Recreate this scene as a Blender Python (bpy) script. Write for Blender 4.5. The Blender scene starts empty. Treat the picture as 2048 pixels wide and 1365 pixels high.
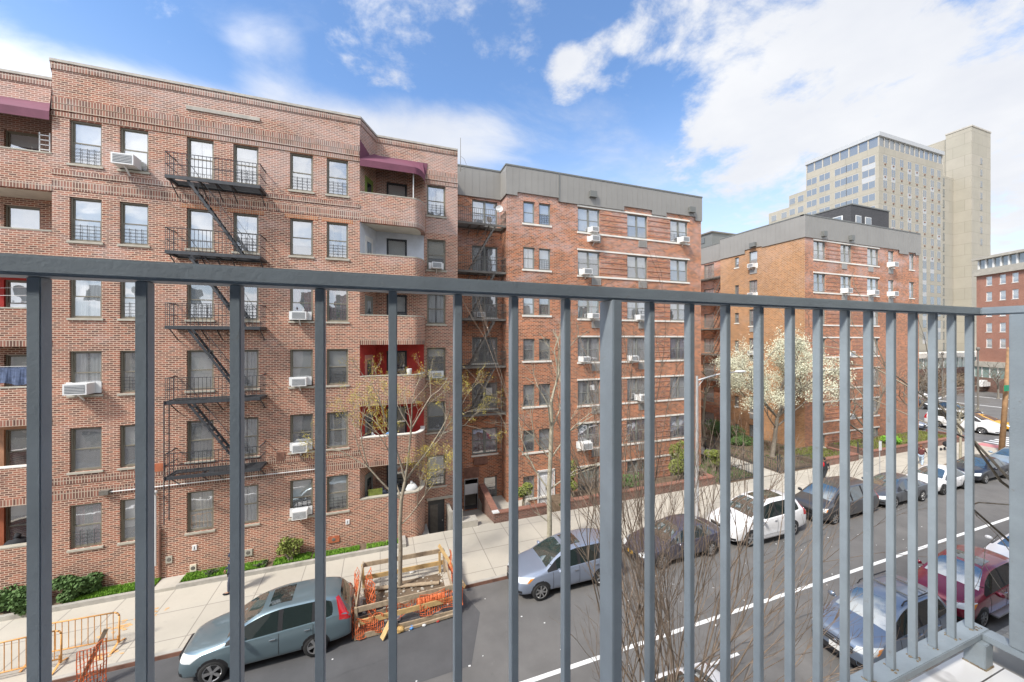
import bpy, bmesh, math, random
from mathutils import Vector, Matrix
random.seed(7)
R = math.radians
SC = bpy.context.scene
COL = SC.collection
# ------------------------------------------------------------------ camera, sky, sun, exposure
CAMZ = 9.9
YAW = 19.73
cam = bpy.data.cameras.new("camera"); camo = bpy.data.objects.new("camera", cam); COL.objects.link(camo)
cam.sensor_width = 36.0; cam.lens = 36.0*735/2048; cam.shift_y = -4.5/2048
cam.clip_start = 0.02; cam.clip_end = 6000
camo.location = (0, 0, CAMZ); camo.rotation_euler = (R(90), 0, R(-YAW))
SC.camera = camo
SUN_EL, SUN_DIR = 48.0, (-0.88, -0.47)      # the sun stands behind the left shoulder
sun = bpy.data.lights.new("sun", 'SUN'); suno = bpy.data.objects.new("sun", sun); COL.objects.link(suno)
sun.energy = 2.5; sun.angle = R(7); sun.color = (1.0, 0.94, 0.86)
_sd = Vector((SUN_DIR[0], SUN_DIR[1], math.tan(R(SUN_EL))*math.hypot(*SUN_DIR))).normalized()
suno.rotation_euler = _sd.to_track_quat('Z', 'Y').to_euler()
SC.view_settings.view_transform = 'Standard'; SC.view_settings.look = 'None'
SC.view_settings.exposure = 1.0; SC.view_settings.gamma = 1.0

def pxdir(x, y):            # photo pixel -> world direction (unit forward component)
    r = (x-1024)/735; return Vector((.3376+.9413*r, .9413-.3376*r, -(y-678)/735))
def pu(x, V):               # where the ray column x meets the plane Y = V
    d = pxdir(x, 678); return d.x/d.y*V
def pz(y, x, V):
    d = pxdir(x, y); return CAMZ + d.z/d.y*V
def gp(x, y, z=0.0):        # ground point under a pixel
    d = pxdir(x, y); t = (z-CAMZ)/d.z; return (d.x*t, d.y*t)

world = bpy.data.worlds.new("World"); SC.world = world; world.use_nodes = True
wn, wl = world.node_tree.nodes, world.node_tree.links
wn.clear()
def N(nt, typ, **kw):
    n = nt.nodes.new(typ)
    for k, v in kw.items():
        if k.startswith('i_'):
            n.inputs[k[2:].replace('_', ' ')].default_value = v
        else: setattr(n, k, v)
    return n
def M2(nt, op, a, b=None, c=None, clamp=False):
    n = nt.nodes.new('ShaderNodeMath'); n.operation = op; n.use_clamp = clamp
    for k, v in enumerate((a, b, c)):
        if v is None: continue
        if hasattr(v, 'is_linked'): nt.links.new(v, n.inputs[k])
        else: n.inputs[k].default_value = v
    return n.outputs[0]
WT = world.node_tree
wout = N(WT, 'ShaderNodeOutputWorld'); bg = N(WT, 'ShaderNodeBackground'); bg.inputs[1].default_value = 0.12
sky = N(WT, 'ShaderNodeTexSky', sky_type='NISHITA', sun_disc=False)
sky.sun_elevation = R(SUN_EL); sky.sun_rotation = math.atan2(SUN_DIR[0], SUN_DIR[1]) % (2*math.pi)
sky.air_density = 1.0; sky.dust_density = 0.6; sky.ozone_density = 2.0
tc = N(WT, 'ShaderNodeTexCoord')
nrm = N(WT, 'ShaderNodeVectorMath', operation='NORMALIZE'); WT.links.new(tc.outputs['Generated'], nrm.inputs[0])
D = nrm.outputs[0]
sep = N(WT, 'ShaderNodeSeparateXYZ'); WT.links.new(D, sep.inputs[0])
den = M2(WT, 'ADD', M2(WT, 'MAXIMUM', sep.outputs[2], 0.0), 0.18)
comb = N(WT, 'ShaderNodeCombineXYZ')
WT.links.new(M2(WT, 'DIVIDE', sep.outputs[0], den), comb.inputs[0]); WT.links.new(M2(WT, 'DIVIDE', sep.outputs[1], den), comb.inputs[1])
def wnoise(scale, detail, rough, dist, vec=None, off=(0, 0, 0), sc=(1, 1, 1)):
    mp = N(WT, 'ShaderNodeMapping'); mp.inputs['Location'].default_value = off; mp.inputs['Scale'].default_value = sc
    WT.links.new(vec or comb.outputs[0], mp.inputs[0])
    n = N(WT, 'ShaderNodeTexNoise'); n.inputs['Scale'].default_value = scale; n.inputs['Detail'].default_value = detail
    n.inputs['Roughness'].default_value = rough; n.inputs['Distortion'].default_value = dist
    WT.links.new(mp.outputs[0], n.inputs['Vector']); return n.outputs[0]
def blob(x, y, r0, r1, amp):          # a bank of cloud standing round one direction of the sky
    c = pxdir(x, y).normalized(); dp = N(WT, 'ShaderNodeVectorMath', operation='DOT_PRODUCT')
    WT.links.new(D, dp.inputs[0]); dp.inputs[1].default_value = c
    mr = N(WT, 'ShaderNodeMapRange', interpolation_type='SMOOTHSTEP')
    WT.links.new(dp.outputs['Value'], mr.inputs[0])
    mr.inputs[1].default_value = math.cos(R(r1)); mr.inputs[2].default_value = math.cos(R(r0)); mr.inputs[3].default_value = 0; mr.inputs[4].default_value = amp
    return mr.outputs[0]
n1 = wnoise(3.4, 11, .64, .2)
bias = None
for b in [(1800, 150, 8, 25, .175), (1560, 90, 5, 13, .14), (1700, 330, 2, 12, .06), (1440, 300, 2, 9, .14), (1150, 160, .5, 5.0, .27), (1235, 185, .3, 3.2, .22), (1320, 45, 1, 6, .27), (780, 10, 2, 12, .17), (1000, 10, 1, 7, .17), (1215, 85, .3, 3, .17), (2300, 300, 10, 30, .2)]:
    v = blob(*b); bias = v if bias is None else M2(WT, 'ADD', bias, v)
n1 = M2(WT, 'MULTIPLY_ADD', M2(WT, 'SUBTRACT', wnoise(11, 6, .6, .1, off=(4, 9, 0)), .5), .22, n1)
c1 = N(WT, 'ShaderNodeMapRange', interpolation_type='SMOOTHSTEP'); WT.links.new(M2(WT, 'ADD', n1, bias), c1.inputs[0])
c1.inputs[1].default_value = .62; c1.inputs[2].default_value = .86
# thin veil lying as one long bank just over the roofs
n2 = wnoise(2.4, 8, .6, .35, off=(3, 1, 0), sc=(.8, 1.1, 1))
bn = pxdir(0, 205).cross(pxdir(1000, 300)).normalized()
bd = N(WT, 'ShaderNodeVectorMath', operation='DOT_PRODUCT'); WT.links.new(D, bd.inputs[0]); bd.inputs[1].default_value = bn
bm_ = N(WT, 'ShaderNodeMapRange', interpolation_type='SMOOTHSTEP'); WT.links.new(M2(WT, 'ABSOLUTE', bd.outputs['Value']), bm_.inputs[0]); bm_.inputs[1].default_value = .125; bm_.inputs[2].default_value = .02; bm_.inputs[3].default_value = 0; bm_.inputs[4].default_value = .5
bz = blob(350, 220, 22, 48, 1.0)
b2 = M2(WT, 'MULTIPLY', bm_.outputs[0], bz)
for b in [(540, 115, .5, 5, .16), (450, 45, .5, 4, .10), (800, 150, .5, 4, .08), (1200, 350, 4, 14, .12)]: b2 = M2(WT, 'ADD', b2, blob(*b))
c2 = N(WT, 'ShaderNodeMapRange', interpolation_type='SMOOTHSTEP'); WT.links.new(M2(WT, 'ADD', n2, b2), c2.inputs[0])
c2.inputs[1].default_value = .54; c2.inputs[2].default_value = 1.0; c2.inputs[4].default_value = .88
# the part of the sky behind the camera: broken cloud
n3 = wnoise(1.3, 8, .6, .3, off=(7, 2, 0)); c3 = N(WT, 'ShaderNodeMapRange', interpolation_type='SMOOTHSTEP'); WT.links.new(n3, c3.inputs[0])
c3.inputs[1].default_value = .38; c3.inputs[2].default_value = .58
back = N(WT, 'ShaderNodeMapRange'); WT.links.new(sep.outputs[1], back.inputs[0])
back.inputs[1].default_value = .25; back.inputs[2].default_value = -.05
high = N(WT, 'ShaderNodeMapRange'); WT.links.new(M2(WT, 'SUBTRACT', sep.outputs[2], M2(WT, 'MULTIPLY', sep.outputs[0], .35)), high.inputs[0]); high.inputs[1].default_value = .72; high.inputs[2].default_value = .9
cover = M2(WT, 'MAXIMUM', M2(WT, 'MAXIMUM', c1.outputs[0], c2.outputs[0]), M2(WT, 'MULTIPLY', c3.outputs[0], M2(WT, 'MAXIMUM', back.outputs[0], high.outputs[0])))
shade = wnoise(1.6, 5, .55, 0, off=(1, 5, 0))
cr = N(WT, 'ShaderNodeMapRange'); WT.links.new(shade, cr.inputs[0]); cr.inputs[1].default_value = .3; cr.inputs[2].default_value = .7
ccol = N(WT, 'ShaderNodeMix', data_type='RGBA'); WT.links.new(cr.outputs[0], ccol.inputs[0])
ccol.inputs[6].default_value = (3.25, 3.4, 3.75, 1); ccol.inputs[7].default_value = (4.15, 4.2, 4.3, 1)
tint = N(WT, 'ShaderNodeMix', data_type='RGBA', blend_type='MULTIPLY'); tint.inputs[0].default_value = 1
WT.links.new(sky.outputs[0], tint.inputs[6]); tint.inputs[7].default_value = (.92, 1.06, 1.18, 1)
hz = N(WT, 'ShaderNodeMapRange', interpolation_type='SMOOTHSTEP'); WT.links.new(sep.outputs[2], hz.inputs[0])
hz.inputs[1].default_value = .56; hz.inputs[2].default_value = 0.02; hz.inputs[3].default_value = 0; hz.inputs[4].default_value = .9
hmix = N(WT, 'ShaderNodeMix', data_type='RGBA'); WT.links.new(hz.outputs[0], hmix.inputs[0]); WT.links.new(tint.outputs[2], hmix.inputs[6])
hmix.inputs[7].default_value = (3.7, 4.2, 4.9, 1)
gd = N(WT, 'ShaderNodeVectorMath', operation='DOT_PRODUCT'); WT.links.new(D, gd.inputs[0]); gd.inputs[1].default_value = _sd      # clouds brightened towards the sun, behind the camera, to add fill light
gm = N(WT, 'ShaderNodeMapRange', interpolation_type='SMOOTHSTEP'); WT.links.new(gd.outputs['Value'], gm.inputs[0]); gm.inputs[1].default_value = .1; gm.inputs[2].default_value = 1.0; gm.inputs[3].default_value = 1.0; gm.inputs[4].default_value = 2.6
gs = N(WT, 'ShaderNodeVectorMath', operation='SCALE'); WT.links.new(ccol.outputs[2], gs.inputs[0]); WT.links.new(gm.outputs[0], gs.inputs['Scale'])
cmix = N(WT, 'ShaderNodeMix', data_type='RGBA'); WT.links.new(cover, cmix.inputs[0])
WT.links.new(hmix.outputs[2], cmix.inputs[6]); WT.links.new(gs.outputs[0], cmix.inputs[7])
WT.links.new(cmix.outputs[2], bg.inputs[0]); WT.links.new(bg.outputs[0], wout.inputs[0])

# ------------------------------------------------------------------ materials
MAT = {}
def pmat(name, col, rough=.7, metal=0, noise=0, nscale=4, col2=None, spec=.5, coat=0, bump=0, bscale=30):
    m = bpy.data.materials.new(name); m.use_nodes = True; nt = m.node_tree
    b = nt.nodes['Principled BSDF']; b.inputs['Base Color'].default_value = (*col, 1)
    b.inputs['Roughness'].default_value = rough; b.inputs['Metallic'].default_value = metal
    b.inputs['Specular IOR Level'].default_value = spec; b.inputs['Coat Weight'].default_value = coat; b.inputs['Coat Roughness'].default_value = .03
    tcx = N(nt, 'ShaderNodeTexCoord')
    if noise or col2:
        n = N(nt, 'ShaderNodeTexNoise'); n.inputs['Scale'].default_value = nscale; n.inputs['Detail'].default_value = 6; n.inputs['Roughness'].default_value = .6
        nt.links.new(tcx.outputs['Object'], n.inputs['Vector'])
        rp = N(nt, 'ShaderNodeMapRange'); nt.links.new(n.outputs[0], rp.inputs[0]); rp.inputs[1].default_value = .3; rp.inputs[2].default_value = .7
        mx = N(nt, 'ShaderNodeMix', data_type='RGBA'); nt.links.new(rp.outputs[0], mx.inputs[0])
        mx.inputs[6].default_value = (*[c*(1-noise) for c in col], 1)
        c2 = col2 if col2 else [min(1, c*(1+noise)) for c in col]
        mx.inputs[7].default_value = (*c2, 1); nt.links.new(mx.outputs[2], b.inputs['Base Color'])
    if bump:
        n2_ = N(nt, 'ShaderNodeTexNoise'); n2_.inputs['Scale'].default_value = bscale; n2_.inputs['Detail'].default_value = 4
        nt.links.new(tcx.outputs['Object'], n2_.inputs['Vector'])
        bp = N(nt, 'ShaderNodeBump'); bp.inputs['Strength'].default_value = bump; bp.inputs['Distance'].default_value = .02
        nt.links.new(n2_.outputs[0], bp.inputs['Height']); nt.links.new(bp.outputs[0], b.inputs['Normal'])
    MAT[name] = m; return m
def _noop(): pass
def brickmat(name, c1, c2, mortar, bw=.215, bh=.078, ms=.009, eff=0, effcol=(.55, .5, .47), bias=0, dirt=.25, effs=.45, squash=1.0, corner=False):
    m = bpy.data.materials.new(name); m.use_nodes = True; nt = m.node_tree; b = nt.nodes['Principled BSDF']; b.inputs['Roughness'].default_value = .85
    g = N(nt, 'ShaderNodeNewGeometry'); s = N(nt, 'ShaderNodeSeparateXYZ'); nt.links.new(g.outputs['Position'], s.inputs[0])
    cb = N(nt, 'ShaderNodeCombineXYZ'); nt.links.new(M2(nt, 'ADD', s.outputs[0], s.outputs[1]), cb.inputs[0]); nt.links.new(s.outputs[2], cb.inputs[1])
    bt = N(nt, 'ShaderNodeTexBrick'); nt.links.new(cb.outputs[0], bt.inputs['Vector'])
    bt.inputs['Scale'].default_value = 1; bt.inputs['Brick Width'].default_value = bw; bt.inputs['Row Height'].default_value = bh
    bt.inputs['Mortar Size'].default_value = ms; bt.inputs['Mortar Smooth'].default_value = .1; bt.inputs['Bias'].default_value = bias
    bt.inputs['Color1'].default_value = (*c1, 1); bt.inputs['Color2'].default_value = (*c2, 1); bt.inputs['Mortar'].default_value = (*mortar, 1)
    bt.offset = .5 if bw > bh else 0.0
    # patchy large-scale wear
    n = N(nt, 'ShaderNodeTexNoise'); n.inputs['Scale'].default_value = .35; n.inputs['Detail'].default_value = 7; n.inputs['Roughness'].default_value = .65
    nt.links.new(g.outputs['Position'], n.inputs['Vector'])
    mr = N(nt, 'ShaderNodeMapRange'); nt.links.new(n.outputs[0], mr.inputs[0]); mr.inputs[1].default_value = .3; mr.inputs[2].default_value = .7
    mr.inputs[3].default_value = 1-dirt; mr.inputs[4].default_value = 1+dirt*.7
    mul = N(nt, 'ShaderNodeVectorMath', operation='SCALE'); nt.links.new(bt.outputs['Color'], mul.inputs[0]); nt.links.new(mr.outputs[0], mul.inputs['Scale'])
    out = mul.outputs[0]
    if eff:
        n2_ = N(nt, 'ShaderNodeTexNoise'); n2_.inputs['Scale'].default_value = effs; n2_.inputs['Detail'].default_value = 8; n2_.inputs['Roughness'].default_value = .7
        mp = N(nt, 'ShaderNodeMapping'); mp.inputs['Location'].default_value = (13, 5, 3); mp.inputs['Scale'].default_value = (1, 1, 1.8)
        nt.links.new(g.outputs['Position'], mp.inputs[0]); nt.links.new(mp.outputs[0], n2_.inputs['Vector'])
        # lime bloom: stronger towards the roof, where the walls are wettest
        hr = N(nt, 'ShaderNodeMapRange'); nt.links.new(s.outputs[2], hr.inputs[0]); hr.inputs[1].default_value = 8; hr.inputs[2].default_value = 20; hr.inputs[3].default_value = 0; hr.inputs[4].default_value = .2
        hsum = M2(nt, 'ADD', n2_.outputs[0], hr.outputs[0])
        if corner:       # the upper right corner of the facade was rebuilt and has bloomed white
            cx_ = M2(nt, 'MULTIPLY', M2(nt, 'GREATER_THAN', s.outputs[0], 2.3), M2(nt, 'GREATER_THAN', s.outputs[2], 15.6)); hsum = M2(nt, 'ADD', hsum, M2(nt, 'MULTIPLY', cx_, .28))
        e = N(nt, 'ShaderNodeMapRange', interpolation_type='SMOOTHSTEP'); nt.links.new(hsum, e.inputs[0])
        e.inputs[1].default_value = .56; e.inputs[2].default_value = .80; e.inputs[3].default_value = 0; e.inputs[4].default_value = eff
        mx = N(nt, 'ShaderNodeMix', data_type='RGBA'); nt.links.new(M2(nt, 'MULTIPLY', e.outputs[0], M2(nt, 'MULTIPLY_ADD', bt.outputs['Fac'], .62, .38)), mx.inputs[0]); nt.links.new(out, mx.inputs[6]); mx.inputs[7].default_value = (*effcol, 1)
        out = mx.outputs[2]
    nt.links.new(out, b.inputs['Base Color'])
    MAT[name] = m; return m
brickmat('brick_brown', (.13, .056, .04), (.37, .132, .078), (.60, .445, .33), ms=.0125, eff=.65, effcol=(.60, .49, .44), dirt=.2, corner=True)
brickmat('brick_soldier', (.12, .055, .04), (.33, .135, .09), (.48, .38, .29), bw=.085, bh=.24, ms=.014, eff=.5, dirt=.2)
brickmat('brick_orange', (.14, .05, .028), (.52, .165, .066), (.52, .35, .24), bw=.25, bh=.09, ms=.013, eff=.95, effcol=(.55, .43, .39), dirt=.16)
brickmat('brick_orange_plain', (.27, .115, .042), (.45, .20, .075), (.46, .34, .22), bw=.27, bh=.11, ms=.016, eff=.2, dirt=.14)
brickmat('brick_lintel', (.36, .13, .06), (.45, .18, .08), (.45, .34, .24), bw=.085, bh=.24)
brickmat('brick_red', (.32, .12, .075), (.42, .18, .12), (.38, .28, .23), dirt=.15)
brickmat('brick_planter', (.09, .045, .038), (.22, .095, .07), (.30, .23, .18), dirt=.3)
brickmat('brick_coping', (.20, .08, .055), (.28, .12, .08), (.30, .2, .15), bw=.085, bh=5)
brickmat('panel_beige', (.345, .32, .26), (.37, .34, .28), (.28, .26, .21), bw=4.2, bh=2.88, ms=.05, dirt=.07)
brickmat('brick_dark', (.05, .05, .055), (.08, .08, .085), (.04, .04, .04), dirt=.1)
brickmat('brick_pink', (.30, .26, .23), (.36, .31, .27), (.4, .36, .32), dirt=.1)
pmat('paint_red', (.40, .03, .022), .8, noise=.2, nscale=3); pmat('paint_white', (.55, .58, .62), .8, noise=.08)
pmat('paint_peach', (.45, .24, .14), .8, noise=.15); pmat('paint_rust', (.42, .13, .06), .8, noise=.2)
pmat('frame_brown', (.20, .18, .135), .5, noise=.12); pmat('frame_grey', (.21, .215, .195), .5, noise=.12)
pmat('frame_white', (.7, .7, .68), .4); pmat('stone_sill', (.42, .39, .32), .8, noise=.15); pmat('stone_white', (.72, .69, .62), .8, noise=.12, nscale=2)
pmat('coping', (.42, .39, .34), .85, noise=.2); pmat('shade_block_dark', (.035, .033, .03), .9); pmat('chalk_orange', (.60, .36, .16), .9, noise=.3, nscale=9); pmat('room', (.09, .085, .08), .9)
pmat('metal_parapet', (.262, .252, .232), .5, noise=.07, nscale=.6); pmat('metal_trim', (.16, .165, .155), .5)
pmat('iron_black', (.045, .048, .053), .5, noise=.3, nscale=6); pmat('iron_grey', (.15, .135, .115), .6, noise=.2, nscale=6)
pmat('soffit', (.62, .58, .5), .85, noise=.12, nscale=2); pmat('awning', (.15, .045, .075), .8, noise=.15, nscale=2)
pmat('ac_white', (.72, .72, .70), .45, noise=.05); pmat('ac_grille', (.16, .17, .18), .6); pmat('vent_grey', (.30, .29, .27), .6)
pmat('blind_white', (.86, .84, .80), .8, noise=.04); pmat('blind_cream', (.74, .67, .53), .8, noise=.08); pmat('blind_grey', (.34, .34, .33), .8, noise=.1)
pmat('curtain_white', (.84, .83, .82), .9, noise=.06); pmat('curtain_pink', (.42, .17, .2), .9, noise=.3, nscale=5); pmat('curtain_mauve', (.4, .3, .44), .9, noise=.2, nscale=5)
pmat('curtain_teal', (.06, .30, .33), .9, noise=.25, nscale=6); pmat('curtain_grey', (.30, .29, .28), .9, noise=.15, nscale=6)
pmat('asphalt', (.135, .13, .124), .85, noise=.16, nscale=.7, bump=.3, bscale=60)
pmat('asphalt_new', (.08, .08, .082), .85, noise=.15, nscale=1)
pmat('asphalt_patch', (.15, .145, .138), .9, noise=.2, nscale=1.2)
pmat('road_paint', (.74, .74, .72), .7, noise=.12, nscale=6); pmat('kerb_stone', (.36, .34, .30), .85, noise=.2, nscale=3); pmat('kerb_steel', (.20, .10, .07), .7, noise=.3, nscale=4)
pmat('soil', (.14, .10, .065), .95, noise=.4, nscale=5); pmat('concrete', (.44, .41, .35), .9, noise=.14, nscale=1.5); pmat('concrete_old', (.33, .31, .27), .9, noise=.25, nscale=2)
pmat('wood_grey', (.36, .28, .19), .85, noise=.3, nscale=6); pmat('wood_new', (.5, .34, .15), .8, noise=.2, nscale=6)
pmat('net_orange', (.62, .15, .05), .7, noise=.15); pmat('barricade', (.66, .33, .10), .5, noise=.25, nscale=7)
pmat('rail_paint', (.275, .32, .35), .42, noise=.12, nscale=9, bump=.07, bscale=160); pmat('rust', (.26, .15, .06), .9, noise=.5, nscale=60, col2=(.32, .28, .2))
pmat('leaf_green', (.075, .14, .035), .8, noise=.4, nscale=6); pmat('leaf_dark', (.04, .07, .02), .8, noise=.4, nscale=6); pmat('leaf_yellow', (.16, .19, .035), .8, noise=.4, nscale=6)
pmat('grass_green', (.17, .33, .03), .85, noise=.35, nscale=8); pmat('bud', (.55, .45, .06), .8, noise=.25, nscale=8); pmat('blossom', (.66, .66, .50), .8, noise=.12, nscale=8)
pmat('bark', (.27, .23, .17), .9, noise=.35, nscale=8); pmat('bark_pale', (.34, .31, .23), .9, noise=.25, nscale=8); pmat('bark_grey', (.2, .175, .14), .9, noise=.3, nscale=8); pmat('manhole', (.13, .12, .105), .7, noise=.3, nscale=14); pmat('twig', (.24, .185, .14), .9, noise=.3, nscale=8)
pmat('tyre', (.02, .02, .02), .75); pmat('rim_silver', (.5, .5, .5), .3, metal=.8); pmat('rim_dark', (.12, .12, .12), .3, metal=.6); pmat('black_trim', (.02, .02, .022), .5)
pmat('chrome', (.7, .7, .7), .12, metal=1); pmat('lamp_lens', (.65, .68, .68), .1, coat=1); pmat('lamp_amber', (.75, .25, .03), .2, coat=1); pmat('lamp_red', (.5, .01, .015), .15, coat=1)
pmat('plate_white', (.7, .7, .68), .5); pmat('plate_yellow', (.75, .42, .03), .5)
pmat('car_glass', (.018, .028, .027), .03, spec=.9, coat=.6); pmat('car_shield', (.035, .06, .055), .03, spec=1.0, coat=1)
for _n, _i in (('car_glass', 1.9), ('car_shield', 2.6)): MAT[_n].node_tree.nodes['Principled BSDF'].inputs['IOR'].default_value = _i
pmat('steel_galv', (.48, .48, .47), .45, metal=.3, noise=.1); pmat('pole_wood', (.27, .16, .08), .85, noise=.3, nscale=3)
pmat('cloth_blue', (.09, .12, .2), .9, noise=.4, nscale=8); pmat('cloth_teal', (.05, .16, .26), .9, noise=.5, nscale=18); pmat('cloth_black', (.018, .02, .024), .9); pmat('cloth_red', (.5, .01, .02), .8)
pmat('cloth_maroon', (.09, .025, .025), .9); pmat('jeans_light', (.38, .47, .58), .9); pmat('jeans_dark', (.06, .07, .1), .9); pmat('shoe_red', (.75, .015, .03), .6); pmat('cloth_navy', (.03, .04, .065), .9)
pmat('skin', (.35, .19, .12), .6); pmat('hair_black', (.012, .01, .009), .7); pmat('hair_brown', (.16, .06, .025), .7)
pmat('door_pink', (.5, .22, .18), .7, noise=.1); pmat('door_green', (.16, .22, .04), .6); pmat('door_dark', (.07, .072, .075), .5, noise=.2); pmat('door_white', (.74, .74, .74), .5, noise=.05)
pmat('sign_green', (.0, .25, .12), .5); pmat('sign_white', (.75, .75, .75), .5); pmat('sign_rust', (.2, .1, .07), .7, noise=.3); pmat('glass_green', (.26, .36, .33), .1, spec=.9, coat=.5, noise=.25, nscale=.7)
pmat('plant_bright', (.18, .4, .03), .8); pmat('red_ramp', (.5, .2, .2), .85); pmat('duct', (.55, .55, .53), .5); pmat('litter_blue', (.1, .3, .65), .6); pmat('cardboard', (.5, .32, .12), .8)

def grime(name, speck, amt, scale, vscale=1.0):       # flecks of another colour scattered over a material
    nt = MAT[name].node_tree; b = nt.nodes['Principled BSDF']; src = b.inputs['Base Color'].links[0].from_socket
    g = N(nt, 'ShaderNodeNewGeometry'); mp = N(nt, 'ShaderNodeMapping'); mp.inputs['Scale'].default_value = (1, 1, vscale); nt.links.new(g.outputs['Position'], mp.inputs[0])
    n = N(nt, 'ShaderNodeTexNoise'); n.inputs['Scale'].default_value = scale; n.inputs['Detail'].default_value = 9; n.inputs['Roughness'].default_value = .72; nt.links.new(mp.outputs[0], n.inputs['Vector'])
    r = N(nt, 'ShaderNodeMapRange', interpolation_type='SMOOTHSTEP'); nt.links.new(n.outputs[0], r.inputs[0]); r.inputs[1].default_value = .60; r.inputs[2].default_value = .74; r.inputs[3].default_value = 0; r.inputs[4].default_value = amt
    mx = N(nt, 'ShaderNodeMix', data_type='RGBA'); nt.links.new(r.outputs[0], mx.inputs[0]); nt.links.new(src, mx.inputs[6]); mx.inputs[7].default_value = (*speck, 1); nt.links.new(mx.outputs[2], b.inputs['Base Color'])
grime('rail_paint', (.20, .17, .12), .6, 26); grime('rail_paint', (.42, .44, .45), .5, 60); grime('asphalt', (.055, .055, .055), .8, .9); grime('asphalt', (.2, .195, .185), .7, 3.5); grime('asphalt_new', (.12, .12, .12), .6, 5); grime('road_paint', (.25, .25, .245), .8, 7)
grime('kerb_stone', (.14, .12, .10), .7, 4); grime('stone_sill', (.2, .18, .15), .6, 5); grime('stone_white', (.34, .30, .26), .6, 3); grime('metal_parapet', (.33, .325, .30), .5, .8, .3); grime('brick_brown', (.07, .05, .045), .5, .8, .35); grime('brick_orange', (.12, .07, .055), .45, .9, .4)
def windowglass(name, lo, hi, tint=(1, 1, 1)):
    m = bpy.data.materials.new(name); m.use_nodes = True; nt = m.node_tree; nt.nodes.clear()
    o = N(nt, 'ShaderNodeOutputMaterial'); gl = N(nt, 'ShaderNodeBsdfGlossy'); gl.inputs['Roughness'].default_value = .015; gl.inputs['Color'].default_value = (*tint, 1)
    tr = N(nt, 'ShaderNodeBsdfTransparent'); tr.inputs['Color'].default_value = (.93, .95, .95, 1)
    fr = N(nt, 'ShaderNodeFresnel'); fr.inputs[0].default_value = 1.5
    mr = N(nt, 'ShaderNodeMapRange'); nt.links.new(fr.outputs[0], mr.inputs[0]); mr.inputs[1].default_value = .04; mr.inputs[2].default_value = .6; mr.inputs[3].default_value = lo; mr.inputs[4].default_value = hi
    n = N(nt, 'ShaderNodeTexNoise'); n.inputs['Scale'].default_value = 1.1; g = N(nt, 'ShaderNodeNewGeometry'); nt.links.new(g.outputs['Position'], n.inputs['Vector'])
    bp = N(nt, 'ShaderNodeBump'); bp.inputs['Strength'].default_value = .025; bp.inputs['Distance'].default_value = .3; nt.links.new(n.outputs[0], bp.inputs['Height']); nt.links.new(bp.outputs[0], gl.inputs['Normal'])
    mx = N(nt, 'ShaderNodeMixShader'); df = N(nt, 'ShaderNodeBsdfDiffuse'); df.inputs[0].default_value = (.7, .72, .72, 1); m0 = N(nt, 'ShaderNodeMixShader'); m0.inputs[0].default_value = .24; nt.links.new(tr.outputs[0], m0.inputs[1]); nt.links.new(df.outputs[0], m0.inputs[2]); nt.links.new(mr.outputs[0], mx.inputs[0]); nt.links.new(m0.outputs[0], mx.inputs[1]); nt.links.new(gl.outputs[0], mx.inputs[2]); nt.links.new(mx.outputs[0], o.inputs[0])
    MAT[name] = m
windowglass('glass', .34, .9); windowglass('glass_far', .22, .7, (.85, .9, .93)); _g = MAT['glass_far'].node_tree.nodes; [n for n in _g if n.type == 'BSDF_TRANSPARENT'][0].inputs[0].default_value = (.15, .18, .2, 1)
# sidewalk: cast slabs with joints, stains
def sidewalkmat():
    m = brickmat('sidewalk', (.43, .395, .33), (.465, .43, .36), (.27, .245, .21), bw=1.5, bh=1.5, ms=.018, dirt=.12); nt = m.node_tree
    s = [n for n in nt.nodes if n.type == 'SEPXYZ'][0]; cb = [n for n in nt.nodes if n.type == 'COMBXYZ'][0]
    for l in list(cb.inputs[0].links)+list(cb.inputs[1].links): nt.links.remove(l)
    nt.links.new(s.outputs[0], cb.inputs[0]); nt.links.new(s.outputs[1], cb.inputs[1])
    [n for n in nt.nodes if n.type == 'TEX_BRICK'][0].offset = 0
sidewalkmat(); grime('sidewalk', (.22, .2, .175), .55, 1.6); grime('sidewalk', (.12, .11, .1), .6, 14)
def marblemat():
    m = pmat('tile_white', (.80, .79, .77), .12); nt = m.node_tree; b = nt.nodes['Principled BSDF']
    g = N(nt, 'ShaderNodeNewGeometry'); w = N(nt, 'ShaderNodeTexWave'); w.inputs['Scale'].default_value = 1.1; w.inputs['Distortion'].default_value = 9; w.inputs['Detail'].default_value = 5; w.inputs['Detail Scale'].default_value = 1.5
    nt.links.new(g.outputs['Position'], w.inputs['Vector']); mr = N(nt, 'ShaderNodeMapRange'); nt.links.new(w.outputs['Fac'], mr.inputs[0]); mr.inputs[1].default_value = .0; mr.inputs[2].default_value = .06
    bt = N(nt, 'ShaderNodeTexBrick'); bt.offset = .5; bt.inputs['Scale'].default_value = 1; bt.inputs['Brick Width'].default_value = .6; bt.inputs['Row Height'].default_value = .3; bt.inputs['Mortar Size'].default_value = .002
    bt.inputs['Color1'].default_value = (.8, .79, .77, 1); bt.inputs['Color2'].default_value = (.8, .79, .77, 1); bt.inputs['Mortar'].default_value = (.1, .09, .08, 1); nt.links.new(g.outputs['Position'], bt.inputs['Vector'])
    mx = N(nt, 'ShaderNodeMix', data_type='RGBA'); nt.links.new(mr.outputs[0], mx.inputs[0]); mx.inputs[6].default_value = (.5, .48, .46, 1); nt.links.new(bt.outputs['Color'], mx.inputs[7]); nt.links.new(mx.outputs[2], b.inputs['Base Color'])
marblemat()
def carpaint(name, col, metal=.35, rough=.3):
    return pmat(name, col, rough, metal=metal, coat=1.0)
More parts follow.
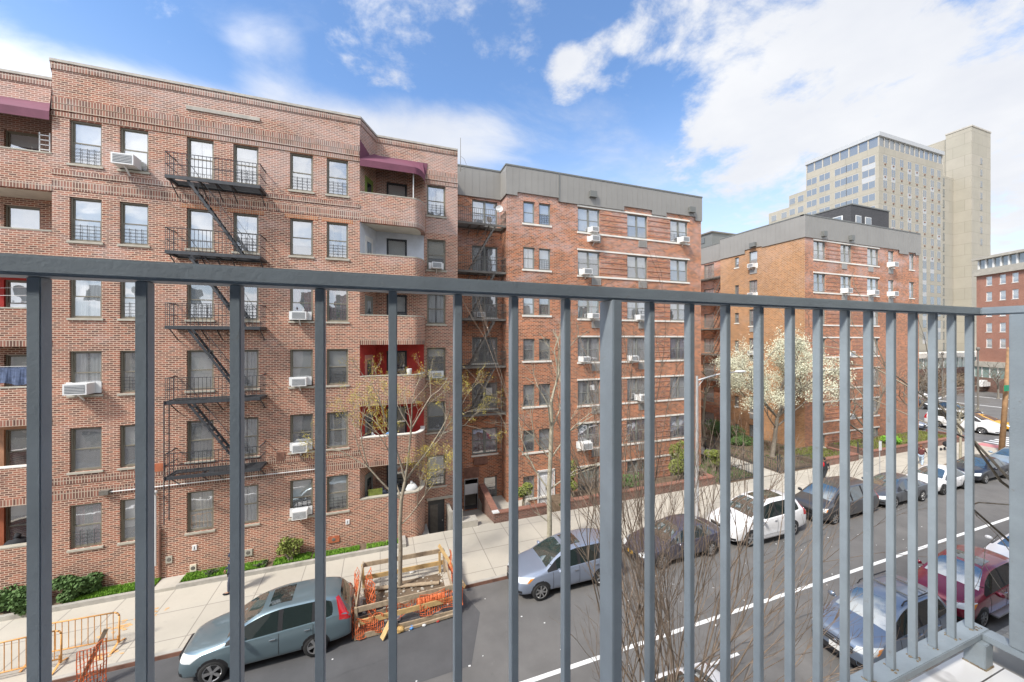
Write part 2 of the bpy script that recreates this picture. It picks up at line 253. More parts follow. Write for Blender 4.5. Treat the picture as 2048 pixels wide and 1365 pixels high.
carpaint('paint_teal', (.16, .225, .255), .5); carpaint('paint_bluegrey', (.24, .28, .36)); carpaint('paint_steelblue', (.20, .25, .33), .5); carpaint('paint_crimson', (.22, .010, .03))
carpaint('paint_purplegrey', (.085, .08, .11)); carpaint('paint_pearl', (.80, .80, .80), 0); carpaint('paint_charcoal', (.065, .068, .075)); carpaint('paint_darkgrey', (.10, .11, .125)); carpaint('paint_black', (.018, .022, .035)); carpaint('paint_taxi', (.72, .36, .02), 0); carpaint('paint_bluesilver', (.26, .34, .42))

# ------------------------------------------------------------------ mesh helpers
class MB:
    def __init__(s): s.v = []; s.f = []; s.m = []; s.pc = []
    def add(s, vs, fs, m=0):
        k = len(s.v); s.v += [tuple(v) for v in vs]
        f0 = len(s.f)
        for f in fs: s.f.append([i+k for i in f]); s.m.append(m)
        s.pc.append((k, len(s.v), f0, len(s.f)))
    def quad(s, a, b, c, d, m=0): s.add([a, b, c, d], [(0, 1, 2, 3)], m)
    def box(s, x0, x1, y0, y1, z0, z1, m=0):
        s.add([(x0, y0, z0), (x1, y0, z0), (x1, y1, z0), (x0, y1, z0), (x0, y0, z1), (x1, y0, z1), (x1, y1, z1), (x0, y1, z1)],
              [(0, 3, 2, 1), (4, 5, 6, 7), (0, 1, 5, 4), (1, 2, 6, 5), (2, 3, 7, 6), (3, 0, 4, 7)], m)
    def bar(s, a, b, w, h, m=0, up=(0, 0, 1)):      # rectangular bar from a to b
        a, b = Vector(a), Vector(b); d = (b-a).normalized(); u = Vector(up)
        if abs(d.dot(u)) > .98: u = Vector((0, 1, 0))
        x = d.cross(u).normalized()*w/2; y = x.cross(d).normalized()*h/2
        vs = [a-x-y, a+x-y, a+x+y, a-x+y, b-x-y, b+x-y, b+x+y, b-x+y]
        s.add(vs, [(0, 1, 2, 3), (7, 6, 5, 4), (0, 4, 5, 1), (1, 5, 6, 2), (2, 6, 7, 3), (3, 7, 4, 0)], m)
    def tube(s, a, b, r0, r1=None, n=6, m=0, caps=True):
        a, b = Vector(a), Vector(b); r1 = r0 if r1 is None else r1; d = (b-a)
        if d.length < 1e-6: return
        d.normalize(); u = Vector((0, 0, 1)) if abs(d.z) < .95 else Vector((1, 0, 0))
        x = d.cross(u).normalized(); y = x.cross(d)
        vs = []
        for p, r in ((a, r0), (b, r1)):
            for k in range(n):
                t = 2*math.pi*k/n; vs.append(p+x*math.cos(t)*r+y*math.sin(t)*r)
        fs = [(k, (k+1) % n, n+(k+1) % n, n+k) for k in range(n)]
        if caps: fs += [tuple(range(n))[::-1], tuple(range(n, 2*n))]
        s.add(vs, fs, m)
    def path(s, pts, rs, n=6, m=0):
        for k in range(len(pts)-1): s.tube(pts[k], pts[k+1], rs[k], rs[k+1], n, m)
    def lathe(s, prof, n=24, m=0, axis='z', o=(0, 0, 0)):
        vs = []; k0 = len(prof)
        for k in range(n):
            t = 2*math.pi*k/n; c, q = math.cos(t), math.sin(t)
            for (r, h) in prof:
                p = (r*c, r*q, h) if axis == 'z' else (r*c, h, r*q)
                vs.append((p[0]+o[0], p[1]+o[1], p[2]+o[2]))
        fs = []
        for k in range(n):
            for j in range(k0-1):
                a = k*k0+j; b = ((k+1) % n)*k0+j; fs.append((a, b, b+1, a+1))
        s.add(vs, fs, m)
    def ell(s, c, r, m=0, nu=10, nv=6, rot=None):
        vs = []; fs = []; rot = rot or Matrix.Identity(3); c = Vector(c)
        for j in range(nv+1):
            ph = math.pi*j/nv
            for k in range(nu):
                t = 2*math.pi*k/nu; vs.append(c+rot@Vector((r[0]*math.sin(ph)*math.cos(t), r[1]*math.sin(ph)*math.sin(t), r[2]*math.cos(ph))))
        for j in range(nv):
            for k in range(nu): fs.append((j*nu+k, j*nu+(k+1) % nu, (j+1)*nu+(k+1) % nu, (j+1)*nu+k))
        s.add(vs, fs, m)
    def mesh(s, name, mats, smooth=False):
        me = bpy.data.meshes.new(name); me.from_pydata(s.v, [], s.f)
        for x in (mats if isinstance(mats, (list, tuple)) else [mats]): me.materials.append(MAT[x])
        me.polygons.foreach_set('material_index', s.m)
        if smooth: me.polygons.foreach_set('use_smooth', [True]*len(s.f))
        me.update(); return me
    def build_each(s, name, mats, parent):      # every piece that was added becomes a part of its own
        for (v0, v1, f0, f1) in s.pc:
            q = MB(); q.v = s.v[v0:v1]; q.f = [[i-v0 for i in f] for f in s.f[f0:f1]]; q.m = s.m[f0:f1]; q.build(name, mats, parent)
    def build(s, name, mats, parent=None, smooth=False):
        return link(name, s.mesh(name, mats, smooth), parent)
WORLDP = set()     # things whose parts are given in world coordinates
def link(name, data, parent=None, loc=None, rz=0):
    o = bpy.data.objects.new(name, data); COL.objects.link(o)
    if parent:
        o.parent = parent
        if parent.name in WORLDP: o.matrix_parent_inverse = Matrix.Translation(-parent.location)
    if loc is not None: o.location = loc
    if rz: o.rotation_euler = (0, 0, rz)
    return o
def tag(o, label=None, cat=None, group=None, kind=None):
    if label: o['label'] = label
    if cat: o['category'] = cat
    if group: o['group'] = group
    if kind: o['kind'] = kind
    return o
def thing(name, label, cat, loc=(0, 0, 0), rz=0, group=None):
    return tag(link(name, None, None, loc, rz), label, cat, group)
def wthing(name, label, cat, loc, group=None):
    o = thing(name, label, cat, loc, 0, group); WORLDP.add(o.name); return o
def struct(name, mb, mats, smooth=False):
    o = mb.build(name, mats, None, smooth); o['kind'] = 'structure'; return o

# ------------------------------------------------------------------ walls and windows
class Wall:     # a straight wall: origin O, heading phi; local x runs along it, local y goes inwards
    def __init__(s, O, phi=0): s.O = Vector((O[0], O[1], 0)); s.phi = R(phi); s.d = Vector((math.cos(s.phi), math.sin(s.phi), 0)); s.n = Vector((-s.d.y, s.d.x, 0))
    def P(s, a, z, dep=0): return s.O+s.d*a+s.n*dep+Vector((0, 0, z))
def wall_mesh(mb, W, a0, a1, z0, z1, holes, m=0, room=1, rev=.14, deep=.9, roomy=True):
    xs = sorted({round(x, 4) for x in [a0, a1]+[v for h in holes for v in (h[0], h[1])] if a0-1e-6 <= x <= a1+1e-6})
    zs = sorted({round(z, 4) for z in [z0, z1]+[v for h in holes for v in (h[2], h[3])] if z0-1e-6 <= z <= z1+1e-6})
    for i in range(len(xs)-1):
        run = None
        for j in range(len(zs)-1):
            cx, cz = (xs[i]+xs[i+1])/2, (zs[j]+zs[j+1])/2
            hole = any(h[0] < cx < h[1] and h[2] < cz < h[3] for h in holes)
            if hole:
                if run is not None: mb.quad(W.P(xs[i], zs[run]), W.P(xs[i+1], zs[run]), W.P(xs[i+1], zs[j]), W.P(xs[i], zs[j]), m); run = None
            elif run is None: run = j
        if run is not None: mb.quad(W.P(xs[i], zs[run]), W.P(xs[i+1], zs[run]), W.P(xs[i+1], zs[-1]), W.P(xs[i], zs[-1]), m)
    for h in holes:
        x0, x1, y0, y1 = h
        if x1 <= a0 or x0 >= a1 or y1 <= z0 or y0 >= z1: continue
        for (p, q) in (((x0, y0), (x0, y1)), ((x1, y1), (x1, y0)), ((x0, y1), (x1, y1)), ((x1, y0), (x0, y0))):
            mb.quad(W.P(*p), W.P(*p, rev), W.P(*q, rev), W.P(*q), m)
            if roomy: mb.quad(W.P(*p, rev), W.P(*p, deep), W.P(*q, deep), W.P(*q, rev), room)
        if roomy: mb.quad(W.P(x0, y0, deep), W.P(x0, y1, deep), W.P(x1, y1, deep), W.P(x1, y0, deep), room)
_wc = {}
def winmeshes(w, h, style, frame, sill):
    key = (round(w, 2), round(h, 2), style, frame, sill)
    if key in _wc: return _wc[key]
    f = MB(); t = .055; y0, y1 = .07, .16
    n = 2 if style == 'double' else 1
    f.box(0, t, y0, y1, 0, h); f.box(w-t, w, y0, y1, 0, h); f.box(t, w-t, y0, y1, 0, t); f.box(t, w-t, y0, y1, h-t, h)
    if n == 2: f.box(w/2-.04, w/2+.04, y0, y1, t, h-t)
    cells = [(t, w-t)] if n == 1 else [(t, w/2-.04), (w/2+.04, w-t)]
    for (a, b) in cells:
        mid = h*.5; q = .035
        f.box(a, b, y0+.02, y0+.06, mid-.022, mid+.022)
        f.box(a, a+q, y0+.02, y0+.06, t, mid-.022); f.box(b-q, b, y0+.02, y0+.06, t, mid-.022); f.box(a+q, b-q, y0+.02, y0+.06, t, t+q)
        f.box(a, a+q, y0+.05, y0+.085, mid+.022, h-t); f.box(b-q, b, y0+.05, y0+.085, mid+.022, h-t); f.box(a+q, b-q, y0+.05, y0+.085, h-t-q, h-t)
    p = MB()
    for (a, b) in cells:
        q = .035
        p.quad((a+q, y0+.04, t+q), (b-q, y0+.04, t+q), (b-q, y0+.04, h*.5-.022), (a+q, y0+.04, h*.5-.022))
        p.quad((a+q, y0+.067, h*.5+.022), (b-q, y0+.067, h*.5+.022), (b-q, y0+.067, h-t-q), (a+q, y0+.067, h-t-q))
    s = MB(); s.box(-.06, w+.06, -.05, .068, -.085, -.004)
    r = (f.mesh('window', frame), p.mesh('pane', 'glass'), s.mesh('sill', sill) if sill else None)
    _wc[key] = r; return r
def drape(w, h, kind, mat, frac=.6):
    key = ('d', round(w, 2), round(h, 2), kind, mat, round(frac, 1))
    if key in _wc: return _wc[key]
    b = MB(); y = .165
    if kind == 'blind':
        z0 = h*(1-frac)+.0
        b.box(.06, w-.06, y, y+.012, max(.06, z0), h-.06)
    elif kind == 'guard':
        for k in range(1, 5): z = .08+k*.13; b.box(.06, w-.06, .045, .057, z, z+.012)
        for k in range(1, 4): x = .06+(w-.12)*k/4; b.box(x, x+.014, .0585, .068, .06, .08+4.4*.13)
    else:
        nseg = 10
        for (a, c) in ((.06, .06+(w-.12)*frac/2), (w-.06-(w-.12)*frac/2, w-.06)):
            for k in range(nseg):
                x0 = a+(c-a)*k/nseg; x1 = a+(c-a)*(k+1)/nseg; q0 = .03*math.sin(k*1.9); q1 = .03*math.sin((k+1)*1.9)
                b.quad((x0, y+q0, .08), (x1, y+q1, .08), (x1, y+q1, h-.06), (x0, y+q0, h-.06))
    r = b.mesh(kind, mat); _wc[key] = r; return r
def put_window(W, a, z, w, h, bld, style='hung', frame='frame_brown', sill='stone_sill', dress=None, guard=False):
    f, p, s = winmeshes(w, h, style, frame, sill)
    o = link('window', f, bld, W.P(a, z), W.phi)
    link('pane', p, o)
    if s: link('sill', s, o)
    if dress is None:
        dress = random.choices([None, ('blind', 'blind_white', .5), ('blind', 'blind_white', .9), ('blind', 'blind_cream', .6), ('blind', 'blind_grey', .9), ('curtain', 'curtain_white', .9), ('curtain', 'curtain_grey', .7), ('blind', 'blind_white', .3), ('curtain', 'blind_cream', .6), ('blind', 'blind_white', .7)], [1, 4, 3, 2, 1, 4, 2, 3, 2, 3])[0]
    if dress: link(dress[0], drape(w, h, *dress), o)
    if guard: link('window_guard', drape(w, h, 'guard', 'iron_black'), o)
    return o
ORD = ['top', 'second', 'third', 'fourth', 'fifth', 'sixth', 'seventh']
# air conditioner: case, front grille, side louvres, support bracket
_a = MB(); _a.box(-.31, .31, -.42, .06, 0, .38); AC_CASE = _a.mesh('case', 'ac_white')
_a = MB(); _a.box(-.26, .26, -.426, -.4202, .05, .33)
AC_GR = _a.mesh('grille', 'ac_grille')
_a = MB()
for k in range(5): _a.box(-.26, .26, -.434, -.4262, .08+k*.052, .092+k*.052)
for k in range(4): _a.box(-.3, .3, -.3+k*.06, -.28+k*.06, .3802, .3862)
AC_SL = _a.mesh('louvre', 'ac_white')
_a = MB(); _a.bar((0, -.28, -.002), (0, .02, -.24), .05, .03); AC_BR = _a.mesh('bracket', 'ac_white')
_a = MB(); _a.box(-.47, -.312, -.0, .02, .0, .4); _a.box(.312, .47, -.0, .02, .0, .4); AC_WING = _a.mesh('side_panel', 'ac_white')
def put_ac(W, a, z, label, bracket=True, wings=True, tilt=0, sc=1.0):
    o = thing('air_conditioner', label, 'air conditioner', W.P(a, z, -.02), W.phi, 'window air conditioners')
    if sc != 1: o.scale = (sc, sc, sc)
    link('case', AC_CASE, o); g = link('grille', AC_GR, o); link('louvre', AC_SL, g)
    if bracket: link('bracket', AC_BR, o)
    if wings: link('side_panel', AC_WING, o)
    return o
# ------------------------------------------------------------------ ground, road, pavement
F1, F1B = 18.7, 20.1        # front plane and set-back plane of the brown brick building
F2, F2B = 21.7, 22.8
g = MB()
HX0, HX1, HY0, HY1 = 2.35, 21.3, 18.75, 23.5        # sunken yards in front of the orange building
for (a, b, c, d) in ((-3000, 3000, -3000, HY0), (-3000, 3000, HY1, 3000), (-3000, HX0, HY0, HY1), (HX1, 3000, HY0, HY1)):
    g.quad((a, c, -.012), (b, c, -.012), (b, d, -.012), (a, d, -.012))
g.quad((HX0, HY0, -1.1), (HX1, HY0, -1.1), (HX1, HY1, -1.1), (HX0, HY1, -1.1))
for (a, c, b, d) in ((HX0, HY0, HX1, HY0), (HX1, HY0, HX1, HY1), (HX1, HY1, HX0, HY1), (HX0, HY1, HX0, HY0)):
    g.quad((a, c, -1.1), (b, d, -1.1), (b, d, -.012), (a, c, -.012))
struct('ground', g, 'concrete_old')
CX = 53.4                                   # our block ends here, the cross street begins
g = MB(); g.quad((-60, 6.1, 0), (CX, 6.1, 0), (CX, 14.32, 0), (-60, 14.32, 0)); g.quad((CX, -60, 0), (112, -60, 0), (112, 90, 0), (CX, 90, 0))
struct('road', g, 'asphalt')
g = MB()
for i in range(40):                         # resurfaced strips and small patches
    pass
g.quad((-60, 12.9, .004), (3.4, 12.9, .004), (3.0, 14.3, .004), (-60, 14.3, .004))
g.quad((-14, 10.4, .004), (2.6, 10.9, .004), (3.4, 12.9, .004), (-14, 12.9, .004))
struct('road_patch', g, 'asphalt_new')
g = MB()
g.quad((5.2, 6.1, .004), (30, 6.1, .004), (30, 8.15, .004), (5.2, 8.15, .004)); g.quad((9.4, 8.5, .004), (11.6, 8.45, .004), (11.9, 9.2, .004), (9.3, 9.25, .004))
struct('road_patch', g, 'asphalt_patch')
g = MB()                                     # tar-filled cracks
random.seed(3)
for (x, y, n, dx, dy) in ((8.2, 8.6, 26, .28, .012), (9.5, 7.2, 9, -.05, .16), (12.2, 6.5, 12, .2, .1), (17, 11.5, 14, .3, .05), (-2, 11.8, 14, .25, .03)):
    px_, py_ = x, y
    for k in range(n):
        qx, qy = px_+dx+random.uniform(-.06, .06), py_+dy+random.uniform(-.07, .07)
        g.quad((px_, py_-.02, .0085), (qx, qy-.02, .0085), (qx, qy+.02, .0085), (px_, py_+.02, .0085)); px_, py_ = qx, qy
struct('road_crack', g, 'asphalt_new')
g = MB()
x = -40
while x < 52.5:                             # solid white line, slightly worn edges
    x2 = min(x+6, 52.5); g.quad((x, 9.76, .006), (x2, 9.76, .006), (x2, 9.9, .006), (x, 9.9, .006)); x = x2
for (a, b) in ((9.3, 10.6), ): g.quad((a, 8.42, .006), (b, 8.42, .006), (b, 8.52, .006), (a, 8.52, .006))
for k in range(10): x = 54.6+k*1.05; g.quad((x, 14.6, .006), (x+.5, 14.6, .006), (x+.5, 18.0, .006), (x, 18.0, .006))
for k in range(9): y = 7.0+k*.85; g.quad((52.7, y, .006), (53.2, y, .006), (53.2, y+.0, .006), (52.7, y+.0, .006)) if False else None
for (y0, u0, u1) in ((30, 70, 90), ): g.quad((u0, y0, .006), (u1+6, y0+5, .006), (u1+6, y0+5.35, .006), (u0, y0+.35, .006))
g.quad((84, 20, .006), (84.4, 20, .006), (84.4, 60, .006), (84, 60, .006)); g.quad((96, 16, .006), (96.5, 16, .006), (96.5, 60, .006), (96, 60, .006))
struct('road_marking', g, 'road_paint')
SW = .13
g = MB()
g.box(-60, CX, 14.47, F1+.02, -.3, SW); g.box(21.3, CX, F1+.02, 22.6, -.3, SW-.003)
struct('sidewalk', g, 'sidewalk')
g = MB(); g.box(-60, CX, 1.6, 5.95, -.3, SW); struct('sidewalk', g, 'sidewalk')
g = MB(); g.box(-60, CX, 14.34, 14.468, -.3, SW+.004); g.box(-60, CX, 5.952, 6.08, -.3, SW+.004); struct('kerb', g, 'kerb_stone')
g = MB(); g.box(-60, CX, 14.322, 14.338, -.3, SW-.01); struct('kerb_edge', g, 'kerb_steel')
g = MB(); g.quad((CX-1.6, 14.9, SW+.004), (CX-.1, 14.9, SW+.004), (CX-.1, 17.6, SW+.004), (CX-1.6, 17.6, SW+.004)); struct('tactile_paving', g, 'red_ramp')
# planting bed of the brown building, with its kerb and a slab path across it
g = MB()
g.box(-40, -8.25, 17.9, 18.05, SW, SW+.16); g.box(-7.5, 1.15, 17.9, 18.05, SW, SW+.16); g.box(1.0, 1.15, 18.05, 18.69, SW, SW+.16)
struct('bed_kerb', g, 'kerb_stone')
g = MB(); g.box(-40, -8.25, 18.05, 18.695, SW-.02, SW+.11); g.box(-7.5, 1.0, 18.05, 18.695, SW-.02, SW+.11); struct('soil', g, 'soil')
g = MB(); g.box(-8.25, -7.5, 17.9, 18.695, SW, SW+.12); struct('path', g, 'concrete')
def blades(g, x0, x1, y0, y1, z, n, h, seed):
    random.seed(seed)
    for k in range(n):
        x, y = random.uniform(x0, x1), random.uniform(y0, y1)
        a = random.uniform(0, 6.28); w = .03; l = h*random.uniform(.5, 1.2); c, s_ = math.cos(a), math.sin(a); q = random.uniform(-.6, .6)*l
        g.add([(x-c*w, y-s_*w, z), (x+c*w, y+s_*w, z), (x+s_*q, y-c*q, z+l)], [(0, 1, 2)])
g = MB()
for (x0, x1, n) in ((-10.9, -8.3, 4200), (-7.45, -4.6, 4200), (-4.3, -2.9, 1700), (-2.8, -.9, 1400), (-.6, .9, 500)): blades(g, x0, x1, 18.08, 18.5 if x0 > -4 else 18.66, SW+.11, n, .10, int(x0*10)+200)
tag(g.build('grass', 'grass_green'), kind='stuff')
# sunken yards of the orange building
g = MB(); g.quad((4.05, 18.75, SW-.004), (5.7, 18.75, SW-.004), (5.95, 22.79, -.95), (4.05, 22.79, -.95)); g.box(4.05, 5.7, 18.7, 18.76, -1, SW-.003); struct('path', g, 'concrete')
g = MB(); g.box(5.9, 8.74, 18.9, 22.79, -1.1, -.3); struct('yard', g, 'concrete')
g = MB(); g.box(10.2, 21.3, 18.9, 21.69, -1.1, -.28); struct('soil', g, 'soil')
g = MB(); blades(g, 5.95, 8.7, 18.95, 19.5, -.3, 1500, .12, 9); blades(g, 10.3, 17, 18.95, 20.3, -.28, 4200, .13, 10); blades(g, 17, 21, 19.1, 20.1, -.28, 900, .13, 11)
tag(g.build('grass', 'leaf_green'), kind='stuff')
# courtyard between the two orange buildings
g = MB(); g.box(21.32, 35.0, 18.45, 45, -.3, SW+.02); struct('soil', g, 'soil')
g = MB(); g.quad((25.2, 18.46, SW+.03), (27.2, 18.46, SW+.03), (27.4, 27, SW+.03), (25.7, 27, SW+.03)); g.quad((25.7, 27, SW+.03), (27.4, 27, SW+.03), (29.5, 40, SW+.03), (27.6, 40, SW+.03)); struct('path', g, 'concrete')
g = MB(); blades(g, 21.5, 25.3, 18.7, 27, SW+.02, 3500, .14, 12); blades(g, 27.4, 34.5, 19.2, 30, SW+.02, 1500, .1, 13); blades(g, 21.5, 26, 27, 38, SW+.02, 2500, .2, 14)
tag(g.build('grass', 'leaf_green'), kind='stuff')
# manhole covers
for (x, y, w_) in ((1557, 1153, 'set in the asphalt beside the white line'), (1285, 1195, 'behind the bare tree, near the purple grey sedan')):
    p = gp(x, y); m = MB(); m.lathe([(0, .012), (.30, .012), (.33, .008), (.40, .006), (.42, 0)], 28)
    for k in range(8): t = k*math.pi/4; m.box(p[0]*0+.17*math.cos(t)-.03, .17*math.cos(t)+.03, .17*math.sin(t)-.03, .17*math.sin(t)+.03, .012, .018)
    o = m.build('manhole_cover', 'manhole'); o.location = (p[0], p[1], .004); tag(o, 'round iron manhole cover '+w_, 'manhole', 'manhole covers')
# orange spray marks on the pavement
random.seed(12); m = MB()
for (cx, cy, n) in ((-8.3, 16.1, 26), (-7.7, 16.6, 20), (-8.0, 14.9, 16)):
    for k in range(n):
        x, y = cx+random.gauss(0, .22), cy+random.gauss(0, .12); r_ = random.uniform(.03, .10); m.add([(x+r_*random.uniform(.6, 1.2)*math.cos(t), y+r_*.6*random.uniform(.6, 1.2)*math.sin(t), SW+.003+.0003*k) for t in [i*math.pi/4 for i in range(8)]], [tuple(range(8))])
struct('pavement_stain', m, 'chalk_orange')
# litter specks on the road
random.seed(21)
m = MB()
for k in range(120):
    x, y = random.uniform(-8, 30), random.uniform(9, 14); r_ = random.uniform(.012, .035)
    m.box(x-r_, x+r_, y-r_*.7, y+r_*.7, .005, .012)
tag(m.build('litter', 'plate_white'), kind='stuff')

# ------------------------------------------------------------------ the brown brick building
B1 = wthing('apartment_building', 'long brown brick apartment building with black fire escape and rounded brick balconies', 'building', (-3.8, 24, 0))
TOPZ = 9.9+10.35
ROWT = [9.9+8.29-2.92*i for i in range(6)]; WH = 1.66
WF = Wall((0, F1)); WB = Wall((0, F1B))
mats1 = ['brick_brown', 'room', 'paint_red', 'paint_white', 'paint_peach', 'paint_rust', 'brick_soldier', 'soffit']
mb = MB()
U0, U1 = -11.53, -.9
cols = [(-11.06, -10.11), (-9.66, -8.72), (-7.34, -6.44), (-6.0, -5.13), (-3.86, -2.95), (-2.44, -1.5)]
cols = [(pu(139, F1), pu(203.5, F1)), (pu(239.5, F1), pu(297, F1)), (pu(373.5, F1), pu(427.5, F1)), (pu(466.5, F1), pu(517, F1)), (pu(580, F1), pu(626, F1)), (pu(653.5, F1), pu(696.5, F1))]
holes = [(a, b, t-WH, t) for (a, b) in cols for t in ROWT]
wall_mesh(mb, WF, U0, U1, 0, TOPZ, holes)
# right: slanted return, set-back wall; left mirrored
UC = (U0+U1)/2; mir = lambda u: 2*UC-u
RC = -.2; RE = 4.02
rw = (2.36, 3.36)                           # window column right of the balconies
dwn = (.31, 1.33)                            # balcony window
bal_top = [9.9+6.9-2.9*i for i in range(6)]
def mcol(side, i):
    if side > 0: return {1: 3, 3: 2, 4: 2}.get(i, 0)
    return {2: 2, 4: 4, 5: 5}.get(i, 0)
for side in (1, -1):
    S = (lambda u: u) if side > 0 else mir
    a, b = sorted((S(RC), S(RE)))
    for i in range(6):
        zt = TOPZ if i == 0 else bal_top[i-1]-1.2; zb = (bal_top[i]-1.2) if i < 5 else -1.1
        ct = ROWT[i]
        hb = sorted((S(dwn[0]), S(dwn[1]))); hw = sorted((S(rw[0]), S(rw[1])))
        eb = sorted((S(RC), S(2.2))); ew = sorted((S(2.2), S(RE)))
        hh = [(hb[0], hb[1], ct-1.95, ct-.15)]
        wall_mesh(mb, WB, eb[0], eb[1], zb, zt, hh, m=mcol(side, i))
        hh = [(hw[0], hw[1], ct-WH, ct)]
        if i == 5 and side > 0: hh.append((2.42, 3.3, -1.1, 1.2))
        wall_mesh(mb, WB, ew[0], ew[1], zb, zt, hh)
        # slanted return with a door opening drawn as a recessed panel
        p0, p1 = Vector((S(U1), F1, 0)), Vector((S(RC), F1B, 0))
        mc = mcol(side, i)
        q = [Vector((*p0.xy, zb)), Vector((*p1.xy, zb)), Vector((*p1.xy, zt)), Vector((*p0.xy, zt))]
        mb.quad(*q, m=mc)
# roof, back and far ends
mb.quad((mir(RE), F1B, TOPZ-.4), (RE, F1B, TOPZ-.4), (RE, 34, TOPZ-.4), (mir(RE), 34, TOPZ-.4), 7)
mb.quad((U0, F1, TOPZ-.4), (U1, F1, TOPZ-.4), (RC, F1B, TOPZ-.4), (mir(RC), F1B, TOPZ-.4), 7)
mb.quad((RE, F1B, -1.1), (RE, 34, -1.1), (RE, 34, TOPZ), (RE, F1B, TOPZ)); mb.quad((mir(RE), F1B, 0), (mir(RE), 34, 0), (mir(RE), 34, TOPZ), (mir(RE), F1B, TOPZ)); mb.quad((mir(RE), 34, 0), (RE, 34, 0), (RE, 34, TOPZ), (mir(RE), 34, TOPZ))
mb.build('wall', mats1, B1)
# coping
path = [(mir(RE), F1B), (mir(RC), F1B), (U0, F1), (U1, F1), (RC, F1B), (RE, F1B)]
def along(path, off, z0, z1, depth, m=0, mb=None):     # a strip following the plan outline, standing off the wall
    mb = mb or MB()
    pts = [Vector((p[0], p[1], 0)) for p in path]; outs = []
    for k, p in enumerate(pts):
        d0 = (pts[k]-pts[k-1]).normalized() if k else (pts[1]-pts[0]).normalized(); d1 = (pts[k+1]-pts[k]).normalized() if k < len(pts)-1 else d0
        n0 = Vector((d0.y, -d0.x, 0)); n1_ = Vector((d1.y, -d1.x, 0)); n = (n0+n1_).normalized(); c = max(.5, n.dot(n0)); outs.append((p+n*off/c, p-n*(depth-off)/c))
    for k in range(len(pts)-1):
        (a, ai), (b, bi) = outs[k], outs[k+1]
        v = [(*a.xy, z0), (*b.xy, z0), (*bi.xy, z0), (*ai.xy, z0), (*a.xy, z1), (*b.xy, z1), (*bi.xy, z1), (*ai.xy, z1)]
        mb.add(v, [(0, 3, 2, 1), (4, 5, 6, 7), (0, 1, 5, 4), (2, 3, 7, 6)]+([(3, 0, 4, 7)] if k == 0 else [])+([(1, 2, 6, 5)] if k == len(pts)-2 else []), m)
    return mb
along(path, .06, TOPZ+.002, TOPZ+.1, .4).build('coping', 'coping', B1)
mb = MB()
c0 = 9.9
along(path, .035, TOPZ-.26, TOPZ-.03, .03, mb=mb)
for (z0, z1, o_) in ((8.82, 9.05, .03), (8.56, 8.79, .045), (8.34, 8.50, .03)):
    along(path[2:4], o_, c0+z0, c0+z1, o_-.002, mb=mb)
    along([(2.25, F1B), (RE, F1B)], o_, c0+z0, c0+z1, o_-.002, mb=mb)
for (z0, z1, o_) in ((6.15, 6.33, .03), (5.60, 5.96, .012)):
    fe0, fe1 = -7.8, -4.7
    along([(U0, F1), (fe0 if z0 > 6 else U1, F1)], o_, c0+z0, c0+z1, o_-.002, mb=mb)
    if z0 > 6: along([(fe1, F1), (U1, F1)], o_, c0+z0, c0+z1, o_-.002, mb=mb)
for (z0, z1, o_) in ((-5.48, -5.24, .02), (-6.05, -5.72, .012)):
    along(path[2:4], o_, c0+z0, c0+z1, o_-.002, mb=mb)
mb.build_each('brick_band', 'brick_soldier', B1)
mb = MB()
for (a, b) in cols:
    for t in ROWT[:2]:
        if a > -8: mb.box(a-.2, b+.2, F1-.006, F1+.0, t+.005, t+.17)
mb.build_each('lintel', 'brick_lintel', B1)
mb = MB(); a_, b_ = pu(373, F1), pu(520, F1); mb.box(a_, b_, F1-.05, F1-.001, c0+9.42, c0+9.56); mb.build('stone_band', 'coping', B1)
random.seed(11)
DR = {(0, 0): (('blind', 'blind_white', .5), 1), (1, 0): (('blind', 'blind_white', .9), 0), (2, 0): (('curtain', 'curtain_white', .95), 0), (3, 0): (('blind', 'blind_grey', .3), 1), (4, 0): (('blind', 'blind_grey', .2), 1), (5, 0): (('blind', 'blind_grey', .2), 1),
      (0, 4): (('blind', 'curtain_grey', .95), 0), (0, 5): (('curtain', 'curtain_pink', .7), 1), (2, 5): (('curtain', 'blind_cream', .98), 0), (4, 2): (('curtain', 'curtain_pink', .8), 0), (5, 2): (('curtain', 'curtain_pink', .8), 1), (3, 2): (('curtain', 'curtain_pink', .4), 1),
      (5, 4): (('curtain', 'curtain_white', .6), 0), (4, 4): (('blind', 'blind_grey', .45), 0), (5, 3): (('blind', 'blind_white', .5), 1), (0, 1): (('blind', 'blind_white', .9), 1), (1, 1): (('blind', 'blind_white', .9), 1), (2, 1): (('blind', 'blind_white', .95), 0), (2, 3): (('blind', 'blind_white', .95), 0), (2, 4): (('blind', 'curtain_grey', .8), 0)}
for c, (a, b) in enumerate(cols):
    for r_, t in enumerate(ROWT):
        d, gd = DR.get((c, r_), (None, random.random() < .45))
        put_window(WF, a, t-WH, b-a, WH, B1, dress=d, guard=gd)
for side in (1, -1):
    S = (lambda u: u) if side > 0 else mir
    for i in range(6):
        hb = sorted((S(dwn[0]), S(dwn[1]))); hw = sorted((S(rw[0]), S(rw[1]))); ct = ROWT[i]
        put_window(WB, hb[0], ct-1.95, hb[1]-hb[0], 1.8, B1, sill=None, frame='iron_black' if side > 0 else 'frame_brown')
        if side > 0: put_window(WB, hw[0], ct-WH, hw[1]-hw[0], WH, B1, dress=('curtain', 'curtain_white', .95) if i == 2 else None, guard=(i in (0, 5)))
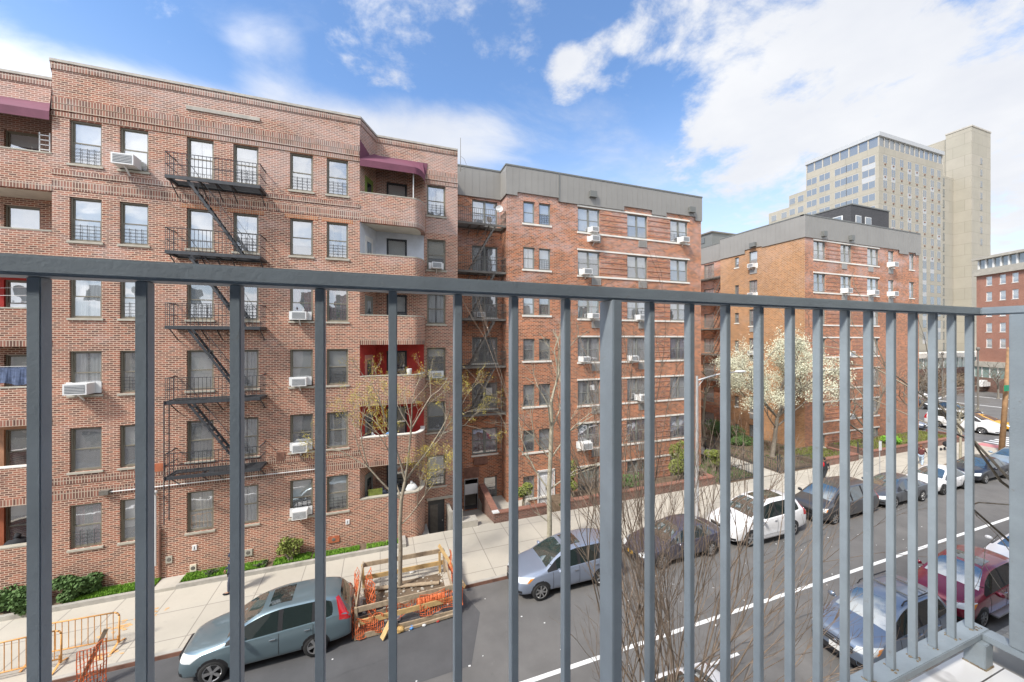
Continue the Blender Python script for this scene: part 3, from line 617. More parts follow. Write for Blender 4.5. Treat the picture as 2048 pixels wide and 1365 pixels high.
# doors in the slanted returns of the balconies
ang = math.atan2(F1B-F1, RC-U1)
for i in range(6):
    zf = bal_top[i]-1.05; mm = {0: 'door_green', 3: 'door_pink', 1: 'frame_white'}.get(i, 'frame_grey')
    m = MB(); m.box(.45, 1.2, -.03, -.002, 0, 2.05)
    o = m.build('balcony_door', mm, B1); o.location = (U1, F1, zf); o.rotation_euler = (0, 0, ang)
    p = MB(); p.box(.62, 1.03, -.036, -.0301, 1.0, 1.8); q = p.build('pane', 'car_glass', o)
    h_ = MB(); h_.tube((.55, -.03, .95), (.55, -.09, .95), .02, n=6); h_.build('handle', 'chrome', o)
# balconies
def bal_path(side):
    S = (lambda u: u) if side > 0 else mir
    pts = [(U1, F1+.0)]
    for k in range(0, 13):
        t = math.pi/2*k/12; pts.append((1.55+.68*math.sin(t), F1+1.4-1.4*math.cos(t)))
    pts = [(S(x), y) for x, y in pts]
    return pts if side > 0 else pts[::-1]
for side in (1, -1):
    pts = bal_path(side)
    for i in range(6):
        zt = bal_top[i]; zb = zt-1.38 if i < 5 else 0
        if i == 5 and side < 0: zb = 0
        o = along(pts, 0.0, zb, zt, .2).build('balcony_parapet', 'brick_brown', B1)
        along(pts, .015, zt+.001, zt+.045, .23).build('parapet_coping', 'stone_sill' if i != 4 else 'stone_white', o)
        along(pts, .02, zb-.003, zb+.24, .018).build('soldier_course', 'brick_soldier', o) if i < 5 else None
        fl = MB(); poly = [(x, y) for x, y in pts]+[((RC if side > 0 else mir(RC)), F1B)]
        if side < 0: poly = [(x, y) for x, y in pts[::-1]]+[(mir(RC), F1B)]
        for z in (zb+.001, zb+.3): fl.add([(x, y, z) for x, y in poly], [tuple(range(len(poly)))])
        if i < 5: fl.build('balcony_floor', 'soffit', B1)
    # awning over the top balcony
    aw = MB(); S = (lambda u: u) if side > 0 else mir
    fr = [(S(x), y) for x, y in [(U1, F1)]+[(1.55+.68*math.sin(math.pi/2*k/12), F1+1.4-1.4*math.cos(math.pi/2*k/12)) for k in range(13)]]
    fr = [(x, y-.12) for x, y in fr]
    bk = [(S(U1+(2.4-U1)*k/(len(fr)-1)), F1B-.02) for k in range(len(fr))]
    bk[0] = (S(U1), F1+.0); bk[1] = (S(-.3), F1B-.15)
    for k in range(len(fr)-1):
        z1_, z2_ = c0+9.4, c0+9.4; e0, e1 = c0+8.42, c0+8.42
        aw.quad((*fr[k], e0), (*fr[k+1], e1), (*bk[k+1], z2_), (*bk[k], z1_))
        aw.quad((*fr[k], e0-.32), (*fr[k+1], e1-.32), (*fr[k+1], e1), (*fr[k], e0))
        aw.quad((*fr[k], e0-.02), (*fr[k+1], e1-.02), (*bk[k+1], z2_-.03), (*bk[k], z1_-.03))
    o = aw.build('awning', 'awning', B1)
    pm = MB(); pm.tube((S(1.55), F1+.12, bal_top[0]), (S(1.55), F1+.12, c0+8.2), .025); pm.build('awning_post', 'frame_white', o)
# basement door at the right end, its jamb and sign
m = MB(); m.box(2.42, 3.3, F1B+.1, F1B+.14, -1.1, 1.2); o = m.build('basement_door', 'door_dark', B1)
m = MB(); m.box(2.55, 2.95, F1B+.09, F1B+.0995, -.8, .9); m.build('door_panel', 'iron_grey', o); m = MB(); m.tube((3.2, F1B+.1, 0), (3.2, F1B+.03, 0), .03); m.build('handle', 'steel_galv', o)
m = MB(); m.box(2.36, 4.0, F1B-.06, F1B-.001, 1.2, 1.32); m.build('door_lintel', 'stone_sill', B1)
m = MB(); m.box(3.4, 4.04, F1+.1, F1+.3, -1.1, 1.0); m.box(3.4, 3.55, F1+.3, F1B-.002, -1.1, .9); m.build('areaway_wall', 'concrete_old', B1)
# conduit, boxes, small plates and vents on the facade
m = MB(); z_ = pz(985, 205, F1); m.tube((pu(205, F1), F1-.06, z_), (pu(640, F1), F1-.06, pz(937, 640, F1)), .022, n=8); m.build('conduit', 'frame_white', B1)
m = MB(); m.box(pu(203, F1), pu(222, F1), F1-.16, F1, z_-.07, z_+.09); m.build('junction_box', 'iron_grey', B1)
m = MB(); x_ = pu(313, F1); m.tube((x_, F1-.07, pz(985, 313, F1)), (x_, F1-.07, pz(1130, 313, F1)), .03, n=8); m.ell((x_, F1-.12, pz(983, 313, F1)), (.09, .1, .08)); m.build('wall_pipe', 'frame_white', B1)
m = MB(); x_ = pu(321, F1); m.tube((x_, F1-.06, pz(1057, 321, F1)), (x_, F1-.06, .35), .05, n=8); m.build('standpipe', 'sign_rust', B1)
for (x0, x1, y0, y1, mt, nm) in ((553, 569, 905, 922, 'sign_rust', 'rusty_plate'), (308, 329, 928, 944, 'paint_rust', 'rusty_plate'), (385, 394, 1091, 1101, 'sign_white', 'number_plate'), (691, 699, 1040, 1049, 'sign_white', 'number_plate'),
                                 (488, 505, 1100, 1113, 'stone_sill', 'wall_vent'), (332, 345, 1113, 1127, 'stone_sill', 'wall_vent'), (656, 679, 1075, 1087, 'paint_rust', 'wall_vent'), (380, 393, 1130, 1144, 'blind_cream', 'wall_vent')):
    m = MB(); m.box(pu(x0, F1), pu(x1, F1), F1-.035, F1-.001, pz(y1, x0, F1), pz(y0, x0, F1)); o = m.build(nm, mt, B1)
    if nm == 'wall_vent': v = MB(); cx = (pu(x0, F1)+pu(x1, F1))/2; cz = (pz(y1, x0, F1)+pz(y0, x0, F1))/2; v.lathe([(0, -.045), (.06, -.045), (.08, -.036)], 14, axis='y', o=(cx, F1, cz)); v.build('vent_cap', 'iron_grey', o)
    if nm == 'number_plate':
        v = MB(); cx = (pu(x0, F1)+pu(x1, F1))/2; cz = (pz(y1, x0, F1)+pz(y0, x0, F1))/2; v.box(cx-.012, cx+.012, F1-.04, F1-.0355, cz-.06, cz+.06); v.box(cx-.03, cx+.03, F1-.04, F1-.0355, cz-.06, cz-.045); v.build('numeral', 'iron_black', o)

# fire escape
def fire_escape(bld, W, u0, u1, zs, dep, mat, flip=False, ladder=True, lastdown=False):
    fe = link('fire_escape', None, bld, (0, 0, 0))
    fe.location = W.P(u0, 0)
    inv = Matrix.Translation(-W.P(u0, 0))
    def bld_(mb, nm):
        o = mb.build(nm, mat); o.parent = fe; o.matrix_parent_inverse = inv; return o
    P = lambda a, z, y: W.P(a, z, -y)
    h = .95
    for k, z in enumerate(zs):
        m = MB()
        for y in (.02, dep): m.bar(P(u0, z, y), P(u1, z, y), .05, .13)
        for a in (u0, u1): m.bar(P(a, z, .02), P(a, z, dep), .05, .12)
        y = .08
        hs = (u1-1.25, u1-.15) if flip else (u0+.15, u0+1.25)
        while y < dep-.02:           # floor slats, leaving the stair hatch open on the outer side
            if y > dep*.45: 
                m.bar(P(u0, z+.03, y), P(hs[0], z+.03, y), .035, .012); m.bar(P(hs[1], z+.03, y), P(u1, z+.03, y), .035, .012)
            else: m.bar(P(u0, z+.03, y), P(u1, z+.03, y), .035, .012)
            y += .06
        for a in (u0+.05, u0+1.05, (u0+u1)/2, u1-1.05, u1-.05): 
            m.bar(P(a, z-.04, 0.0), P(a, z-.04, dep), .06, .05); m.bar(P(a, z-.05, dep*.8), P(a, z-.5, .0), .03, .03)
        bld_(m, 'platform')
        m = MB()
        for zz in (h, h*.52): 
            m.bar(P(u0, z+zz, dep), P(u1, z+zz, dep), .022, .022)
            for a in (u0, u1): m.bar(P(a, z+zz, 0), P(a, z+zz, dep), .022, .022)
        n = int((u1-u0)/.125)
        for j in range(n+1): a = u0+(u1-u0)*j/n; m.bar(P(a, z+.05, dep), P(a, z+h, dep), .013, .013)
        for a in (u0, u1):
            for j in range(1, 6): m.bar(P(a, z+.05, dep*j/6), P(a, z+h, dep*j/6), .013, .013)
        for a in (u0, u1): m.bar(P(a, z+h, dep), P(a, z+h+.0, 0), .03, .03); m.path([P(a, z+h, .3), P(a, z+h+.06, .15), P(a, z+h-.02, .0)], [.012]*3, 5)
        bld_(m, 'railing')
        if k < len(zs)-1 or lastdown:
            z2 = zs[k+1] if k < len(zs)-1 else z-2.9
            a0, a1 = (u0+.65, u0+2.5) if not flip else (u1-.65, u1-2.3)
            m = MB()
            for y in (dep*.52, dep*.94): m.bar(P(a0, z, y), P(a1, z2+.05, y), .02, .085)
            ns = 11
            for j in range(1, ns+1):
                t = j/(ns+1); a = a0+(a1-a0)*t; zz = z+(z2-z)*t
                m.bar(P(a-.09, zz, dep*.73), P(a+.09, zz, dep*.73), dep*.40, .025)
            m.path([P(a0+(a1-a0)*.0, z+.75, dep*.96), P(a1, z2+.85, dep*.96)], [.011, .011], 5)
            for j in range(1, 5): t = j/5; a = a0+(a1-a0)*t; zz = z+(z2-z)*t; m.bar(P(a, zz, dep*.96), P(a, zz+.78, dep*.96), .012, .012)
            bld_(m, 'stair')
    if ladder:
        m = MB(); a0 = u0-.02 if not flip else u1+.02
        zt, zb = (zs[-2]+.1, zs[-1]-1.75)
        for y in (dep*.62, dep*1.05): m.tube(P(a0, zt, y), P(a0, zb, y), .02, n=5)
        z = zb+.15
        while z < zt: m.tube(P(a0, z, dep*.62), P(a0, z, dep*1.05), .01, n=4); z += .3
        bld_(m, 'drop_ladder')
    return fe
fire_escape(B1, WF, -7.8, -4.68, [c0+6.28-2.92*k for k in range(5)], .85, 'iron_black')
# air conditioners of the brown building  (column, row, side offset, words)
for (c, r_, dx, words, tl) in ((1, 0, .35, 'white louvred air conditioner on a bracket in the second top-row window of the brown building', 0), (0, 3, .45, 'large white air conditioner in the leftmost fourth-row window of the brown building', 0),
        (4, 2, .45, 'white air conditioner with pots on top, third row, left of the curtained balconies', 0), (4, 3, .45, 'white air conditioner with square grid grille, fourth row of the brown building', 0),
        (4, 4, .48, 'white air conditioner in a half-open fifth-row window beside a rusty plate', 0), (4, 5, .48, 'white air conditioner tilted out of the lowest window above the bush', 0)):
    a, b = cols[c]; put_ac(WF, a+(b-a)*dx if dx < 1 else b, ROWT[r_]-WH+.05, words, wings=c != 1, sc=1.08 if c < 2 else .95)
for (r_, words) in ((1, 'small white air conditioner in the second-row window right of the rounded balcony'), (3, 'small white air conditioner below a white blind, right of the red painted balcony')):
    put_ac(WB, 2.85, ROWT[r_]-WH+.05, words, sc=.85)
# things on the balconies
def on_floor(i): return bal_top[i]-1.05
o = MB(); zz = bal_top[3]+.05; o.lathe([(0, 0), (.10, 0), (.13, .26), (.12, .27), (.12, .25), (0, .24)], 16); q = o.build('bucket', 'frame_white'); q.location = (1.35, F1+.12, zz); tag(q, 'white bucket standing on the parapet of the red painted balcony', 'bucket')
def laundry(x0, x1, y, z, mat, label, h=.6, seed=1):
    random.seed(seed); m = MB(); n = 14
    for k in range(n):
        a, b = x0+(x1-x0)*k/n, x0+(x1-x0)*(k+1)/n; q0, q1 = .03*math.sin(k*1.3), .03*math.sin((k+1)*1.3); s0, s1 = .05*math.sin(k*.5), .05*math.sin((k+1)*.5)
        m.quad((a, y+q0, z-h+s0), (b, y+q1, z-h+s1), (b, y, z), (a, y, z)); m.quad((a, y+.02+q0, z-h*.8), (b, y+.02+q1, z-h*.8), (b, y+.02, z), (a, y+.02, z))
    o = m.build('laundry', mat); tag(o, label, 'laundry', 'laundry hung on the balconies')
lz = 9.9-1.05
laundry(-13.2, -12.25, F1+.25, lz, 'cloth_blue', 'dark blue trousers hung over a line on the left fourth-row balcony', .62)
laundry(-12.2, -11.62, F1+.28, lz+.02, 'cloth_teal', 'teal patterned cloth hung beside the dark blue trousers on the left balcony', .52, 2)
m = MB(); m.tube((-14.2, F1+.26, lz+.03), (-11.55, F1+.26, lz+.03), .008, n=4); tag(m.build('clothes_line', 'frame_white'), 'thin clothes line strung across the left fourth-row balcony', 'clothes line')
m = MB(); z3 = 9.9+2.0; m.tube((-14.2, F1+.5, z3-.2), (-11.55, F1+.4, z3), .008, n=4); m.tube((-14.2, F1+.3, z3-.45), (-11.55, F1+.4, z3-.35), .008, n=4); tag(m.build('clothes_line', 'frame_white'), 'two thin lines strung across the red painted balcony at far left', 'clothes line')
laundry(-12.42, -12.12, F1+.45, z3-.05, 'curtain_grey', 'small pale cloths pegged in front of the red balcony wall at far left', .4, 5)
# bicycle and bags on the lowest left balcony, clutter on the right ones
m = MB(); m.lathe([(.30, -.02), (.33, 0), (.30, .02), (.27, 0), (.30, -.02)], 24, axis='y')
for k in range(10): t = k*math.pi/5; m.tube((0, 0, 0), (.28*math.cos(t), 0, .28*math.sin(t)), .004, n=3)
q = m.build('bicycle_wheel', 'tyre'); q.location = (-11.95, F1+.35, bal_top[5]+.42); tag(q, 'spoked bicycle wheel propped on the lowest left balcony', 'bicycle wheel')
def bag(x, y, z, r, mat, label, cat='bag'):
    m = MB(); m.ell((0, 0, r*.8), (r, r*.8, r), 0, 12, 8); m.ell((0, 0, r*1.85), (r*.25, r*.25, r*.3), 0, 8, 5)
    me = m
    random.seed(int(x*100) % 97); me.v = [(a*random.uniform(.88, 1.1), b*random.uniform(.88, 1.1), max(0, c*random.uniform(.9, 1.1))) for a, b, c in me.v]
    q = me.build(cat.replace(' ', '_'), mat, None, True); q.location = (x, y, z); tag(q, label, cat)
bag(-12.75, F1+.45, bal_top[5]-.5, .38, 'cloth_black', 'black refuse bag on the lowest left balcony')
bag(.1, F1+.5, bal_top[5]-.4, .32, 'cloth_navy', 'dark blue bag behind the parapet of the lowest right balcony')
bag(.75, F1+.6, bal_top[5]-.5, .4, 'cloth_black', 'black bag behind the parapet of the lowest right balcony')
bag(1.5, F1+.55, bal_top[5]-.25, .3, 'plate_white', 'white bag leaning at the corner of the lowest right balcony')
m = MB(); m.box(-.55, .1, 0, .03, -.1, .35); q = m.build('green_mat', 'leaf_yellow'); q.location = (0, F1+.22, bal_top[5]); tag(q, 'folded pale green mat over the lowest right parapet', 'mat')
bag(.5, F1+.5, bal_top[4]-.4, .3, 'litter_blue', 'blue bag on the fifth-row red balcony')
bag(-.35, F1+.4, bal_top[4]-.5, .3, 'plate_white', 'white bundle on the fifth-row red balcony', 'bundle')
m = MB()
for k in range(5): m.bar((0, 0, k*.18), (.28, 0, k*.18), .03, .03)
for x_ in (0, .28): m.bar((x_, 0, -.1), (x_, 0, .82), .03, .03)
q = m.build('folding_rack', 'frame_white'); q.location = (-12.05, F1+.3, bal_top[0]+.05); tag(q, 'white folding rack standing on the top left balcony', 'rack')
# ------------------------------------------------------------------ orange brick buildings
TOP2 = 9.9+10.8; ROW2 = [9.9+8.86-2.92*i for i in range(7)]
def parapet(mb, W, a0, a1, z0, z1, steps=(), off=.09):
    # corrugated metal band, seen flat with narrow upright seams; steps = (from, to, raised bottom)
    e = sorted({a0, a1, *[v for s in steps for v in s[:2]]})
    for i in range(len(e)-1):
        c = (e[i]+e[i+1])/2; zb = z0
        for s in steps:
            if s[0] < c < s[1]: zb = s[2]
        mb.add([W.P(e[i], zb, -off), W.P(e[i+1], zb, -off), W.P(e[i+1], z1, -off), W.P(e[i], z1, -off), W.P(e[i], zb, 0.05), W.P(e[i+1], zb, 0.05)], [(0, 1, 2, 3), (0, 4, 5, 1)], 0)
    n = int((a1-a0)/.42)
    for k in range(1, n):
        a = a0+(a1-a0)*k/n; zb = z0
        for s in steps:
            if s[0] < a < s[1]: zb = s[2]
        p, q = W.P(a-.012, zb, -off-.012), W.P(a+.012, zb, -off-.012)
        mb.add([W.P(a-.012, zb, -off-.011), W.P(a+.012, zb, -off-.011), W.P(a+.012, z1, -off-.011), W.P(a-.012, z1, -off-.011), W.P(a+.012, zb, -off), W.P(a+.012, z1, -off), W.P(a-.012, zb, -off), W.P(a-.012, z1, -off)], [(0, 1, 2, 3), (1, 4, 5, 2), (6, 0, 3, 7)], 0)
def trimcap(mb, W, a0, a1, z1, off=.12):
    p = [W.P(a0, 0, -off), W.P(a1, 0, -off), W.P(a1, 0, .3), W.P(a0, 0, .3)]
    mb.add([(*v.xy, z1) for v in p]+[(*v.xy, z1+.09) for v in p], [(0, 3, 2, 1), (4, 5, 6, 7), (0, 1, 5, 4), (1, 2, 6, 5), (2, 3, 7, 6), (3, 0, 4, 7)])
def stripes(mb, W, a0, a1, z0, z1, n=4, m=0):
    for k in range(n):
        z = z0+(z1-z0)*(k+.5)/n; p = [W.P(a0, 0, -.022), W.P(a1, 0, -.022), W.P(a1, 0, .0), W.P(a0, 0, .0)]
        mb.add([(*v.xy, z-.035) for v in p]+[(*v.xy, z+.035) for v in p], [(0, 3, 2, 1), (4, 5, 6, 7), (0, 1, 5, 4), (1, 2, 6, 5), (3, 0, 4, 7)], m)
def wbox(mb, W, a0, a1, d0, d1, z0, z1, m=0):
    p = [W.P(a0, 0, d0), W.P(a1, 0, d0), W.P(a1, 0, d1), W.P(a0, 0, d1)]
    mb.add([(*v.xy, z0) for v in p]+[(*v.xy, z1) for v in p], [(0, 3, 2, 1), (4, 5, 6, 7), (0, 1, 5, 4), (1, 2, 6, 5), (2, 3, 7, 6), (3, 0, 4, 7)], m)
WINK = dict(frame='frame_grey', sill=None)
B2 = wthing('apartment_building', 'orange brick apartment building with grey metal parapet and white window bands', 'building', (14, 26, 0))
W2 = Wall((0, F2)); W2B = Wall((0, F2B))
E2 = pu(1402, F2); S2 = 7.45
small = [(pu(1046.5, F2), pu(1069.5, F2)), (pu(1078, F2), pu(1101, F2))]
dbl = [(pu(1155.5, F2), pu(1199.5, F2)), (pu(1254.6, F2), pu(1294.7, F2)), (pu(1340.5, F2), pu(1375.5, F2))]
wing = (pu(944, F2B), pu(995, F2B))
h2 = [(a, b, t-WH, t) for (a, b) in dbl for t in ROW2]+[(a, b, t-1.4-.1, t-.1) for (a, b) in small for t in ROW2[:6]]
dd = (pu(1077, F2), pu(1107, F2))
h2 += [(small[0][0], small[0][1], ROW2[6]-1.6, ROW2[6]-.1), (dd[0], dd[1], -1.1, 1.3)]
mb = MB(); wall_mesh(mb, W2, S2, E2, -1.1, TOP2-.3, h2)
hw_ = [(wing[0], wing[1], t-WH, t) for t in ROW2[:6]]+[(6.25, 7.15, ROW2[6]-1.75, ROW2[6]-.25), (4.97, 5.9, -.95, 1.05)]
wall_mesh(mb, W2B, 4.0, S2, -1.1, TOP2-.3, hw_)
mb.quad((S2, F2B, -1.1), (S2, F2, -1.1), (S2, F2, TOP2-.3), (S2, F2B, TOP2-.3)); mb.quad((E2, F2, -1.1), (E2, 40, -1.1), (E2, 40, TOP2-.3), (E2, F2, TOP2-.3))
mb.quad((4.03, 34, 0), (4.03, 40, 0), (4.03, 40, TOP2-.3), (4.03, 34, TOP2-.3))
mb.quad((4.03, 40, 0), (E2, 40, 0), (E2, 40, TOP2-.3), (4.03, 40, TOP2-.3))
mb.quad((4.03, F2B, TOP2-.3), (S2, F2B, TOP2-.3), (S2, 40, TOP2-.3), (4.03, 40, TOP2-.3), 2); mb.quad((S2, F2, TOP2-.3), (E2, F2, TOP2-.3), (E2, 40, TOP2-.3), (S2, 40, TOP2-.3), 2)
mb.build('wall', ['brick_orange', 'room', 'soffit'], B2)
mb = MB(); zb = 9.9+9.01
st = [(pu(1034, F2), pu(1116, F2), zb+.22), (pu(1116, F2), pu(1157, F2), zb-.02), (pu(1247, F2), pu(1302, F2), zb+.3), (pu(1331, F2), pu(1389, F2), zb+.28)]
parapet(mb, W2, S2-.09, E2+.02, zb, TOP2, st); parapet(mb, W2B, 4.04, S2-.09, zb, TOP2)
WR = Wall((S2, F2B), -90); parapet(mb, WR, -.05, F2B-F2+.09, zb, TOP2)
mb.build('parapet', 'metal_parapet', B2)
mb = MB(); trimcap(mb, W2, S2-.12, E2+.04, TOP2); trimcap(mb, W2B, 4.04, S2-.13, TOP2); wbox(mb, W2, pu(1117, F2)-.03, pu(1117, F2)+.03, -.13, -.101, zb, TOP2-.01)
wbox(mb, WR, .0, F2B-F2+.05, -.13, 0, TOP2+.003, TOP2+.087)
mb.build('parapet_cap', 'metal_trim', B2)
mb = MB(); a0, a1 = pu(1154, F2), pu(1379, F2)
for i, t in enumerate(ROW2):
    wbox(mb, W2, a0, a1, -.04, -.002, t+.01, t+.115); wbox(mb, W2, a0, a1, -.05, -.002, t-WH-.12, t-WH-.005)
    wbox(mb, W2, small[0][0]-.08, small[1][1]+.08, -.05, -.002, t-1.62, t-1.505)
    if i < 6: wbox(mb, W2B, wing[0]-.05, wing[1]+.05, -.05, -.002, t-WH-.1, t-WH-.003)
mb.build_each('stone_band', 'stone_white', B2)
mb = MB()
for t in ROW2:
    for (x0, x1) in ((dbl[0][1], dbl[1][0]), (dbl[1][1], dbl[2][0])): stripes(mb, W2, x0+.03, x1-.03, t-WH+.05, t-.1, 4)
mb.build_each('brick_band', 'brick_red', B2)
mb = MB()
for (x, i) in ((1177, .55), (1375, .4)): a = pu(x, F2); wbox(mb, W2, a-.02, a+.5, -.3, -.1, 9.9+9.45+i*.2, 9.9+9.85+i*.2)
mb.build_each('roof_vent', 'metal_trim', B2)
random.seed(5)
D2 = {(0, 0): ('blind', 'blind_white', .9), (1, 0): ('blind', 'blind_white', .5), (2, 0): ('curtain', 'curtain_white', .9), (0, 2): ('curtain', 'curtain_teal', .5), (2, 3): ('curtain', 'curtain_mauve', .7), (1, 5): ('curtain', 'curtain_pink', .9), (2, 5): ('curtain', 'curtain_mauve', .8), (0, 5): ('curtain', 'curtain_mauve', .6), (0, 3): ('curtain', 'curtain_white', .6), (0, 4): ('curtain', 'curtain_white', .5), (2, 4): ('curtain', 'curtain_white', .8)}
for c, (a, b) in enumerate(dbl):
    for r_, t in enumerate(ROW2): put_window(W2, a, t-WH, b-a, WH, B2, 'double', dress=D2.get((c, r_)), guard=random.random() < .5, **WINK)
for c, (a, b) in enumerate(small):
    for r_, t in enumerate(ROW2[:6]): put_window(W2, a, t-1.5, b-a, 1.4, B2, guard=random.random() < .3, **WINK)
put_window(W2, small[0][0], ROW2[6]-1.6, small[0][1]-small[0][0], 1.5, B2, **WINK)
for r_, t in enumerate(ROW2[:6]): put_window(W2B, wing[0], t-WH, wing[1]-wing[0], WH, B2, 'double', dress=[('blind', 'blind_white', .5), ('curtain', 'curtain_white', .7), ('curtain', 'blind_grey', .9), ('curtain', 'blind_grey', .98), ('curtain', 'curtain_grey', .9), ('curtain', 'curtain_pink', .9)][r_], **WINK)
put_window(W2B, 6.25, ROW2[6]-1.75, .9, 1.5, B2, guard=True, **WINK)
m = MB(); wbox(m, W2, dd[0], dd[1], .05, .1, -1.1, 1.3); mm = (dd[0]+dd[1])/2; wbox(m, W2, dd[0]+.06, mm-.02, .02, .0499, -1, 1.0); wbox(m, W2, mm+.02, dd[1]-.06, .02, .0499, -1, 1.0); o = m.build('cellar_door', 'door_white', B2); m = MB(); wbox(m, W2, mm-.03, mm+.03, -.02, .0195, .1, .35); m.build('handle', 'iron_grey', o)
m = MB(); wbox(m, W2, dd[0]-.08, dd[0]-.002, -.06, .02, -1.1, 1.38); wbox(m, W2, dd[1]+.002, dd[1]+.08, -.06, .02, -1.1, 1.38); wbox(m, W2, dd[0]-.08, dd[1]+.08, -.06, .02, 1.302, 1.42); m.build('door_frame', 'frame_white', B2)
# service entrance in the wing
m = MB(); wbox(m, W2B, 4.99, 5.03, -.02, .05, -.95, 1.05); wbox(m, W2B, 5.84, 5.88, -.02, .05, -.95, 1.05); wbox(m, W2B, 5.031, 5.839, -.02, .05, .99, 1.05); o = m.build('service_door', 'steel_galv', B2); m = MB(); wbox(m, W2B, 5.035, 5.835, .0, .03, .05, .7); m.build('door_panel', 'plate_white', o)
m = MB(); wbox(m, W2B, 4.95, 5.95, -.03, -.002, 1.1, 1.75); m.build('rusty_plate', 'sign_rust', B2)
m = MB(); wbox(m, W2B, wing[0]+.1, wing[0]+1.0, -.12, -.002, ROW2[5]-WH-.6, ROW2[5]-WH-.2); m.build('wall_box', 'sign_rust', B2)
random.seed(31)
m = MB()
for k in range(18): a = 4.3+random.random()*3.0; z = 3+random.random()*14; wbox(m, W2B, a, a+.03, -.035, -.0021, z, z+random.uniform(.5, 1.6))
if 0: m.build('conduit', 'frame_white', B2)
# sleeves under the windows
m = MB(); m2 = MB()
for (c, f_) in ((0, .62), (1, .55)):
    a = dbl[c][0]+(dbl[c][1]-dbl[c][0])*f_
    for t in ROW2[:6]:
        z = t-WH-.62; wbox(m, W2, a, a+.72, -.05, -.0025, z, z+.46)
        for q in range(9): wbox(m2, W2, a+.06+q*.07, a+.075+q*.07, -.058, -.0505, z+.05, z+.41)
o = m.build('wall_sleeve', 'vent_grey', B2); m2.build('louvre', 'iron_grey', o)
fe2 = fire_escape(B2, W2B, 4.15, S2-.05, [9.9+7.02-2.92*k for k in range(5)], 1.0, 'iron_grey', flip=True, ladder=False)
m = MB()
for x in (6.75, 7.1): m.tube((x, F2B-1.02, 9.9-2.3), (x, F2B-1.02, 9.9-7.0), .02, n=5)
for k in range(15): m.tube((6.75, F2B-1.02, 3.0+k*.3), (7.1, F2B-1.02, 3.0+k*.3), .01, n=4)
o = m.build('drop_ladder', 'iron_grey'); o.parent = fe2; o.matrix_parent_inverse = Matrix.Translation(-fe2.location)
acs = [(dbl[0][0]+1.15, ROW2[0]-WH+.02, 'white air conditioner high in the first wide window under the metal parapet', .85), (dbl[0][0]+1.15, ROW2[0]-WH-.62, 'white air conditioner pushed through the wall sleeve under the first top-floor window', .95),
       (dbl[2][0]+1.1, ROW2[0]-WH-.0, 'white air conditioner on two props at the top right of the orange building', 1.0), (dbl[0][0]+.55, ROW2[1]-WH+.02, 'white air conditioner beside a pink patterned curtain, second floor from the roof', 1.0),
       (dbl[0][0]+1.15, ROW2[2]-WH+.02, 'white air conditioner beside the teal curtain', .9), (dbl[1][0]+1.05, ROW2[2]-WH+.0, 'white air conditioner between potted plants in the middle wide window', .9),
       (dbl[0][0]+.45, ROW2[3]-WH+.02, 'white air conditioner in the fourth wide window down, nearest the thick railing post', .9), (dbl[1][0]+.4, ROW2[3]-WH+.02, 'small white air conditioner in the fourth middle window just right of the thick post', .9),
       (dbl[1][0]+1.1, ROW2[4]-WH+.1, 'white air conditioner with two dark slots sticking out in the fifth middle window', 1.05), (dbl[0][0]+.45, ROW2[5]-WH+.05, 'large white air conditioner with mauve curtains behind, sixth floor down', 1.2)]
for (a, z, w_, s_) in acs: put_ac(W2, a, z, w_, sc=s_)
put_ac(W2B, wing[0]+.4, ROW2[0]-WH+.02, 'small white air conditioner behind the top railing of the grey fire escape', sc=.8, bracket=False)
put_ac(W2B, wing[0]+.5, ROW2[2]-WH+.02, 'small white air conditioner half hidden by the stair of the grey fire escape', sc=.8, bracket=False)
# sheets of paper taped inside the panes, a dish on the fire escape
for (W_, a, z, w_, h_, rt) in ((W2B, wing[0]+.95, ROW2[4]-.85, .42, .5, 0), (W2, dbl[0][0]+1.0, ROW2[4]-.7, .4, .36, 0), (W2, dbl[0][0]+.8, ROW2[4]-1.35, .26, .42, .12)):
    m = MB(); m.add([W_.P(a, z, .125), W_.P(a+w_, z+rt, .125), W_.P(a+w_-rt, z+h_+rt, .125), W_.P(a-rt, z+h_, .125)], [(0, 1, 2, 3)]); m.build('paper_sheet', 'plate_white', B2)
m = MB(); m.lathe([(0, 0), (.12, -.02), (.22, -.07)], 18, axis='y'); m.tube((0, 0, 0), (0, -.25, .05), .01, n=5); m.tube((0, .02, -.02), (.02, .05, -.75), .015, n=6)
o = m.build('satellite_dish', 'plate_white', None, True); o.location = W2B.P(S2-.45, 9.9+8.1, -.95); o.rotation_euler = (0, 0, R(-20)); tag(o, 'small white satellite dish on the top landing of the grey fire escape', 'satellite dish')
# plants standing in the windows
random.seed(8)
def winplant(W, a, z, label):
    m = MB(); m.lathe([(0, 0), (.07, 0), (.09, .13), (0, .13)], 10); o = m.build('pot', 'cardboard')
    t = thing('potted_plant', label, 'plant', W.P(a, z, .24), W.phi, 'potted plants in the windows'); o.parent = t
    l = MB()
    for k in range(60):
        p = Vector((random.gauss(0, .09), random.gauss(0, .05), .16+abs(random.gauss(.1, .09)))); v = Vector((random.uniform(-1, 1), random.uniform(-1, 1), random.uniform(-.3, 1)))*.05; u = v.cross(Vector((0, 0, 1)))*.5
        l.add([p-v, p+u, p+v, p-u], [(0, 1, 2, 3)])
    link('foliage', l.mesh('foliage', 'plant_bright'), t)
winplant(W2, dbl[1][0]+.4, ROW2[2]-WH+.06, 'potted plant left of the air conditioner in the middle wide window')
winplant(W2, dbl[2][0]+.4, ROW2[2]-WH+.06, 'potted plant on the left of the right-hand wide window, third floor down')
winplant(W2, dbl[2][0]+1.25, ROW2[2]-WH+.06, 'potted plant on the right of the right-hand wide window, third floor down')
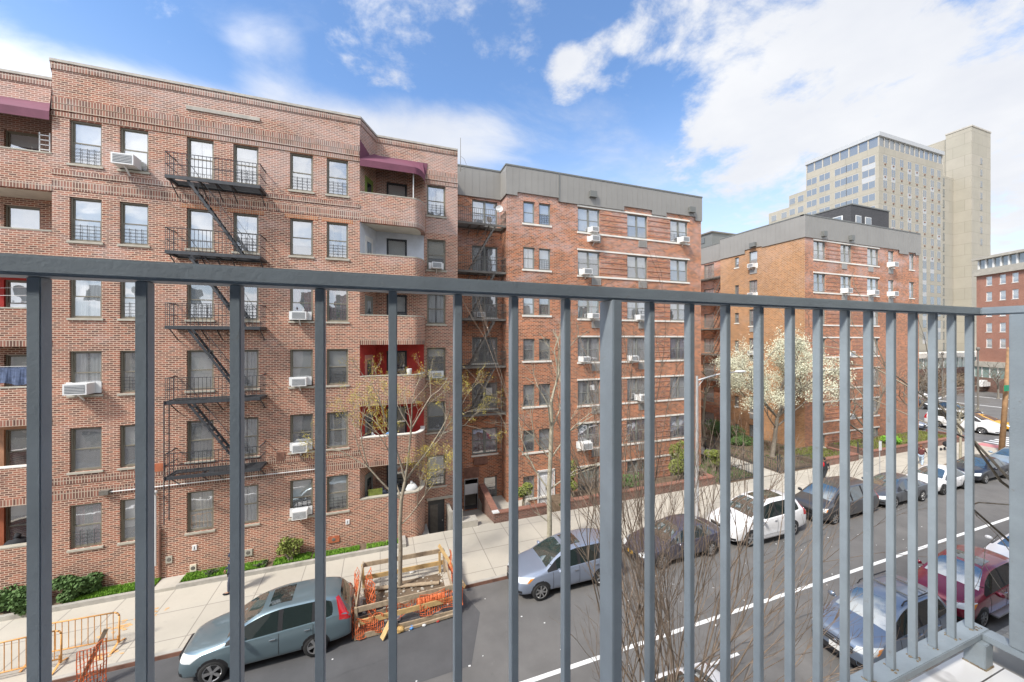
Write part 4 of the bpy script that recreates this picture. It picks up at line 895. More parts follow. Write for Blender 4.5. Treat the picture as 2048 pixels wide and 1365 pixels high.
winplant(W2, small[1][0]+.4, ROW2[2]-1.44, 'bushy potted plant filling the narrow third-floor window of the orange building')
winplant(WF, cols[5][0]+.5, ROWT[2]-WH+.06, 'potted plant behind the white window guard on the brown building')
winplant(WF, cols[4][0]+.5, ROWT[2]-WH+.45, 'potted plant standing above the third-row air conditioner')
# aerial on the brown building's roof edge
m = MB(); x = pu(921, F1B+1.5); m.tube((0, 0, 0), (0, 0, 2.0), .022, .014, n=6)
m.path([(.03, 0, .1), (.28, 0, .25), (.35, 0, .5), (.2, 0, .8), (.02, 0, .9)], [.008]*5, 4)
o = m.build('aerial', 'iron_grey'); o.location = (x, F1B+1.5, TOPZ-.4); tag(o, 'thin roof aerial with a loop of cable where the two buildings meet', 'aerial')

# ---- the second orange building
B3 = wthing('apartment_building', 'orange brick corner building behind the blossoming tree, with a plain side wall', 'building', (44, 26, 0))
W3 = Wall((0, F2)); U3, E3 = 35.1, 52.75; VS = 30.2
T3 = 9.9+10.85
c3 = [(1627, 1651), (1681, 1703), (1734.5, 1757.5), (1776.5, 1788), (1818.5, 1828.5)]
c3 = [(pu(a, F2), pu(b, F2)) for a, b in c3]
ROW3 = [9.9+8.75-2.9*i for i in range(7)]
h3 = [(a, b, t-WH, t) for (a, b) in c3 for t in ROW3]
mb = MB(); wall_mesh(mb, W3, U3, E3, 0, T3-.3, h3)
WS = Wall((U3, VS), -90)           # side wall, local x runs towards the street
def sv(x, u=U3): d = pxdir(x, 678); return u*d.y/d.x
s3 = [(VS-sv(1469.5), VS-sv(1477.5), .25, 1.05), (VS-sv(1498), VS-sv(1514.5), 0, WH)]
hs3 = []
for (a, b, dz, hh) in s3:
    for t in ROW3[:7]: hs3.append((a, b, t-dz-hh, t-dz))
wall_mesh(mb, WS, 0, VS-F2, 0, T3-.3, hs3, m=3)
W3B = Wall((36.4, 37.5), -90)       # recessed part further back
hr = [(37.5-sv(1408, 36.4), 37.5-sv(1428, 36.4), t-WH, t) for t in ROW3]
wall_mesh(mb, W3B, 0, 37.5-VS, 0, T3-.3, hr)
mb.quad((U3, VS, 0), (36.4, VS, 0), (36.4, VS, T3-.3), (U3, VS, T3-.3)); mb.quad((36.4, 37.5, 0), (30, 37.5, 0), (30, 37.5, T3-.3), (36.4, 37.5, T3-.3))
mb.quad((E3, F2, 0), (E3, 45, 0), (E3, 45, T3-.3), (E3, F2, T3-.3)); mb.add([(36.4, 37.5, T3-.3), (E3, 37.5, T3-.3), (E3, F2, T3-.3), (U3, F2, T3-.3), (U3, VS, T3-.3), (36.4, VS, T3-.3)], [(0, 1, 2, 3, 4, 5)], 2)
mb.build('wall', ['brick_orange', 'room', 'soffit', 'brick_orange_plain'], B3)
mb = MB(); zb3 = 9.9+8.93
st = [(c3[3][0]-.3, c3[3][1]+.7, zb3-.0), (c3[3][1]+.7, c3[4][0]-.3, zb3-.35), (c3[4][0]-.3, c3[4][1]+1, zb3-.1), (E3-.8, E3, zb3-.3)]
parapet(mb, W3, U3-.09, E3+.02, zb3, T3, st); parapet(mb, WS, 0, VS-F2+.09, zb3, T3, [(0, 3.2, zb3-.25), (s3[1][0]-.4, s3[1][1]+.5, zb3+.12)]); parapet(mb, W3B, 0, 37.5-VS+.0, zb3, T3)
mb.quad((U3-.09, VS+.02, zb3), (36.4, VS+.02, zb3), (36.4, VS+.02, T3), (U3-.09, VS+.02, T3))
mb.build('parapet', 'metal_parapet', B3)
mb = MB(); trimcap(mb, W3, U3-.12, E3+.03, T3); trimcap(mb, WS, 0, VS-F2-.002, T3); trimcap(mb, W3B, 0, 7.3, T3); mb.build('parapet_cap', 'metal_trim', B3)
mb = MB(); a0, a1 = c3[0][0]-.05, c3[2][1]+.08
for t in ROW3:
    wbox(mb, W3, a0, a1, -.04, -.002, t+.01, t+.13); wbox(mb, W3, a0, a1, -.05, -.002, t-WH-.13, t-WH-.005)
    for (a, b) in c3[3:]: wbox(mb, W3, a-.06, b+.06, -.05, -.002, t-WH-.11, t-WH-.005)
    for (a, b, dz, hh) in s3: wbox(mb, WS, a-.06, b+.06, -.05, -.002, t-dz-hh-.11, t-dz-hh-.005)
mb.build_each('stone_band', 'stone_white', B3)
mb = MB()
for t in ROW3:
    for (x0, x1) in ((c3[0][1], c3[1][0]), (c3[1][1], c3[2][0])): stripes(mb, W3, x0+.03, x1-.03, t-WH+.05, t-.1, 4)
mb.build_each('brick_band', 'brick_red', B3)
m = MB()
for x in (1640, 1695): a = pu(x, F2); wbox(m, W3, a, a+.45, -.35, -.1, 9.9+9.15, 9.9+9.6)
a = VS-sv(1503); wbox(m, WS, a, a+.6, -.35, -.1, 9.9+9.15, 9.9+9.55)
m.build_each('roof_vent', 'metal_trim', B3)
random.seed(15)
for c, (a, b) in enumerate(c3):
    for t in ROW3: put_window(W3, a, t-WH, b-a, WH, B3, 'double' if c < 3 else 'hung', **WINK)
for (a, b, dz, hh) in s3:
    for t in ROW3: put_window(WS, a, t-dz-hh, b-a, hh, B3, **WINK)
for h in hr: put_window(W3B, h[0], h[2], h[1]-h[0], WH, B3, **WINK)
m = MB()
for (c, f_) in ((1, .15), (2, .15), (3, .0)):
    a = c3[c][0]+f_
    for t in ROW3[:6]: wbox(m, W3, a, a+.75, -.05, -.0025, t-WH-.62, t-WH-.16)
a = s3[1][0]
for t in ROW3[:6]: wbox(m, WS, a+.1, a+.85, -.05, -.0025, t-WH-.6, t-WH-.16)
m.build_each('wall_sleeve', 'vent_grey', B3)
fire_escape(B3, W3B, hr[0][0]-.9, hr[0][1]+2.6, [9.9+6.9-2.9*k for k in range(5)], 1.0, 'iron_grey', flip=True, ladder=False)
for (c, r_, dx, w_) in ((3, 0, .3, 'white air conditioner in the narrow top-floor window of the corner building'), (1, 1, .5, 'white air conditioner in the second wide window, second floor of the corner building'), (2, 1, .5, 'white air conditioner in the third wide window, second floor of the corner building'), (3, 1, .3, 'white air conditioner in the narrow second-floor window of the corner building'),
                     (1, 3, .9, 'white air conditioner above the blossoming crown on the street front of the corner building'), (1, 5, .9, 'white air conditioner low on the corner building behind the bare tree')):
    put_ac(W3, c3[c][0]+dx, ROW3[r_]-WH+.02, w_, sc=1.15)
for (r_, w_) in ((0, 'white air conditioner at the top of the plain side wall'), (1, 'white air conditioner on the side wall just above the balcony rail'), (3, 'white air conditioner on the side wall beside the blossoming tree')):
    put_ac(WS, s3[1][0]+.45, ROW3[r_]-WH+.02, w_)
# ---- things on and behind the roofs
def simple_building(name, label, x0, x1, y0, y1, z0, z1, mat, extra=None):
    t = wthing(name, label, 'building', ((x0+x1)/2, (y0+y1)/2, z0)); m = MB(); m.box(x0, x1, y0, y1, z0, z1); m.build('wall', mat, t)
    return t
d = pxdir(1403, 678)
t = simple_building('roof_bulkhead', 'dark grey metal stair bulkhead on the roof between the two orange buildings', 37.0, 44.0, 33.0, 38.5, T3-.3, 9.9+12.6, 'metal_trim'); m = MB(); m.box(36.85, 44.15, 32.85, 38.65, 9.9+12.6, 9.9+12.75); m.build('roof', 'iron_grey', t)
m = MB(); m.box(36.94, 36.998, 34.0, 35.2, 9.9+11.6, 9.9+12.2); m.build('window', 'car_glass', t)
# dark brick building peeping over the roof (a real block further back)
VD = 40.0
xa = pu(1702, VD); t = simple_building('apartment_building', 'dark grey brick block rising behind the roof of the corner building', xa, xa+11.0, VD, VD+19, 0, CAMZ+(678-409.5)/735*VD/pxdir(1702, 678).y, 'brick_dark')
zt = CAMZ+(678-409.5)/735*VD/pxdir(1702, 678).y
m = MB(); m.box(xa-.1, xa+11.1, VD-.1, VD+19.1, zt+.002, zt+.2); m.build('coping', 'metal_trim', t)
for (xx0, xx1) in ((1711, 1722), (1730, 1742)):
    a, b = pu(xx0, VD), pu(xx1, VD); o = MB(); o.box(a, b, VD-.06, VD-.002, zt-3.6, zt-1.7); q = o.build('window', 'frame_white', t); p = MB(); p.box(a+.1, b-.1, VD-.08, VD-.0601, zt-3.5, zt-1.8); p.build('pane', 'glass_far', q)
o = MB(); o.box(xa-.06, xa-.002, VD+1.2, VD+4.6, zt-3.4, zt-1.5); q = o.build('window', 'frame_white', t); p = MB(); p.box(xa-.08, xa-.0601, VD+1.35, VD+4.45, zt-3.3, zt-1.6); p.build('pane', 'glass_far', q)

# ---- tower
TW = wthing('tower_block', 'tall cream panelled tower block with a glazed top storey', 'tower block', (118, 58, 0))
TU, TV, TE, TB = 105.5, 49.9, 131.8, 64.9
TZ = 9.9+46.5
mb = MB(); mb.box(TU, TE, TV, TB, 6.7, TZ-3.1); mb.build('wall', 'panel_beige', TW)
mb = MB(); mb.box(TU-.25, TE+.2, TV-.25, TB+.2, TZ-.9, TZ); mb.build('roof', 'steel_galv', TW)
mb = MB(); mb.box(TU+.1, TE-.1, TV+.1, TB-.1, TZ-3.1, TZ-.9); g_ = mb.build('glazed_storey', 'glass_far', TW)
mb = MB(); k = 0
for k in range(14): a = TU+.1+(TE-TU-.2)*k/13; mb.box(a-.12, a+.12, TV+.0, TV+.09, TZ-3.1, TZ-.9)
for k in range(9): b = TV+.1+(TB-TV-.2)*k/8; mb.box(TU+.0, TU+.09, b-.12, b+.12, TZ-3.1, TZ-.9)
for k in range(6): a = TU+.3+(TE-TU)*k*.17; mb.box(a, a+1.2, TV+.02, TV+.08, TZ-3.1, TZ-1.0) if 0 else None
mb.build('mullion', 'coping', g_)
mb = MB()
# stepped lower wings behind the left face
for (v0, v1, zx) in ((64.9, 69.2, 385), (69.2, 74.8, 408)):
    zz = CAMZ+(678-zx)/735*(TU/pxdir(1600, 678).x); mb.box(TU+.02, TE-4, v0, v1, 0, zz)
mb.build('stepped_wing', 'panel_beige', TW)
for (v0, v1, zx) in ((64.9, 69.2, 385), (69.2, 74.8, 408)):
    zz = CAMZ+(678-zx)/735*(TU/pxdir(1600, 678).x)
    for r_ in range(5):
        for k in range(2):
            y = v0+.5+k*(v1-v0)/2; o = MB(); o.box(TU-.02, TU+.01, y, y+1.6, zz-2.6-r_*2.86, zz-.9-r_*2.86); q = o.build('window', 'coping', TW); p = MB(); p.box(TU-.04, TU-.0201, y+.12, y+1.48, zz-2.5-r_*2.86, zz-1.0-r_*2.86); p.build('pane', 'glass_far', q)
TR = [9.9+41.7-2.86*i for i in range(17)]
def tmesh(w, h, face):
    m = MB(); m.box(0, w, -.02, .02, 0, h, 0); m.box(.1, w/2-.06, -.035, -.0201, .12, h-.12, 1); m.box(w/2+.06, w-.1, -.035, -.0201, .12, h-.12, 1); m.box(w*.35, w*.65, -.12, .0, -.42, -.18, 2) if w < 2 else None
    return m.mesh('window', ['coping', 'glass_far', 'sign_rust'])
WTF = Wall((0, TV)); WTS = Wall((TU, TB), -90)
tf = [(pu(a, TV), pu(b, TV)) for a, b in ((1765, 1775), (1781, 1792), (1798, 1808), (1814, 1823.5), (1828.5, 1838.5), (1844, 1854), (1859.5, 1869), (1873.5, 1881.5))]
tsx = [(1616.5, 1630.5), (1642, 1656.5), (1673, 1689), (1697, 1713), (1728, 1746.5)]
ts = [(TB-sv(a, TU), TB-sv(b, TU)) for a, b in tsx]
mf = tmesh(1.6, 1.85, 0); ms_ = tmesh(2.5, 1.75, 0)
cnt = 0; rest = MB()
spand = MB()
random.seed(4)
for i, t in enumerate(TR):
    for W_, cc, me, w0, h0 in ((WTF, tf, mf, 1.6, 1.85), (WTS, ts, ms_, 2.5, 1.75)):
        for c, (a, b) in enumerate(cc):
            if t-h0 < 7.2: continue
            P = W_.P((a+b)/2-w0/2, t-h0, -.0); hide = (W_ is WTS and i > 6) or (W_ is WTF and c < 4 and i > 7)
            if not hide and cnt < 100:
                o = link('window', me, TW, P, W_.phi); cnt += 1
            elif not hide:
                wbox(rest, W_, (a+b)/2-w0/2, (a+b)/2+w0/2, -.03, -.002, t-h0, t, 0)
            if random.random() < .22: wbox(spand, W_, (a+b)/2-w0/2, (a+b)/2+w0/2, -.015, -.001, t-2.86, t-h0)
o = rest.build('window', 'glass_far', TW); o['kind'] = 'stuff'
spand.build('spandrel', 'steel_galv', TW)
# lift tower slab
SU, SV, SE, SZ = 143.0, 49.0, 152.7, 9.9+54.6
LT = wthing('lift_tower', 'blank cream concrete lift tower taller than the block beside it', 'tower', (148, 52, 0))
mb = MB(); mb.box(SU, SE, SV, 53.6, 6, SZ); mb.box(SU+.4, SE-.5, 53.6, 58.5, 6, SZ-.9); mb.build('wall', 'panel_beige', LT)
mb = MB(); mb.box(SU-.12, SE+.12, SV-.12, 53.7, SZ, SZ+.35); mb.build('coping', 'coping', LT)
for k in range(8):
    a = pu(1962, SV); z = 9.9+46.3-3.35*k*(.82+.0)
    z = CAMZ+(678-(323+26.2*k*.88))/735*SV/pxdir(1962, 678).y
    o = MB(); o.box(a-.55, a+.55, SV-.05, SV-.002, z-.85, z+.85); q = o.build('window', 'vent_grey', LT); p = MB(); p.box(a-.1, a+.48, SV-.08, SV-.0501, z-.7, z+.7); p.build('pane', 'glass_far', q)
LK = wthing('glass_link', 'narrow glazed stairwell strip joining tower block and lift tower', 'stairwell', (137, 54, 0))
mb = MB(); mb.box(TE+.05, SU-.05, 52.2, 56, 6, TZ-4); mb.build('wall', 'panel_beige', LK)
mb = MB()
for k in range(16): z = TZ-6.6-k*2.86; mb.box(TE+.6, SU-4.5, 52.1, 52.19, z, z+2.0)
mb.build('glazing', 'glass_far', LK)
# podium of the tower
PD = wthing('podium', 'long low podium with a green glass band under the cream tower', 'building', (125, 47, 0))
mb = MB(); mb.box(98, 170, 44.5, 49, 0, 3.4); mb.build('wall', 'brick_planter', PD); mb = MB(); mb.box(98, 170, 44.2, 49, 5.7, 6.75); mb.build('roof', 'stone_white', PD)
mb = MB(); mb.box(98, 170, 44.6, 49, 3.4, 5.7); q = mb.build('glazing', 'glass_green', PD); mb = MB()
for k in range(36): mb.box(98+k*2, 98.15+k*2, 44.5, 44.598, 3.4, 5.7)
mb.build('mullion', 'frame_white', q)
# brick block on the far right, turned a little away
RB = wthing('office_building', 'red brick block with white cornice, glazed attic and green glass ground floor', 'building', (108, 34, 0))
ang3 = math.degrees(math.atan2(-.897, -.46)); p0 = pxdir(1953, 678)*71
WRB = Wall((p0.x, p0.y), ang3)
zc = lambda y: CAMZ+(678-y)/735*71
mb = MB(); rows = [zc(557+30.2*i) for i in range(5)]
cw = [(1972, 1984), (1999, 2011.5), (2024, 2037), (2050, 2062)]
def rbp(x):          # along-wall distance of a ray column
    d = pxdir(x, 678); o_, e = WRB.O, WRB.d
    den_ = d.x*e.y-d.y*e.x; s = (o_.x*d.y-o_.y*d.x)/den_ ; return s
hol = []
for (a, b) in cw:
    A, B_ = rbp(a), rbp(b)
    for t in rows: hol.append((min(A, B_), max(A, B_), t-1.7, t))
wall_mesh(mb, WRB, 0, 22, 5.0, zc(548), hol); mb.quad(WRB.P(0, 0), WRB.P(0, 0, 14), WRB.P(0, zc(548), 14), WRB.P(0, zc(548)))
mb.build('wall', ['brick_red', 'room'], RB)
mb = MB(); wbox(mb, WRB, -.4, 22, -.4, 14, zc(553)-.05, zc(541)); wbox(mb, WRB, -.4, 22, -.5, 14, zc(519)-.3, zc(519)+.15); wbox(mb, WRB, -.3, 22, -.5, 12, 4.6, 5.6); mb.build('cornice', 'concrete', RB)
mb = MB(); wbox(mb, WRB, .2, 22, .2, 13, zc(541), zc(519)-.3); q = mb.build('attic_glazing', 'glass_far', RB); mb = MB()
for k in range(14): wbox(mb, WRB, .2+k*1.2, .4+k*1.2, .0, .19, zc(541), zc(519)-.3)
mb.build('mullion', 'frame_white', q)
for (A, B_, z0, z1) in hol: put_window(WRB, A, z0, B_-A, z1-z0, RB, frame='frame_white', sill='stone_white', dress=('blind', 'blind_white', .7))
mb = MB(); wbox(mb, WRB, -.2, 22, -.2, 10, 2.6, 4.6); q = mb.build('ground_floor_glazing', 'glass_green', RB); mb = MB()
for k in range(16): wbox(mb, WRB, -.2+k*1.3, -.05+k*1.3, -.3, -.201, 2.6, 4.6)
mb.build('mullion', 'frame_white', q)
mb = MB(); wbox(mb, WRB, -.4, 22, -.4, 10, 0, 2.6); mb.build('plinth', 'brick_planter', RB)

# ---- our own house, behind and below the camera (seen as reflections in the panes)
OB = wthing('apartment_building', 'pale brick apartment building that carries the balcony', 'building', (0, -4, 0))
mb = MB(); mb.box(-30, -1.2, -9, -1.3, 0, 9.9+1.6); mb.box(6, 45, -9, -1.3, 0, 9.9+1.6); q_ = MB(); q_.box(-1.15, 14, -9, -1.25, 0, 9.9+14); q_.box(-7, -1.151, -9, -1.25, 0, 9.9+3.1); q_.build('shade_block', 'shade_block_dark', OB); mb.build('wall', 'brick_pink', OB)  # dark unseen block, added behind the balcony to shade the railing fronts
random.seed(2)
mb = MB(); 
for i in range(5):
    for k in range(24):
        x = -28+k*3; z = 1+i*2.95
        if abs(x) < 4: continue
        mb.box(x, x+1.4, -1.3+.001, -1.27, z, z+1.5)
mb.build('window', 'car_glass', OB)
# ---- low brick planter walls
def planter(label, pts, h=.6, w=.3, cap=True):
    t = wthing('planter_wall', label, 'planter wall', (pts[0][0], pts[0][1], 0), 'low brick planter walls')
    along(pts, 0, -.9, h, w).build('wall', 'brick_planter', t); along(pts, .03, h+.001, h+.06, w+.06).build('coping', 'brick_coping', t)
    return t
t = planter('dark brick planter wall turning the corner beside the service ramp', [(5.95, 22.7), (5.66, 18.6), (8.74, 18.6)])
m = MB(); m.box(5.6, 5.95, 18.55, 18.85, .665, .72); m.build('mortar_patch', 'plate_white', t)
planter('long dark brick planter wall before the wide windows of the orange building', [(10.2, 19.6), (10.2, 18.6), (21.15, 18.6), (21.15, 20.2)])
planter('short brick planter wall behind the walking person in red shoes', [(31.6, 18.4), (36.2, 18.4), (36.2, 20.5)])
planter('brick planter wall with bright shrub, under the bare spreading tree', [(38.0, 20.5), (38.0, 18.4), (52.6, 18.4), (52.6, 21)])
m = MB(); m.box(31.7, 36.1, 18.75, 21.6, 0, .45); m.box(38.2, 52.4, 18.75, 21.6, 0, .45); struct('soil', m, 'soil')
m = MB(); blades(m, 38.3, 52, 18.8, 21.4, .45, 3500, .16, 77); blades(m, 31.9, 36, 18.8, 21.4, .45, 1200, .16, 78); tag(m.build('grass', 'leaf_yellow'), kind='stuff')
# stone block by the ramp and a spilled cloth bundle
m = MB(); m.box(-.45, .45, -.3, .3, 0, .32); o = m.build('stone_block', 'concrete'); o.location = (4.35, 18.95, SW); tag(o, 'pale stone block lying at the foot of the ramp', 'stone block')
# iron fences
def fence(label, a, b, h=1.15, gate=False):
    t = wthing('iron_fence' if not gate else 'iron_gate', label, 'fence' if not gate else 'gate', (a[0], a[1], SW))
    A, B_ = Vector((*a, 0)), Vector((*b, 0)); L = (B_-A).length; n = int(L/.13); m = MB()
    for z in (SW+.12, SW+h-.12): m.bar(A+Vector((0, 0, z)), B_+Vector((0, 0, z)), .03, .03)
    for k in range(n+1): p = A+(B_-A)*k/n; m.bar(p+Vector((0, 0, SW+.03)), p+Vector((0, 0, SW+h)), .016, .016)
    m.build('railing', 'iron_black', t)
    n = max(1, int(L/2.2))
    for k in range(n+1): p = A+(B_-A)*k/n; q = MB(); q.bar(p+Vector((0, 0, SW)), p+Vector((0, 0, SW+h+.25)), .06, .06); q.build('post', 'iron_black', t)
fence('black iron fence from the planter to the courtyard path', (21.5, 18.55), (25.1, 18.55))
fence('black iron fence left of the planter behind the person in red shoes', (27.3, 18.55), (31.5, 18.55))
fence('black iron fence running into the courtyard left of the path', (25.15, 18.7), (25.6, 30), 1.0)
fence('black iron fence running into the courtyard right of the path', (27.3, 18.7), (27.5, 27), 1.0)
fence('short black iron gate between the two brick planter walls', (36.3, 18.5), (37.9, 18.5), 1.2, True)
# ------------------------------------------------------------------ vegetation
def grow(mb, p, d, r, L, depth, P, tips):
    n = 3 if depth < 3 else 2; q = Vector(p); dd = Vector(d)
    for k in range(n):
        r1 = r*(1-.22*(k+1)/n*1.2); dd = (dd+Vector((random.gauss(0, P['wob']), random.gauss(0, P['wob']), random.gauss(P['lift'], P['wob']*.5)))).normalized()
        q2 = q+dd*L/n; mb.tube(q, q2, r*(1-.26*k/n), r*(1-.26*(k+1)/n), 6 if r > .03 else (4 if r > .01 else 3), 0, caps=False)
        if depth >= P['leafd']: tips.append((q2.copy(), dd.copy()))
        if depth < P['maxd'] and k > 0 and random.random() < P['side']:
            a = random.uniform(0, 6.28); u = dd.orthogonal().normalized(); u = Matrix.Rotation(a, 3, dd)@u
            s = (dd*math.cos(P['ang'])+u*math.sin(P['ang'])).normalized(); grow(mb, q2, s, r*.5, L*P['ls']*random.uniform(.6, 1), depth+1, P, tips)
        q = q2
    if depth < P['maxd']:
        for j in range(random.choice(P['fork'])):
            a = random.uniform(0, 6.28); u = dd.orthogonal().normalized(); u = Matrix.Rotation(a, 3, dd)@u; an = P['ang']*random.uniform(.5, 1.1)
            s = (dd*math.cos(an)+u*math.sin(an)).normalized(); grow(mb, q, s, r*.66, L*P['ll']*random.uniform(.75, 1.1), depth+1, P, tips)
def leaves(tips, size, per, spread, m=0, up=.3):
    l = MB()
    for (p, d) in tips:
        for k in range(per):
            c = p+Vector((random.gauss(0, spread), random.gauss(0, spread), random.gauss(0, spread)))
            v = (d+Vector((random.uniform(-1, 1), random.uniform(-1, 1), random.uniform(-.6, 1)))).normalized()*size*random.uniform(.6, 1.3); u = v.orthogonal().normalized()*v.length*.45
            u = Matrix.Rotation(random.uniform(0, 6), 3, v.normalized())@u
            l.add([c-v*.5, c+u*.5, c+v*.5, c-u*.5], [(0, 1, 2, 3)], m)
    return l
def tree(name, label, cat, loc, d0, r, L, P, bark, leaf=None, seed=1, group=None, trunk=None, limbs=None):
    random.seed(seed); t = thing(name, label, cat, loc, 0, group); tips = []; tr = MB(); br = MB()
    pts = trunk or [(0, 0, 0), (0, 0, L)]
    pts = [Vector(p) for p in pts]; n = len(pts)
    for k in range(n-1): tr.tube(pts[k], pts[k+1], r*(1-.35*k/n), r*(1-.35*(k+1)/n), 9, 0, caps=False)
    tr.lathe([(r*1.5, -.02), (r*1.15, .1), (r*.98, .3)], 9)
    rt = r*.65
    for (i, dv, rr, ll) in (limbs or [(n-1, (0, 0, 1), 1, 1), (n-1, (.5, .2, .8), .8, .9), (n-1, (-.5, -.3, .8), .8, .9)]):
        grow(br, pts[i], Vector(dv).normalized(), rt*rr, L*P['l0']*ll, 1, P, tips)
    tr.build('trunk', bark, t, True); br.build('branches', bark if r > .08 else 'twig', t, True)
    if leaf: leaves(tips, leaf[1], leaf[2], leaf[3]).build('crown', leaf[0], t)
    return t, tips
PA = dict(wob=.14, lift=.045, leafd=4, maxd=6, side=.85, ang=.60, ls=.72, ll=.70, fork=[1, 2, 2], l0=.62)
x_, y_ = gp(799, 1187, .0); V_ = 15.0
tree('street_tree', 'street tree breaking into yellow green buds, standing in the timber fenced pit', 'tree', (.72, 15.0, 0), None, .085, 3.0, PA, 'bark', ('bud', .04, 3, .05), 5, 'trees along the street',
     trunk=[(0, 0, 0), (.03, 0, 1.6), (.0, 0, 2.6), (.06, 0, 3.6), (.2, 0, 4.3)], limbs=[(2, (.9, .1, .55), .55, .8), (3, (-.8, -.2, .6), .7, 1.0), (3, (-.4, .5, .9), .6, .9), (4, (.2, .1, 1), .9, 1.1), (4, (.8, .2, .8), .8, 1.1), (4, (-.35, 0, 1), .8, 1.0)])
PB = dict(wob=.10, lift=.06, leafd=9, maxd=5, side=.5, ang=.5, ls=.8, ll=.75, fork=[1, 1, 2], l0=.28)
tree('street_tree', 'slim pale barked bare tree rising in front of the white cellar door', 'tree', (7.25, 15.2, 0), None, .12, 5, PB, 'bark_pale', None, 11, 'trees along the street',
     trunk=[(0, 0, 0), (.02, 0, 1.5), (0, .02, 3), (.06, 0, 4.4), (.12, 0, 5.8), (.1, 0, 7.0)], limbs=[(1, (-.8, 0, .7), .3, .7), (2, (.9, 0, .5), .5, 1.1), (2, (-.7, .3, .8), .5, 1.1), (3, (.7, -.2, .8), .5, 1.1), (3, (-.8, 0, .9), .45, 1), (4, (.5, .3, 1), .5, 1), (4, (-.5, -.2, 1), .5, 1), (5, (.1, 0, 1), .8, 1)])
# near tree: many upright stems fanning out just beyond the balcony
PN = dict(wob=.08, lift=.06, leafd=9, maxd=6, side=.85, ang=.32, ls=.62, ll=.72, fork=[1, 2, 2], l0=.28)
random.seed(17)
t = thing('street_tree', 'near bare tree with a fan of many fine upright stems in front of the balcony', 'tree', (3.9, 4.5, SW), 0, 'trees along the street')
tr = MB(); tr.lathe([(.2, -.1), (.14, .15), (.12, 1.2), (.13, 2.2)], 10); tr.build('trunk', 'bark_grey', t, True)
br = MB(); tips = []
for k in range(17):
    a = 2*math.pi*k/17+random.uniform(-.2, .2); s = random.uniform(.05, .40)
    d = Vector((math.cos(a)*s*(1.0 if math.cos(a) > 0 else .8), math.sin(a)*s*.6, 1)).normalized(); p = Vector((math.cos(a)*.06, math.sin(a)*.06, 2.0))
    grow(br, p, d, random.uniform(.013, .026), random.uniform(2.0, 3.0), 1, PN, tips)
br.build('branches', 'twig', t, True)
random.seed(23); tp = [q for q in tips]; sel = [(p, d) for p, d in tips if p.x < -.75 and p.z < 6 and random.random() < .8]
# low limb on the left with yellow buds
PY = dict(wob=.12, lift=.02, leafd=3, maxd=5, side=.6, ang=.55, ls=.75, ll=.78, fork=[1, 2, 2], l0=.3)
random.seed(41); bb = MB(); tips = []
for d in ((-.55, .1, .8), (-.7, .25, .6), (-.45, -.2, .9)): grow(bb, Vector((-.1, 0, 2.1)), Vector(d).normalized(), .016, .85, 1, PY, tips)
bb.build('budding_limb', 'twig', t, True); random.seed(3)
tips = [q for q in tips if q[0].z < 5.2]
leaves(tips, .035, 2, .03).build('crown', 'bud', t)
# a second near tree, only its outer twigs reach into the right of the view
tree('street_tree', 'bare tree at the right edge whose thin dark twigs arch over the parked cars', 'tree', (16.6, 4.4, SW), None, .10, 6.4, dict(wob=.14, lift=.0, leafd=9, maxd=5, side=.35, ang=.6, ls=.8, ll=.8, fork=[1, 1, 2], l0=.5), 'bark', None, 29, 'trees along the street',
     trunk=[(0, 0, 0), (0, 0, 2), (.05, 0, 3.6), (.1, 0, 5)], limbs=[(2, (-.8, .3, .7), .5, 1), (3, (-.5, .5, 1), .6, 1.1), (3, (.5, .2, 1), .6, 1), (3, (-.8, .1, .6), .6, 1)])
# blossoming tree
PP = dict(wob=.12, lift=.05, leafd=3, maxd=6, side=.6, ang=.55, ls=.75, ll=.78, fork=[2, 2, 1], l0=.6)
tree('blossoming_tree', 'white blossoming tree spreading in front of the plain orange side wall', 'tree', (30.6, 21.4, SW), None, .17, 3.6, PP, 'bark_grey', ('blossom', .12, 12, .22), 6, None,
     trunk=[(0, 0, 0), (.25, 0, 1.2), (.45, 0, 2.4), (.6, 0, 3.2)], limbs=[(3, (.1, 0, 1), 1, 1.15), (3, (.9, .2, .7), .8, 1.1), (3, (-.9, 0, .8), .8, 1.05), (3, (.2, -.7, .8), .7, 1), (3, (-.3, .7, .9), .7, 1), (2, (1, -.1, .45), .6, 1), (2, (-.9, -.2, .6), .5, .8)])
# other trees
PC = dict(wob=.3, lift=-.02, leafd=9, maxd=6, side=.6, ang=.9, ls=.8, ll=.8, fork=[2, 2, 1], l0=.5)
tree('tangled_tree', 'tangled pale bare tree in the dark courtyard corner beside the lamp arm', 'tree', (29.6, 27.2, SW), None, .12, 3.4, PC, 'bark_pale', None, 8, None,
     trunk=[(0, 0, 0), (-.3, 0, 1.5), (-.1, 0, 3.0), (.1, 0, 4.4)], limbs=[(2, (.7, 0, .8), .7, 1), (2, (-.7, .2, .8), .7, 1), (3, (.1, 0, 1), .9, 1.1), (3, (.8, .3, .6), .7, 1), (3, (-.8, -.2, .5), .7, 1), (3, (.2, -.8, .5), .7, 1)])
PD_ = dict(wob=.16, lift=.05, leafd=9, maxd=7, side=.6, ang=.6, ls=.8, ll=.78, fork=[1, 2, 2], l0=.6)
tree('bare_tree', 'wide spreading bare tree growing from the planter of the corner building', 'tree', (40.6, 20.2, .4), None, .17, 3.2, PD_, 'bark_grey', None, 14, None,
     trunk=[(0, 0, 0), (.1, 0, .9), (.1, 0, 1.5)], limbs=[(1, (-1, 0, .6), .8, 1.1), (2, (.9, .1, .7), .8, 1.1), (2, (-.4, -.3, 1), .8, 1.1), (2, (.2, .2, 1), .9, 1.2), (2, (-.9, .1, .8), .7, 1)])
